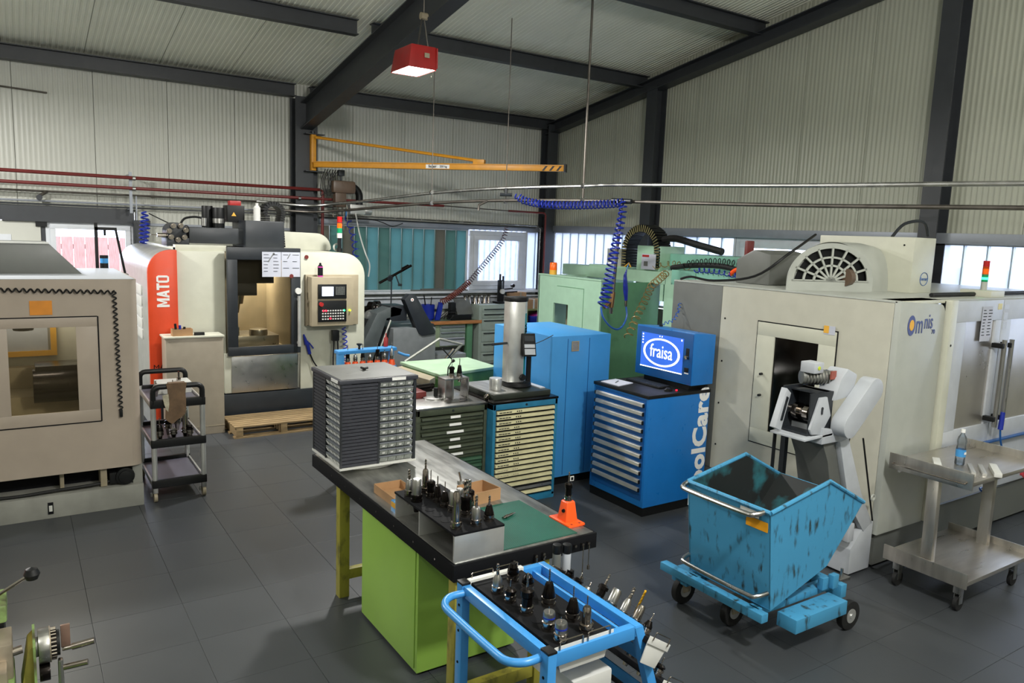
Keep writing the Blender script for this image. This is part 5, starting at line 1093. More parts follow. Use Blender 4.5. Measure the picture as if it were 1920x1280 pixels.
part('arm', MB().tube([(5.62, 3.09, .85), (5.62, 3.0, .85), (5.54, 2.98, .84)], .009, 8), BLACK, t); part('tip', MB().cyl((5.54, 2.98, .84), (5.515, 2.978, .838), .011, 8), WHITE, t)

# ================================================================ MINT GREEN MACHINE BEHIND
t = thing('mint_machine', 'mint green milling machine with gantry beam behind the tall blue cabinet', 'machine', (7.0, 8.32, 0))
b = MB().plate_hole((8.32, 9.85), (0, 1.88), (9.07, 9.44), (1.16, 1.47), 'x', 7.0, 7.03); part('left_panel', b, MINT, t)
part('front_panel', MB().box(7.032, 8.15, 8.322, 8.35, 0, 1.86), MINTD, t); part('roof_edge', MB().box(6.99, 7.08, 8.31, 9.86, 1.88, 1.90), MINT, t)
part('cabinet_floor', MB().box(7.03, 8.1, 8.4, 9.8, 1.60, 1.62), CLAY, t); part('rear_panel', MB().box(7.0, 9.0, 9.83, 9.86, 0, 1.88), MINT, t); part('inner_panel', MB().box(7.3, 7.32, 9.0, 9.5, 1.1, 1.5), CLAY, t); part('niche_slot', MB().box(7.27, 7.3, 9.15, 9.26, 1.16, 1.40), INK, t)
part('door_seam', MB().box(6.996, 7.0, 8.70, 8.708, .8, 1.74).box(6.996, 7.0, 8.70, 9.36, 1.735, 1.742), MINTD, t)
part('gantry_beam', MB().box(7.95, 8.2, 8.0, 10.5, 1.85, 2.03), MINT, t, .006); part('beam_cap', MB().box(7.96, 8.2, 8.9, 9.8, 2.03, 2.06), MINT, t, .004); part('beam_foot', MB().prism([(9.9, 1.85), (10.3, 1.85), (10.15, 1.76), (10.0, 1.76)], 'x', 7.96, 8.15), MINTD, t)
part('column', MB().box(7.95, 8.25, 7.45, 8.02, 0, 2.06), MINT, t, .006)
part('side_beam', MB().box(7.5, 8.0, 5.75, 7.45, 1.90, 2.10), MINTT, t, .006); part('beam_joint', MB().box(7.495, 7.51, 7.0, 7.01, 1.90, 2.10), MINTD, t)
part('head_box', MB().box(8.0, 8.5, 8.2, 8.7, 2.03, 2.40), MINT, t, .01); part('head_side', MB().prism([(8.5, 2.06), (10.6, 2.06), (10.6, 2.28), (9.2, 2.32), (8.5, 2.34)], 'y', 8.7, 9.0) if 0 else MB().box(8.2, 8.9, 6.9, 8.2, 2.06, 2.30), MINTT, t, .01)
part('cream_box', MB().box(8.0, 8.3, 9.0, 9.4, 2.06, 2.33), CREAM, t, .006); part('yellow_loop', MB().tube([(7.98, 8.95, 2.06), (7.98, 8.85, 2.12), (7.98, 8.8, 2.06)], .012, 6), GOLD, t)
part('warning_plate', MB().box(7.93, 7.94, 8.22, 8.52, 2.05, 2.28), PAPER, t, .002); part('warning_head', MB().box(7.925, 7.93, 8.36, 8.50, 2.235, 2.265), LAMPRED, t); part('warning_picture', MB().box(7.925, 7.93, 8.38, 8.46, 2.10, 2.17), GREYP, t)
pts = [(8.98, z) for z in (2.0, 2.15, 2.28)] + [(8.62+.36*cos(R(a)), 2.32+.34*sin(R(a))) for a in range(0, 181, 12)] + [(8.26, 2.2), (8.26, 2.08)]
def chain_x(root, pts, xa, xb, th, m, name, m2=None):
    b = MB(); P = [Vector(p) for p in pts]; L = [0]
    for i in range(1, len(P)): L.append(L[-1]+(P[i]-P[i-1]).length)
    n = int(L[-1]/.042); b2 = MB()
    for k in range(n):
        for bb, fr, xx, tt_ in ((b, .40, (xa, xb), th), (b2, .16, (xa-.006, xa+.002), th*.9)):
            s_ = L[-1]*(k+.5)/n; j = min(max(i for i in range(len(L)) if L[i] <= s_), len(P)-2)
            f = (s_-L[j])/(L[j+1]-L[j]); c_ = P[j].lerp(P[j+1], f); d = (P[j+1]-P[j]).normalized(); nn = Vector((-d.y, d.x)); h = L[-1]/n*fr; vs = []
            for X in xx:
                for a_, q in ((-h, -tt_/2), (h, -tt_/2), (h, tt_/2), (-h, tt_/2)): v = c_+d*a_+nn*q; vs.append((X, v.x, v.y))
            bb.add(vs, [(0, 1, 2, 3), (7, 6, 5, 4), (0, 4, 5, 1), (1, 5, 6, 2), (2, 6, 7, 3), (3, 7, 4, 0)])
    part(name, b, BLACK, root)['kind'] = 'stuff'; part(name+'_links', b2, m2 or CLAY, root)['kind'] = 'stuff'
chain_x(t, pts, 7.98, 8.22, .11, BLACK, 'cable_chain', mat('khaki_links', '#8a8258', .5))
part('cable_bundle', MB().tube(spline([(8.1, 8.25, 2.50), (8.1, 8.0, 2.52), (8.15, 7.6, 2.44), (8.2, 7.2, 2.36)], 6), [.05]*19, 8), BLK_STEEL if 0 else RUBBER, t)
part('hose_bundle', MB().tube(spline([(7.6, 7.55, 2.12), (7.6, 7.2, 2.17), (7.6, 6.7, 2.19), (7.55, 6.2, 2.13), (7.5, 5.8, 2.05)], 6), .035, 8), RUBBER, t)
part('orange_hose', MB().tube(spline([(7.48, 6.42, 2.10), (7.48, 6.3, 2.17), (7.48, 6.0, 2.17), (7.5, 5.8, 2.14)], 6), .028, 8), ORANGE2, t)
part('blue_coil', coil([(7.48, 7.0, 2.12), (7.47, 6.6, 2.12), (7.47, 6.2, 2.08), (7.5, 5.8, 2.08)], .03, 14, .007), DBLUE, t)
part('black_coil', coil([(7.6, 7.3, 2.18), (7.6, 6.8, 2.24), (7.6, 6.4, 2.22), (7.6, 6.1, 2.16)], .045, 16, .006), BLACK, t)
part('brown_coil', coil([(7.9, 8.2, 2.10), (7.9, 7.9, 2.16), (7.8, 7.6, 2.16), (7.7, 7.3, 2.12)], .04, 6, .006), HOSEG, t)
part('beam_brackets', MB().box(7.96, 8.0, 8.05, 8.12, 1.6, 1.85), MINT, t); part('clamp_gear', MB().box(7.6, 7.75, 8.36, 8.5, 1.7, 1.84), BLK_STEEL, t)
t = thing('beacon_light', 'orange rotating beacon on the far corner of the mint green machine', 'beacon', (7.05, 9.55, 1.885))
part('base', MB().cyl((7.05, 9.55, 1.885), (7.05, 9.55, 1.97), .06, 16).box(7.0, 7.1, 9.5, 9.6, 1.885, 1.90), GOLD, t); part('dome', MB().lathe([(0, 1.97), (.058, 1.97), (.058, 2.07), (.05, 2.085), (0, 2.09)], 18, Matrix.Translation((7.05, 9.55, 0))), ORL, t)

# ================================================================ PALE GREEN TABLE AREA
t = thing('green_covered_table', 'pale green topped low cabinet behind the revolving cabinet', 'table', (3.6, 6.9, 0))
part('top', MB().prism([(3.55, 7.6), (4.42, 7.6), (4.42, 6.95), (3.60, 6.75)], 'z', 1.02, 1.05), PGREEN, t, .004); part('body', MB().prism([(3.57, 7.58), (4.40, 7.58), (4.40, 6.97), (3.61, 6.77)], 'z', 0, 1.02), PGREEND, t, .004)
tag(obj('tan_board', MB().prism([(3.30, 7.35), (3.50, 7.45), (3.55, 6.75), (3.42, 6.62)], 'z', .96, 1.03), CLAY, None, .004), 'tan board lying on edge beside the pale green table', 'board')
t = thing('tan_cabinet', 'low tan cabinet hidden between the revolving cabinet and the green table', 'cabinet', (3.3, 6.6, 0)); part('body', MB().prism([(3.32, 7.3), (3.48, 7.4), (3.52, 6.78), (3.42, 6.66)], 'z', 0, .96), BEIGE, t, .004)
t = thing('swing_frame', 'bare steel tilting frame standing behind the pale green table', 'frame', (4.1, 8.0, 0))
for a_, b_ in (((3.80, 8.0, .97), (4.25, 8.0, 1.22)), ((4.25, 8.0, 1.22), (4.62, 8.1, 1.12)), ((4.62, 8.1, 1.12), (4.30, 8.0, .90)), ((3.80, 8.0, .97), (4.30, 8.0, .90))):
    part('bar', MB().tube([a_, b_], .016, 6), mat('grey_bar', '#a9aaa2', .4, .4), t)
part('cylinder', MB().cyl((4.28, 7.97, .92), (4.45, 8.0, 1.08), .022, 12), CHROME, t); part('stand', MB().box(4.0, 4.3, 7.98, 8.1, 0, .93), GREYP, t, .004)
# blue rack with orange tool sleeves
t = thing('sleeve_rack', 'bright blue tool rack with seven orange sleeves behind the revolving cabinet', 'tool rack', (2.6, 6.9, 0))
part('top_bar', MB().prism([(2.56, 6.85), (3.20, 6.92), (3.20, 7.05), (2.56, 6.98)], 'z', 1.295, 1.33), BLUET, t, .01); part('post', MB().box(2.56, 2.62, 6.86, 6.92, .0, 1.30), BLUE, t, .004); part('post', MB().box(3.14, 3.18, 6.95, 7.0, .0, 1.30), BLUE, t, .004)
part('shelf', MB().box(2.60, 3.16, 6.84, 7.05, 1.14, 1.16), BLUE, t); part('crank', MB().tube([(3.20, 6.9, 1.28), (3.26, 6.86, 1.255), (3.30, 6.84, 1.25)], .013, 8), BLUET, t); part('knob', MB().lathe([(0, 1.33), (.012, 1.33), (.010, 1.36), (.028, 1.375), (.028, 1.385), (0, 1.39)], 10, Matrix.Translation((2.80, 6.93, 0))), BLACK, t)
for k in range(7): part('sleeve', MB().lathe([(0, 1.16), (.038, 1.16), (.026, 1.215), (0, 1.215)], 14, Matrix.Translation((2.67+.077*k, 6.9, 0))), ORANGE2, t)
names_ = ('first', 'second', 'third', 'fourth', 'fifth', 'sixth', 'seventh')
for k in range(7):
    tool_holder((2.67+.077*k, 6.9, 1.225), ('collet', 'weldon', 'shrink', 'endmill', 'collet', 'weldon', 'endmill')[k], .09 if k % 2 else .16, names_[k]+' small tool from the left in the orange sleeves of the blue rack', s=.85, cut=.004)
tag(obj('red_bottle', MB().lathe([(0, 0), (.022, 0), (.022, .08), (.008, .10), (.006, .13), (0, .135)], 12, Matrix.Translation((3.12, 7.02, 1.33))), LAMPRED), 'small red bottle with white nozzle standing on the end of the blue rack', 'bottle')

# ================================================================ CONVEYOR, WORKBENCH AND CABINETS BY THE WINDOW
t = thing('chip_conveyor', 'dark grey chip conveyor with slanted guard behind the pale machine tower', 'conveyor', (4.3, 10.1, 0))
part('duct', MB().prism([(3.95, .5), (4.35, 1.30), (4.60, 1.40), (4.75, 1.36), (4.72, 1.26), (4.50, 1.22), (4.25, .5)], 'y', 10.1, 10.4), mat('slate_conveyor', '#4b5152', .4), t, .01)
part('duct_rib', MB().tube([(4.28, 10.08, .5), (4.55, 10.08, 1.2)], .02, 8), STEELB, t)
part('guard', MB().prism(stadium((4.83, 1.47), (5.15, 1.02), .11, 8) if 0 else [(4.72, 1.50), (4.80, 1.58), (4.90, 1.57), (5.24, 1.02), (5.22, .98), (5.02, .96), (4.96, 1.0)], 'y', 9.98, 10.12), DARK, t, .01)
part('guard_side', MB().prism([(5.10, 1.02), (5.30, 1.02), (5.27, 1.12), (5.16, 1.14)], 'y', 10.1, 10.4), DARK, t, .006); part('cross_cover', MB().box(4.55, 4.82, 10.1, 10.5, 1.18, 1.40), DARK, t, .01)
part('round_sticker', MB().cyl((4.84, 9.972, 1.50), (4.84, 9.98, 1.50), .024, 18), WHITE, t); part('sticker_mark', MB().cyl((4.84, 9.969, 1.50), (4.84, 9.974, 1.50), .014, 3), LAMPRED, t)
part('black_frame', MB().box(4.05, 4.3, 10.3, 10.5, 0, 1.2), BLACK, t)
t = thing('grey_chip_box', 'plain slate grey box wagon below the dark grey conveyor', 'box', (4.55, 10.0, 0))
part('body', MB().prism([(4.60, .45), (5.85, .45), (5.85, .75), (5.2, 1.08), (4.60, 1.12)], 'y', 10.0, 10.6) if 0 else MB().box(4.56, 5.25, 10.0, 10.6, .20, 1.08).box(5.25, 5.9, 10.2, 10.6, .2, .62), GREYP if 0 else mat('slate_box', '#6a6e70', .45), t, .01); part('base', MB().box(4.5, 5.95, 10.0, 10.6, 0, .2), DARK, t)
# heap of clamping gear: an indexing head with its rings
t = thing('indexing_head', 'large round steel indexing head on the dark bench behind the conveyor', 'machine', (4.55, 11.2, 0))
part('bench', MB().box(4.2, 5.6, 11.0, 11.8, 0, 1.0), DARK, t, .006); part('disc', MB().cyl((4.25, 11.2, 1.27), (4.33, 11.2, 1.27), .26, 30), STEELB, t)
for i in range(14):
    x = 4.42+.09*(i % 8)+random.uniform(-.02, .02); z = 1.1+.17*(i//8)+random.uniform(-.03, .06); y = 11.1+random.uniform(0, .3); r = random.uniform(.05, .11)
    part('gear_part', MB().cyl((x-.03, y, z), (x+.03, y-.06, z), r, 16).cyl((x-.08, y, z), (x+.08, y, z), r*.35, 10), BLK_STEEL if i % 3 else CHROME, t)
part('round_cover', MB().cyl((4.62, 10.95, 1.14), (4.66, 11.1, 1.14), .12, 20), GREYP, t)
t = thing('bar_stand', 'slanted dark bar on an upright post before the teal window', 'stand', (5.2, 11.5, 0))
part('post', MB().cyl((5.19, 11.5, 1.0), (5.20, 11.5, 1.66), .012, 8), DARK, t); part('bar', MB().tube([(4.98, 11.5, 1.63), (5.18, 11.5, 1.73), (5.55, 11.5, 1.92)], .022, 8).cyl((5.38, 11.5, 1.85), (5.50, 11.5, 1.91), .032, 10), BLK_STEEL, t); part('clamp', MB().cyl((5.15, 11.46, 1.70), (5.2, 11.54, 1.72), .045, 14).tube([(5.27, 11.5, 1.76), (5.33, 11.48, 1.60)], .012, 8).cyl((5.31, 11.48, 1.60), (5.37, 11.48, 1.60), .02, 8), DARK, t)
t = thing('window_workbench', 'green workbench with beech front edge below the window', 'bench', (5.6, 12.35, 0))
part('top', MB().box(5.5, 7.45, 12.38, 12.92, .81, .85), mat('green_lino', '#68806a', .5, noise=.08), t, .003); part('edge', MB().box(5.5, 7.46, 12.33, 12.38, .79, .852), BWOOD, t, .003)
parts('leg', [(7.18, 7.30, 12.40, 12.50, 0, .79), (5.6, 5.7, 12.4, 12.5, 0, .79)], MINTD, t, .004)
t = thing('bench_drawer_unit', 'pale green drawer unit hanging under the window workbench', 'drawer unit', (6.55, 12.38, .35))
part('body', MB().box(6.50, 7.15, 12.42, 12.85, .36, .79), mat('sage_paint', '#97a889', .45), t, .004)
for z0, z1 in ((.66, .76), (.54, .65), (.38, .53)):
    d_ = part('drawer', MB().box(6.60, 7.13, 12.40, 12.42, z0, z1), LGREY if z0 < .5 else mat('sage_grey', '#8f9b94', .4), t, .003); sub('handle', MB().box(6.62, 7.12, 12.37, 12.40, z1-.035, z1-.015), GREYTRIM, d_, t, .003)
t = thing('grey_drawer_cabinet', 'tall grey-green drawer cabinet right of the window workbench', 'drawer cabinet', (7.42, 12.32, 0))
GG = mat('grey_green_paint', '#9aa69c', .42, noise=.03)
part('body', MB().box(7.40, 8.12, 12.34, 12.95, 0, 1.14), GG, t, .004)
for k, (z0, z1) in enumerate(((1.0, 1.09), (.88, .99), (.64, .87), (.42, .63), (.22, .41), (.04, .21))):
    d_ = part('drawer', MB().box(7.46, 8.10, 12.325, 12.34, z0+.006, z1-.004), GG, t, .003); sub('handle', MB().box(7.50, 8.06, 12.30, 12.325, z1-.045, z1-.028), DARK, d_, t, .003)
t = thing('storage_rack', 'olive shelf rack holding boxes between the grey cabinet and the mint machine', 'shelf', (8.2, 12.3, 0))
OL = mat('rack_olive', '#8a8f58', .5)
parts('upright', [(8.16, 8.20, 12.35, 12.4, 0, 1.02), (8.50, 8.54, 12.35, 12.4, 0, 1.02), (9.05, 9.09, 12.35, 12.4, 0, 1.02)], OL, t); parts('shelf_board', [(8.16, 9.09, 12.36, 12.9, 1.0, 1.03), (8.16, 9.09, 12.36, 12.9, .72, .74)], OL, t)
part('back_board', MB().box(8.16, 9.09, 12.88, 12.9, 0, 1.0), CLAY, t)
for k in range(4): part('bin_front', MB().box(8.26, 8.46, 12.36, 12.38, .76+.0*k-.13*k+.13, .84-.13*k+.13), CLAY, t, .003)
for i, (nm, x0, x1, z0, z1, m, lab) in enumerate((('carton', 8.50, 8.94, 1.03, 1.22, CARD, 'large closed cardboard carton on the rack by the right window corner'), ('carton', 8.30, 8.48, 1.03, 1.20, CARD, 'narrow cardboard carton left of the large one on the rack'), ('carton', 8.28, 8.56, 1.22, 1.36, CARD, 'open brown carton on the top of the rack cartons'), ('flat_case', 8.12, 8.34, 1.03, 1.10, BLACK, 'flat black case on the rack beside the grey cabinet'))):
    y0 = 12.42+.02*i; t = thing(nm, lab, 'carton' if nm == 'carton' else 'case', (x0, y0, z0)); part('body', MB().box(x0, x1, y0, y0+.3, z0, z1), m, t, .004)
    if nm == 'carton': part('tape', MB().box((x0+x1)/2-.02, (x0+x1)/2+.02, y0-.002, y0+.302, z0+.001, z1+.002), WHITEP if i == 0 else CLAY, t)
t = thing('blue_crate', 'ink blue crate with pink parts on the rack beside the mint machine', 'crate', (8.66, 12.38, .745)); part('crate', MB().box(8.62, 8.98, 12.38, 12.7, .745, .88), DBLUE, t, .005); part('pink_lid', MB().prism([(8.70, .88), (8.98, .88), (8.98, .94), (8.90, .95)], 'y', 12.4, 12.6), PINK, t)
t = thing('test_stand', 'black dial gauge stand with white clock on the grey drawer cabinet', 'gauge', (8.0, 12.5, 1.14))
part('post', MB().box(7.93, 8.05, 12.5, 12.56, 1.14, 1.60).cyl((7.95, 12.5, 1.6), (7.95, 12.5, 1.72), .02, 8).cyl((8.02, 12.5, 1.6), (8.02, 12.5, 1.68), .02, 8).box(7.88, 8.08, 12.45, 12.65, 1.14, 1.18), BLACK, t, .004); part('dial', MB().cyl((8.0, 12.46, 1.38), (8.0, 12.5, 1.38), .05, 18), WHITEP, t); part('arm', MB().cyl((8.0, 12.5, 1.42), (8.25, 12.5, 1.44), .012, 8).cyl((8.0, 12.5, 1.36), (8.36, 12.5, 1.37), .014, 8).cyl((8.25, 12.47, 1.49), (8.25, 12.53, 1.49), .035, 14), BLK_STEEL, t); part('scale', MB().box(7.985, 8.005, 12.49, 12.5, 1.44, 1.58), STEELB, t)
t = thing('black_tablet', 'dark panel screen leaning on a black case on the window workbench', 'screen', (7.0, 12.45, .85)); part('panel', MB().add([(7.02, 12.5, .95), (7.36, 12.5, .95), (7.32, 12.6, 1.25), (6.98, 12.6, 1.25), (7.02, 12.52, .95), (7.36, 12.52, .95), (7.32, 12.62, 1.25), (6.98, 12.62, 1.25)], [(0, 1, 2, 3), (4, 7, 6, 5), (0, 4, 5, 1), (1, 5, 6, 2), (2, 6, 7, 3), (3, 7, 4, 0)]), GREYP, t); part('case', MB().box(6.85, 7.28, 12.42, 12.62, .85, .95), BLACK, t, .006); part('unit', MB().box(6.86, 6.98, 12.5, 12.6, .95, 1.18), BLACK, t, .01)
t = thing('blue_can', 'ink blue bucket with brushes and a blue spray grip on the window workbench', 'bucket', (6.45, 12.6, .85)); part('bucket', MB().lathe([(0, 0), (.12, 0), (.13, .26), (.12, .26), (.11, .02), (0, .02)], 20, Matrix.Translation((6.45, 12.62, .88))), DBLUE, t); part('foot', MB().cyl((6.45, 12.62, .85), (6.45, 12.62, .88), .10, 16), DBLUE, t); part('brush', MB().cyl((6.42, 12.62, 1.0), (6.36, 12.62, 1.32), .012, 8).cyl((6.5, 12.62, 1.0), (6.52, 12.62, 1.28), .01, 8), BLACK, t); part('spray_grip', MB().prism([(6.52, .86), (6.62, .86), (6.68, 1.18), (6.60, 1.20)], 'y', 12.44, 12.50), DBLUE, t, .006)
t = thing('chrome_collets', 'row of small chrome collets on the sill end above the grey drawer cabinet', 'collets', (7.4, 12.6, 1.14))
for k in range(6): part('collet', MB().lathe([(0, 1.14), (.055, 1.14), (.035, 1.20), (.03, 1.28), (.045, 1.30), (0, 1.30)], 14, Matrix.Translation((7.24+.11*k, 12.62+.03*(k % 2), .0))), CHROME, t)
t = thing('red_cup', 'small red ring stand and grey block on the window workbench left end', 'ring', (6.0, 12.5, .85)); part('grey_block', MB().box(5.9, 6.18, 12.42, 12.6, .85, .93), GREYP, t, .004); part('ring', MB().cyl((6.08, 12.5, .93), (6.08, 12.52, .99), .05, 14), LAMPRED, t)
tag(obj('yellow_disc', MB().lathe([(0, 0), (.10, 0), (.10, .02), (0, .02)], 20, Matrix.Translation((5.98, 12.96, 1.17)) @ Matrix.Rotation(pi/2, 4, 'X')), mat('amber_disc', '#b98a3c', .5)), 'amber round disc hanging on the wall below the window sill', 'disc')
tag(obj('paper_stack', MB().box(5.70, 6.0, 12.5, 12.75, .85, .93), PAPER, None, .004), 'white paper stack on the window workbench behind the conveyor', 'paper')
tag(obj('black_leads', MB().tube(spline([(6.62, 12.5, .9), (6.75, 12.45, 1.02), (6.9, 12.5, 1.05)], 8), .008, 5).tube(spline([(6.60, 12.45, .87), (6.7, 12.4, .95), (6.80, 12.42, .87), (6.9, 12.42, .96)], 8), .008, 5).tube(spline([(6.7, 12.45, .87), (6.74, 12.42, .99), (6.95, 12.42, 1.0)], 8), .008, 5), RUBBER), 'tangle of black leads on the window workbench beside the black case', 'cables')
tag(obj('sill_rail', MB().box(6.2, 7.4, 12.80, 12.86, 1.376, 1.40).box(6.4, 6.8, 12.80, 12.86, 1.40, 1.42), GREYP), 'long grey metal profile lying on the window sill', 'profile')
tag(obj('blue_board', MB().prism([(4.86, 1.38), (5.12, 1.38), (5.10, 1.92), (4.82, 1.92)], 'y', 12.93, 12.945), mat('light_blue_board', '#8fc0dc', .5)), 'light blue board leaning against the teal window strips', 'board')
# hoses by the back window
tag(obj('spiral_hose', coil([(8.0, 12.4, 2.62), (7.9, 12.4, 2.35), (7.55, 12.4, 1.95), (7.2, 12.4, 1.58)], .045, 26, .008), HOSER), 'dark spiral hose hanging in front of the casement window', 'hose')
tag(obj('spiral_hose', coil([(7.2, 12.4, 1.58), (7.0, 12.4, 1.42), (6.75, 12.4, 1.26), (6.62, 12.42, 1.20)], .05, 18, .010), mat('red_brown_hose', '#8a4a40', .4)), 'denser red-brown spiral hose ending above the blue bucket', 'hose')

# ================================================================ PIPES ON THE WALLS
def pipe(name, label, pts, r, m, cat='pipe', grp=None, cl=None):
    o = tag(obj(name, MB().tube(pts, r, 10), m), label, cat, grp); return o
t = thing('red_pipe', 'upper dark red pipe along the back wall turning down at the column', 'pipe', (0, 12.58, 3.1))
part('tube', MB().tube([(-6, 12.58, 3.105), (4.36, 12.58, 3.115), (4.42, 12.60, 3.09), (4.42, 12.66, 1.5)], .026, 10), REDPIPE, t)
for x in (1.55, -3.2): part('clamp', MB().cyl((x-.02, 12.58, 3.107), (x+.02, 12.58, 3.107), .034, 12), STEELB, t)
t = thing('red_pipe', 'lower dark red pipe along the back wall running behind the yellow crane', 'pipe', (0, 12.60, 2.95))
part('tube', MB().tube([(-6, 12.60, 2.952), (6.72, 12.60, 2.97)], .024, 10), REDPIPE, t)
for x in (1.55, 4.02): part('clamp', MB().cyl((x-.02, 12.60, 2.957), (x+.02, 12.60, 2.957), .032, 12), STEELB, t)
pipe('thin_pipe', 'thin grey pipe linking the red pipes on the back wall', [(6.72, 12.60, 2.97), (8.15, 12.60, 2.945)], .010, PIPED)
pipe('red_pipe', 'short red pipe by the corner column turning down beside it', [(8.15, 12.60, 2.945), (9.02, 12.60, 2.94), (9.05, 12.60, 2.90), (9.05, 12.60, 1.4)], .020, REDPIPE)
pipe('air_pipe', 'thin grey air pipe below the red pipes on the back wall', [(-6, 12.9, 2.86), (-.1, 12.9, 2.86), (4.0, 12.9, 2.88)], .016, PIPED)
pipe('cable_conduit', 'upper pale conduit above the windows of the back wall', [(-6, 12.9, 2.70), (4.0, 12.9, 2.74)], .014, GREYTRIM); pipe('cable_conduit', 'lower dark conduit above the windows of the back wall', [(-6, 12.9, 2.665), (2.0, 12.9, 2.68), (4.0, 12.9, 2.69)], .012, DARK)
pipe('cable_conduit', 'pale conduit over the teal window strips right of the column', [(4.45, 12.86, 2.72), (7.0, 12.86, 2.70), (9.05, 12.86, 2.68), (9.12, 12.86, 2.62), (9.12, 12.86, 1.3)], .014, PIPE)
pipe('cable_conduit', 'dark cable under the pale conduit over the teal strips', [(4.45, 12.87, 2.66), (5.2, 12.87, 2.67), (9.0, 12.87, 2.64)], .010, DARK)
t = thing('wall_bracket', 'perforated steel bracket strip holding the red pipes on the left', 'bracket', (1.52, 12.94, 2.6)); part('strip', MB().box(1.49, 1.53, 12.63, 12.66, 2.6, 3.20), GREYTRIM, t); parts('stand_off', [(1.49, 1.53, 12.66, 12.99, 3.15, 3.17), (1.49, 1.53, 12.66, 12.99, 2.65, 2.67)], GREYTRIM, t); part('strip', MB().box(1.60, 1.62, 12.88, 12.90, 2.5, 2.86), GREYTRIM, t)
pipe('steel_cable', 'short steel rod fixed to the back wall near the left edge', [(-2, 12.95, 4.34), (.52, 12.95, 4.24)], .012, PIPED)
t = thing('pipe_valve', 'small grey branch with a round fitting on the thin air pipe at left', 'valve', (.4, 12.9, 2.86)); part('branch', MB().tube([(.46, 12.9, 2.86), (.36, 12.85, 2.79)], .022, 8), PIPED, t); part('fitting', MB().cyl((.36, 12.83, 2.77), (.36, 12.87, 2.77), .04, 12), DARK, t)
tag(obj('blue_spiral_hose', coil([(1.60, 12.0, 2.62), (1.60, 12.0, 2.45), (1.58, 12.0, 2.2), (1.58, 12.0, 2.10)], lambda f: .035+.03*sin(pi*f), 9, .012), HOSEB), 'dark blue spiral hose hanging above the orange lettered column', 'hose')
pipe('black_lead', 'thin black lead from the blue spiral hose to the tool magazine', spline([(1.66, 12.0, 2.60), (1.80, 11.6, 2.50), (1.92, 11.2, 2.42), (1.98, 11.0, 2.45), (2.0, 10.8, 2.36)], 5), .008, RUBBER, 'cable')
# regulator cluster at the column
t = thing('air_regulator', 'cluster of silver valves and pipes beside the column above the teal strips', 'valve', (4.95, 12.5, 2.8))
part('valve_body', MB().box(4.85, 5.12, 12.45, 12.60, 2.74, 2.90).cyl((5.12, 12.5, 2.80), (5.24, 12.5, 2.80), .07, 16), ALU, t, .006)
part('manifold', MB().tube([(4.45, 12.6, 2.84), (4.6, 12.6, 2.84), (4.6, 12.6, 2.68)], .014, 8).tube([(4.66, 12.55, 2.90), (4.66, 12.55, 2.70)], .012, 8).tube([(4.74, 12.55, 2.92), (4.74, 12.55, 2.72)], .012, 8), CHROME, t); part('blue_knob', MB().cyl((4.80, 12.5, 2.70), (4.80, 12.5, 2.78), .02, 10), BLUET, t)
part('loose_cable', MB().tube(spline([(4.85, 12.6, 2.66), (5.3, 12.6, 2.66), (5.5, 12.6, 2.62), (5.7, 12.6, 2.56), (5.9, 12.6, 2.62)], 6), .008, 5), RUBBER, t)
t = thing('black_elbow_pipe', 'thick black elbow pipe coming out of the back wall beside the hoist', 'pipe', (5.0, 12.8, 3.1)); part('tube', MB().tube([(4.86, 12.95, 3.20), (4.88, 12.6, 3.20)] + [(4.90+.16*sin(R(a)), 12.58, 3.04+.16*cos(R(a))) for a in range(0, 91, 15)] + [(5.06, 12.58, 2.85)], .062, 14), BLACK, t); part('collar', MB().cyl((4.87, 12.72, 3.20), (4.87, 12.66, 3.20), .075, 16), RUBBER, t)
pipe('white_cable', 'white cable hanging down beside the pale machine tower', spline([(5.0, 12.4, 2.72), (5.02, 12.0, 2.5), (5.03, 11.4, 2.2), (4.95, 11.0, 1.9), (4.55, 10.6, 1.87)] if 0 else [(4.95, 12.48, 2.78), (4.92, 12.2, 2.4), (4.94, 12.0, 2.1), (5.02, 12.0, 1.9), (5.0, 12.0, 1.7)], 6), .012, WHITEP, 'cable')
tag(obj('blue_spiral_hose', coil([(4.78, 12.4, 2.68), (4.80, 12.2, 2.4), (4.80, 12.1, 2.2), (4.78, 12.0, 2.0)], .05, 6, .008), HOSEB), 'loose blue spiral hose behind the stack light of the pale machine', 'hose')
# ================================================================ JIB CRANE AND HOIST
t = thing('jib_crane', 'yellow wall jib crane with slanted tie bar on the dark column', 'crane', (4.25, 12.6, 3.5))
part('post', MB().box(4.20, 4.28, 12.52, 12.62, 3.42, 4.0), YELLOW, t, .006); part('pivot', MB().cyl((4.24, 12.57, 4.0), (4.24, 12.57, 4.06), .03, 12).box(4.10, 4.42, 12.5, 12.7, 4.0, 4.015).box(4.10, 4.42, 12.5, 12.7, 3.40, 3.415), DARK, t)
ca = R(-46.564); bx0, by0 = 4.25, 12.45
bar_T = Matrix.Translation((bx0, by0, 0)) @ Matrix.Rotation(ca, 4, 'Z')
def bpart(name, b, m, bev=0): b.v = [tuple(bar_T @ Vector(v)) for v in b.v]; return part(name, b, m, t, bev)
bpart('boom', MB().box(-.02, 4.14, -.05, .05, 3.47, 3.55), YELLOW, .003); bpart('boom_flange', MB().box(-.02, 4.14, -.065, .065, 3.55, 3.562), YELLOW)
bpart('tie_bar', MB().tube([(.0, 0, 3.95), (2.78, 0, 3.61)], .024, 6), YELLOW); bpart('tie_bracket', MB().box(2.70, 2.88, -.05, .05, 3.562, 3.63), YELLOW, .003); bpart('end_stop', MB().box(4.14, 4.17, -.06, .06, 3.46, 3.58), BLACK)
b = MB()
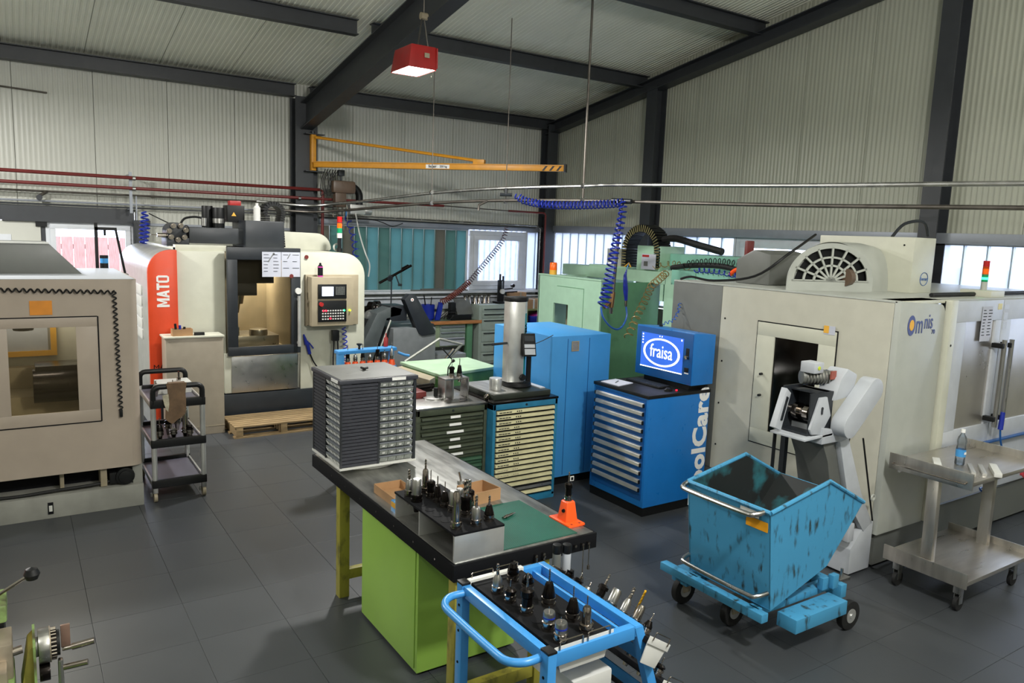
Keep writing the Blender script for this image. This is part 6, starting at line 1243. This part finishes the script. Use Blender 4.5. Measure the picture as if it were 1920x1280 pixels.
for k in range(3): x = 3.80+.11*k; b.add([(x, -.052, 3.475), (x+.035, -.052, 3.475), (x+.09, -.052, 3.545), (x+.055, -.052, 3.545)], [(0, 1, 2, 3)])
bpart('hazard_stripes', b, BLACK); bpart('name_plate', MB().box(1.93, 2.32, -.055, -.05, 3.48, 3.54), WHITE)
for s_, x, z_ in (('fezer', 2.04, .065), ('250 kg', 2.22, .045)):
    p_ = bar_T @ Vector((x, -.057, 3.51)); text('plate_lettering', s_, z_, INK, t, p_, (pi/2, 0, ca), bold=.001)
t = thing('chain_hoist', 'brown chain hoist hanging from the yellow crane near the column', 'hoist', (4.6, 12.42, 3.1))
part('trolley', MB().box(4.62, 4.72, 12.38, 12.48, 3.36, 3.455).tube([(4.67, 12.43, 3.36), (4.67, 12.43, 3.28)], .02, 8), DARK, t, .004); part('motor_housing', MB().prism(arc(4.86, 3.22, .05, -90, 0, 4)+arc(4.86, 3.28-.03, .05, 0, 90, 4)+arc(4.56, 3.25, .06, 90, 180, 4)+arc(4.56, 3.12, .06, 180, 270, 4), 'y', 12.32, 12.52) if 0 else MB().box(4.50, 4.90, 12.32, 12.52, 3.07, 3.28), BROWN, t, .045); part('chain_bag', MB().box(4.55, 4.74, 12.35, 12.5, 2.84, 3.08), BROWN, t, .015)
b = MB()
for k in range(6):
    x = 4.36+.045*k; b.tube(spline([(x+.04, 12.42, 3.45), (x-.03-.02*(k % 3), 12.42, 3.25), (x-.04+.02*k, 12.42, 3.02+.04*(k % 2)), (x+.08, 12.42, 3.15), (x+.07, 12.42, 3.44)], 5), .007, 5)
part('looped_cable', b, RUBBER, t)
part('chain', MB().cyl((4.70, 12.36, 2.86), (4.70, 12.36, 2.45), .006, 6).cyl((4.76, 12.36, 2.86), (4.76, 12.36, 2.45), .006, 6), CHROME, t)
# ================================================================ OVERHEAD RAIL
up_ = [(3.3, 12.52, 2.87), (4.12, 12.50, 2.84), (4.56, 12.1, 2.90), (4.82, 11.4, 2.95), (5.36, 10.4, 3.07), (5.88, 9.3, 3.14), (6.43, 8.1, 3.17), (6.62, 7.6, 3.18), (7.1, 5.3, 3.13), (7.3, 3.1, 3.09), (7.45, 0, 3.0)]
lo_ = [(3.3, 12.52, 2.76), (4.12, 12.50, 2.74), (4.56, 12.1, 2.78), (4.82, 11.4, 2.83), (5.36, 10.4, 2.92), (5.89, 9.3, 2.97), (6.44, 8.1, 2.98), (6.61, 7.6, 2.97), (7.14, 5.3, 2.92), (7.34, 3.1, 2.885), (7.5, 0, 2.82)]
o1 = pipe('overhead_pipe', 'upper polished overhead pipe curving across the hall', spline(up_, 8), .024, PIPE); o2 = pipe('overhead_pipe', 'lower dull overhead pipe carrying the blue spiral hose', spline(lo_, 8), .022, PIPED)
for (x, y, zb_, zt, r, lab) in ((6.42, 8.1, 2.98, 5.6, .016, 'long thick threaded rod holding the overhead pipes near the roof middle'), (5.34, 10.4, 2.92, 5.2, .007, 'thin rod holding the overhead pipes below the red lamp'), (5.93, 9.25, 2.96, 5.4, .007, 'thin rod holding the overhead pipes above the blue hose start')):
    q = thing('suspension_rod', lab, 'rod', (x, y, zb_)); part('rod', MB().cyl((x, y, zb_), (x, y, zc(y)-.02 if zt > 5 else zt), r, 8), PIPED, q)
    for z in (zb_, zb_+.19 if y < 9 else zb_+.16): part('clamp', MB().cyl((x, y-.02, z), (x, y+.02, z), .034, 12), STEELB, q)
t = thing('pipe_drop', 'vertical grey drop pipe with brass coupling hanging from the lower overhead pipe', 'pipe', (6.57, 7.5, 2.9))
part('tube', MB().cyl((6.58, 7.5, 2.97), (6.52, 7.5, 1.80), .020, 12), PIPED, t); part('clamp', MB().cyl((6.52, 7.62, 2.975), (6.62, 7.36, 2.965), .034, 12), DARK, t); part('coupling', MB().cyl((6.52, 7.5, 1.80), (6.50, 7.5, 1.60), .032, 12).tube([(6.50, 7.5, 1.70), (6.38, 7.5, 1.60)], .022, 8), mat('brass', '#8a6a4a', .35, .8), t); part('steel_end', MB().cyl((6.50, 7.5, 1.60), (6.50, 7.5, 1.52), .024, 12), CHROME, t)
tag(obj('blue_spiral_hose', coil([(5.95, 9.0, 3.04), (6.02, 8.9, 2.97), (6.15, 8.6, 2.92), (6.32, 8.2, 2.91), (6.5, 7.7, 2.93), (6.56, 7.45, 2.95)], .05, 30, .0095), HOSEB), 'dense dark blue spiral hose lying along under the overhead pipe', 'hose')
tag(obj('blue_spiral_hose', coil([(6.56, 7.45, 2.95), (6.53, 7.42, 2.80), (6.47, 7.42, 2.5), (6.41, 7.42, 2.2), (6.35, 7.42, 1.85), (6.29, 7.42, 1.62)], lambda f: .045+.03*f, 21, .0115), HOSEB), 'wide loose part of the blue spiral hose beside the vertical drop pipe', 'hose')
tag(obj('blue_hose', MB().tube(spline([(6.26, 7.42, 1.62), (6.28, 7.40, 1.50), (6.38, 7.38, 1.38), (6.50, 7.36, 1.33), (6.60, 7.36, 1.38), (6.67, 7.38, 1.50), (6.66, 7.40, 1.64)], 6), .012, 8), HOSEL), 'smooth light blue hose loop below the hanging air gun', 'hose')
t = thing('air_gun', 'dark blue air gun hanging beside the vertical drop pipe', 'air gun', (6.66, 7.4, 1.7)); part('body', MB().tube([(6.66, 7.4, 1.70), (6.64, 7.4, 1.85), (6.62, 7.4, 2.02), (6.64, 7.4, 2.10)], [.022, .035, .022, .006], 8), DBLUE, t); part('nozzle', MB().tube([(6.64, 7.4, 2.10), (6.67, 7.4, 2.18)], .006, 6), BLUET, t); part('fitting', MB().cyl((6.66, 7.4, 1.62), (6.66, 7.4, 1.71), .018, 10), CHROME, t)
tag(obj('brown_spiral_hose', coil([(7.55, 7.6, 2.05), (7.35, 7.5, 1.98), (7.1, 7.4, 1.88), (6.9, 7.3, 1.70), (6.65, 7.2, 1.45), (6.5, 7.15, 1.25)], .05, 16, .007), HOSEG), 'brown transparent spiral hose slanting down in front of the mint machine', 'hose')
t = thing('pipe_branch', 'small fitting hanging on the upper overhead pipe left of the blue hose', 'valve', (5.88, 9.2, 3.05)); part('valve', MB().cyl((5.90, 9.2, 3.14), (5.90, 9.2, 3.05), .02, 10).tube([(5.83, 9.25, 3.05), (5.97, 9.15, 3.05)], .024, 8), DARK, t)
t = thing('pipe_branch', 'dark slanted fitting on the lower overhead pipe below the crane plate', 'valve', (5.75, 9.6, 2.9)); part('valve', MB().tube([(5.78, 9.5, 2.96), (5.70, 9.6, 2.90), (5.69, 9.6, 2.82)], .020, 8), PIPED, t)
# ================================================================ LAMP
t = thing('high_bay_lamp', 'red box-shaped hall lamp with glowing glass hanging from the rafter', 'lamp', LAMP, (0, 0, 0))
lx, ly, lz = LAMP
part('housing', MB().add([(lx-.17, ly-.24, lz), (lx+.17, ly-.24, lz), (lx+.17, ly+.24, lz), (lx-.17, ly+.24, lz), (lx-.13, ly-.22, lz+.25), (lx+.17, ly-.22, lz+.25), (lx+.17, ly+.22, lz+.25), (lx-.13, ly+.22, lz+.25)], [(4, 5, 6, 7), (0, 1, 5, 4), (1, 2, 6, 5), (2, 3, 7, 6), (3, 0, 4, 7)]), LAMPRED, t, .004)
part('lamp_glass', MB().box(lx-.155, lx+.155, ly-.22, ly+.22, lz+.002, lz+.008), LAMPGLOW, t); part('side_fin', MB().box(lx+.17, lx+.185, ly-.24, ly-.18, lz+.02, lz+.24), LAMPRED, t); part('type_plate', MB().box(lx+.02, lx+.08, ly-.244, ly-.24, lz+.12, lz+.17), CLAY, t)
part('chain', MB().tube([(lx-.02, ly-.15, lz+.25), (lx+.10, ly, lz+.62)], .008, 6).tube([(lx+.16, ly-.05, lz+.25), (lx+.12, ly, lz+.62)], .008, 6), PIPED, t); part('hook', MB().cyl((lx+.08, ly, lz+.62), (lx+.16, ly, lz+.62), .04, 10), CLAY, t); part('hanger', MB().cyl((lx+.12, ly, lz+.62), (lx+.12, ly, lz+.80), .008, 6), PIPED, t)
pipe('lamp_cable', 'thin wire hanging from the red lamp down to the overhead pipes', [(lx+.17, ly-.05, lz+.02), (lx+.17, ly-.05, 3.0)] if 0 else [(4.12, 8.1, 4.3), (4.12, 8.1, 4.25)], .003, PIPED, 'cable')

# ================================================================ BLUE TOOL TROLLEY
t = thing('tool_trolley', 'sky blue tube-handled tool trolley with slanted side racks in the foreground', 'trolley', (1.6, 2.07, 0))
X0, X1, Y0, Y1, Z = 1.585, 2.05, 2.07, 2.75, .965
parts('top_bar', [(X0, X0+.035, Y0, Y1, Z-.05, Z), (X0+.036, X1-.036, Y0, Y0+.035, Z-.055, Z), (X0+.036, X1-.036, Y1-.035, Y1, Z-.05, Z)], BLUET, t, .003)
parts('edge_rail', [(X1-.035, X1, Y0, Y1, Z-.045, Z), (X1-.09, X1-.075, Y0+.03, Y1-.03, Z-.06, Z-.015)], BLUET, t, .003)
parts('post', [(X0-.005, X0+.035, Y0-.005, Y0+.045, .06, Z+.002), (X0-.005, X0+.035, Y1-.045, Y1+.005, .06, Z+.002)], BLUET, t, .003)
parts('post_cap', [(X0-.006, X0+.036, Y0-.006, Y0+.046, Z+.002, Z+.012), (X0-.006, X0+.036, Y1-.046, Y1+.006, Z+.002, Z+.012)], BLACK, t, .002)
part('tray_floor', MB().box(X0+.03, X1-.03, Y0+.03, Y1-.03, Z-.075, Z-.065), BLUET, t)
for y in (Y0-.003, Y1-.038): part('slant_leg', MB().add([(X1-.04, y, Z-.004), (X1+.003, y, Z-.004), (2.36, y, .08), (2.31, y, .08), (X1-.04, y+.04, Z-.004), (X1+.003, y+.04, Z-.004), (2.36, y+.04, .08), (2.31, y+.04, .08)], [(0, 1, 2, 3), (7, 6, 5, 4), (0, 4, 5, 1), (1, 5, 6, 2), (2, 6, 7, 3), (3, 7, 4, 0)]), BLUET, t, .003)
part('handle', MB().tube(spline([(X0+.01, Y1-.05, Z-.03), (X0-.07, Y1-.05, Z-.03), (X0-.12, Y1-.10, Z-.035), (X0-.125, Y1-.2, Z-.04), (X0-.125, Y0+.2, Z-.04), (X0-.12, Y0+.10, Z-.035), (X0-.07, Y0+.05, Z-.03), (X0+.01, Y0+.05, Z-.03)], 6), .0165, 12), BLUET, t)
for k, (z, x) in enumerate(((.74, 2.13), (.53, 2.20), (.32, 2.27))): part('slat_plate', MB().add([(x-.03, Y0+.05, z+.08), (x, Y0+.05, z), (x, Y1-.05, z), (x-.03, Y1-.05, z+.08), (x-.024, Y0+.05, z+.08), (x+.006, Y0+.05, z), (x+.006, Y1-.05, z), (x-.024, Y1-.05, z+.08)], [(0, 1, 2, 3), (7, 6, 5, 4), (0, 4, 5, 1), (1, 5, 6, 2), (2, 6, 7, 3), (3, 7, 4, 0)]), BLUE, t)
parts('base_bar', [(X0, 2.34, Y0, Y0+.04, .10, .14), (X0, 2.34, Y1-.04, Y1, .10, .14)], BLUET, t)
b = MB()
for z in (.45, .60, .75, .87): b.cyl((X0-.008, Y0+.02, z), (X0-.004, Y0+.02, z), .006, 8).cyl((X0-.008, Y1-.02, z), (X0-.004, Y1-.02, z), .006, 8)
part('screws', b, INK, t)['kind'] = 'stuff'
for x, y in ((1.62, 2.12), (1.62, 2.7), (2.3, 2.12), (2.3, 2.7)): part('caster', MB().cyl((x-.015, y, .05), (x+.015, y, .05), .05, 16), RUBBER, t)
# two tool trays with wire handles
def tool_tray(x0, x1, y0, y1, z, label, T=None, rows=2, holes=()):
    cx, cy = (x0+x1)/2, (y0+y1)/2
    t = thing('tool_tray', label, 'tool tray', (cx, cy, z), T or (0, 0, 0)); hx, hy = (x1-x0)/2, (y1-y0)/2
    obj('insert_plate', MB().box(-hx, hx, -hy, hy, -.025, 0), INK, t, .003)
    for s_ in (-1, 1):
        b = MB().box(-hx-.01, hx+.01, s_*hy-.006, s_*hy+.014*s_+.006, -.02, .012); e = obj('end_bracket', b, WHITEP, t, .003)
        obj('bracket_web', MB().prism([(-hx, -.02), (hx, -.02), (hx*.8, -.10), (-hx*.8, -.10)], 'y', s_*hy-.003, s_*hy+.003), WHITEP, t, .002)
        q = .012*s_
        for k in range(rows):
            w_ = 2*hx/rows; a = -hx+w_*k+.012; c_ = a+w_-.024
            obj('wire_handle', MB().tube([(a, s_*hy+q, .0), (a, s_*hy+q, .030), (a+.004, s_*hy+q, .034), (c_-.004, s_*hy+q, .034), (c_, s_*hy+q, .030), (c_, s_*hy+q, 0)], .0028, 8), CHROME, t)
    for hx_, hy_ in holes: obj('hole', MB().cyl((hx_-cx, hy_-cy, -.002), (hx_-cx, hy_-cy, .0012), .026, 20), INK, t)
    return t
tool_tray(1.63, 1.90, 2.09, 2.72, .968, 'black insert tray with white ends on top of the blue trolley', holes=((1.696, 2.455), (1.815, 2.454), (1.695, 2.303), (1.828, 2.304)))
for x, y, h, k, c_, s, lab in (
    (1.680, 2.580, .133, 'endmill', .007, 1, 'tool with fluted end mill at the far left of the trolley top tray'),
    (1.685, 2.485, .100, 'collet', .003, .95, 'black chuck with thin pin second in the left row of the trolley top tray'),
    (1.800, 2.640, .084, 'shell', None, 1, 'black ball-topped holder at the far end of the trolley top tray'),
    (1.690, 2.370, .175, 'collet', .005, 1.05, 'black and chrome chuck with tall bright drill in the trolley top tray'),
    (1.812, 2.540, .070, 'shell', None, 1, 'short dark holder behind the cone-shaped one on the trolley'),
    (1.812, 2.385, .158, 'shrink', .004, 1.15, 'tall black cone holder in the middle of the trolley top tray'),
    (1.823, 2.235, .144, 'shrink', .003, 1.1, 'black cone holder before the blue rail of the trolley top tray'),
    (1.815, 2.138, .148, 'hydro', .003, 1.05, 'slim chrome holder with dark drill at the near right of the trolley tray'),
    (1.694, 2.222, .095, 'probe', None, 1.05, 'grey setting gauge with blue ring, left one on the trolley tray'),
    (1.682, 2.128, .100, 'probe', None, 1.05, 'grey setting gauge with blue ring nearest the trolley corner post')):
    tool_holder((x, y, .968), k, h, lab, cut=c_, s=s)
tilt = R(32)
def rack_row(x, z, n, lab, items):
    tr = tool_tray(x-.06, x+.06, 2.04, 2.72, z, lab, (0, tilt, 0), 1)
    for (y, h, k, c_, s, l2) in items: tool_holder((x+.0, y, z), k, h, l2, (0, tilt, 0), cut=c_, s=s)
rack_row(2.115, .885, 10, 'upper slanted tool tray on the right side of the blue trolley', (
    (2.66, .05, 'shell', None, .85, 'short chrome holder at the far end of the upper slanted tray'),
    (2.585, .075, 'collet', .003, .9, 'chuck with thin bent pin second in the upper slanted tray'),
    (2.51, .06, 'weldon', .004, .8, 'small chrome holder third in the upper slanted tray'),
    (2.43, .135, 'collet', .006, .9, 'chuck with the long pale cutter in the upper slanted tray'),
    (2.35, .10, 'weldon', None, 1.05, 'wide polished holder in the middle of the upper slanted tray'),
    (2.27, .14, 'endmill', .008, .9, 'long black and chrome holder in the upper slanted tray'),
    (2.19, .10, 'hydro', None, 1.0, 'plain chrome hydraulic holder near the end of the upper slanted tray'),
    (2.12, .09, 'shrink', .004, .8, 'slim dark holder nearest the wire handle of the upper slanted tray')))
o = obj('gold_drill', MB(), GOLD) if 0 else None
b = MB(); twist(b, 0, 0, .02, .10, .006); b.cyl((0, 0, -.01), (0, 0, .03), .006, 8); o = obj('gold_drill', b, mat('titanium_gold', '#c99a2e', .3, 1)); o.location = (2.19, 2.255, .90); o.rotation_euler = (0, tilt, 0); tag(o, 'gold coated drill standing in the upper slanted tray', 'drill')
rack_row(2.21, .665, 4, 'middle slanted tool tray on the right side of the blue trolley', (
    (2.13, .08, 'collet', .003, .9, 'black chuck at the near end of the middle slanted tray'), (2.21, .07, 'shell', None, .9, 'dark holder second from the near end of the middle slanted tray'), (2.30, .08, 'weldon', None, .9, 'chrome holder third from the near end of the middle slanted tray')))
rack_row(2.30, .455, 4, 'lowest slanted tool tray on the right side of the blue trolley', (
    (2.13, .07, 'collet', .003, .9, 'black chuck at the near end of the lowest slanted tray'), (2.22, .07, 'shell', None, .9, 'dark holder second from the near end of the lowest slanted tray')))
for i, (x, y, m, lab) in enumerate(((2.13, 2.755, GREYP, 'left black-capped grey bottle behind the blue trolley'), (2.175, 2.735, LGREY, 'right black-capped pale bottle behind the blue trolley'))):
    q = thing('oil_bottle', lab, 'bottle', (x, y, .93)); part('bottle', MB().cyl((x, y, .90), (x, y, .985), .021, 16), m, q, .003); part('cap', MB().cyl((x, y, .985), (x, y, 1.03), .022, 16), BLACK, q, .004); part('holder', MB().box(x-.028, x+.028, y-.028, y+.028, .86, .90), BLACK, q)
t = tag(obj('white_bins', MB().box(1.75, 1.95, 2.12, 2.40, .70, .78), WHITEP, None, .01), 'white plastic tray on the lower level inside the blue trolley', 'tray')

# ================================================================ LATHE CORNER, LOWER LEFT
t = thing('lathe', 'worn green and steel lathe carriage with dial and handles in the lower left corner', 'lathe', (-.1, 3.0, 0))
LG = mat('worn_lathe_green', '#7f9a5c', .5, scale=12, col2='#4b4a30', thr=(.5, .7)); LP = mat('worn_plate', '#a69a88', .4, .6, noise=.12, scale=10)
part('bed', MB().box(-.9, -.10, 2.2, 3.5, .0, .82), LG, t, .01)
part('carriage', MB().box(-.8, -.06, 2.5, 3.05, .82, .95), LG, t, .01); part('tool_post_top', MB().box(-.5, -.075, 3.02, 3.18, 1.09, 1.15), LG, t, .008); part('tool_post_body', MB().box(-.5, -.085, 3.03, 3.17, .95, 1.09), BLACK, t)
part('slide_plate', MB().box(-.5, -.062, 2.88, 3.02, .95, 1.075), LP, t, .006); part('slide_front', MB().box(-.5, -.078, 2.80, 2.88, .90, 1.02), LP, t, .006)
part('slot', MB().box(-.12, -.10, 2.95, 2.96, 1.076, 1.078), INK, t)
part('clamp_bar', MB().cyl((-.3, 2.92, .985), (-.035, 2.95, 1.015), .014, 14), CHROME, t)
part('bearing_plate', MB().prism([(-.045, .86), (.0, .86), (.0, 1.03), (-.02, 1.01)], 'y', 2.93, 3.06), mat('olive_yellow_paint', '#a39a4a', .5, noise=.15), t, .004)
part('edge_plate', MB().box(-.004, .004, 2.90, 3.08, .70, 1.035), LG, t)
part('dial', MB().cyl((.012, 3.0, .985), (.048, 3.0, .985), .062, 30).cyl((.0, 3.0, .985), (.012, 3.0, .985), .035, 20), STEELB, t, .003)
part('dial_ring', MB().cyl((.0465, 3.0, .985), (.050, 3.0, .985), .063, 30), LP, t); k_ = part('knurled_ring', MB().cyl((.05, 3.0, .985), (.068, 3.0, .985), .052, 24), BLK_STEEL, t)
for k in range(24): a = 2*pi*k/24; sub('knurl', MB().cyl((.051, 3.0+.053*cos(a), .985+.053*sin(a)), (.067, 3.0+.053*cos(a), .985+.053*sin(a)), .004, 6), CHROME, k_, t)
part('hub', MB().cyl((.068, 3.0, .985), (.078, 3.0, .985), .045, 20), BLACK, t); part('square_plate', MB().box(.082, .112, 3.01, 3.02, .955, 1.04), mat('copper_brown_plate', '#8f7466', .4, .5), t, .002)
part('crank_handle', MB().cyl((.085, 2.98, .965), (.115, 2.975, .968), .008, 12).cyl((.115, 2.975, .968), (.185, 2.96, .980), .012, 16), CHROME, t)
part('lower_dial', MB().cyl((.012, 2.98, .895), (.045, 2.98, .895), .032, 22), BLK_STEEL, t, .002); part('crank_arm', MB().prism([(.066, .80), (.086, .80), (.084, .95), (.068, .95)], 'y', 2.93, 2.955), STEELB, t, .006)
part('crank_handle', MB().cyl((.086, 2.94, .915), (.16, 2.92, .925), .0105, 16), CHROME, t); part('pin_handle', MB().cyl((-.03, 2.84, .85), (.0, 2.87, .90), .012, 12), STEELB, t)
part('ball_knob', MB().lathe([(0, -.022), (.016, -.016), (.022, 0), (.016, .016), (0, .022)], 16, Matrix.Translation((.08, 2.9, .80))), BLACK, t)
t = thing('machine_lever', 'steel lever with black ball knob reaching in at the left edge', 'lever', (-.1, 3.0, 1.2))
part('rod', MB().cyl((-.2, 3.0, 1.15), (-.005, 3.0, 1.255), .006, 10), CHROME, t); part('ball', MB().lathe([(0, -.026), (.018, -.019), (.026, 0), (.018, .019), (0, .026)], 18, Matrix.Translation((.005, 3.0, 1.26))), BLACK, t)
t = thing('red_machine_guard', 'narrow red guard plate cut by the left edge of the photo', 'guard', (-.12, 3.4, 0)); part('plate', MB().box(-.5, -.105, 3.45, 3.5, .9, 1.36), mat('coral_red_paint', '#c8544a', .45), t, .004); part('post', MB().box(-.5, -.09, 3.36, 3.44, 0, 1.0), DARK, t)
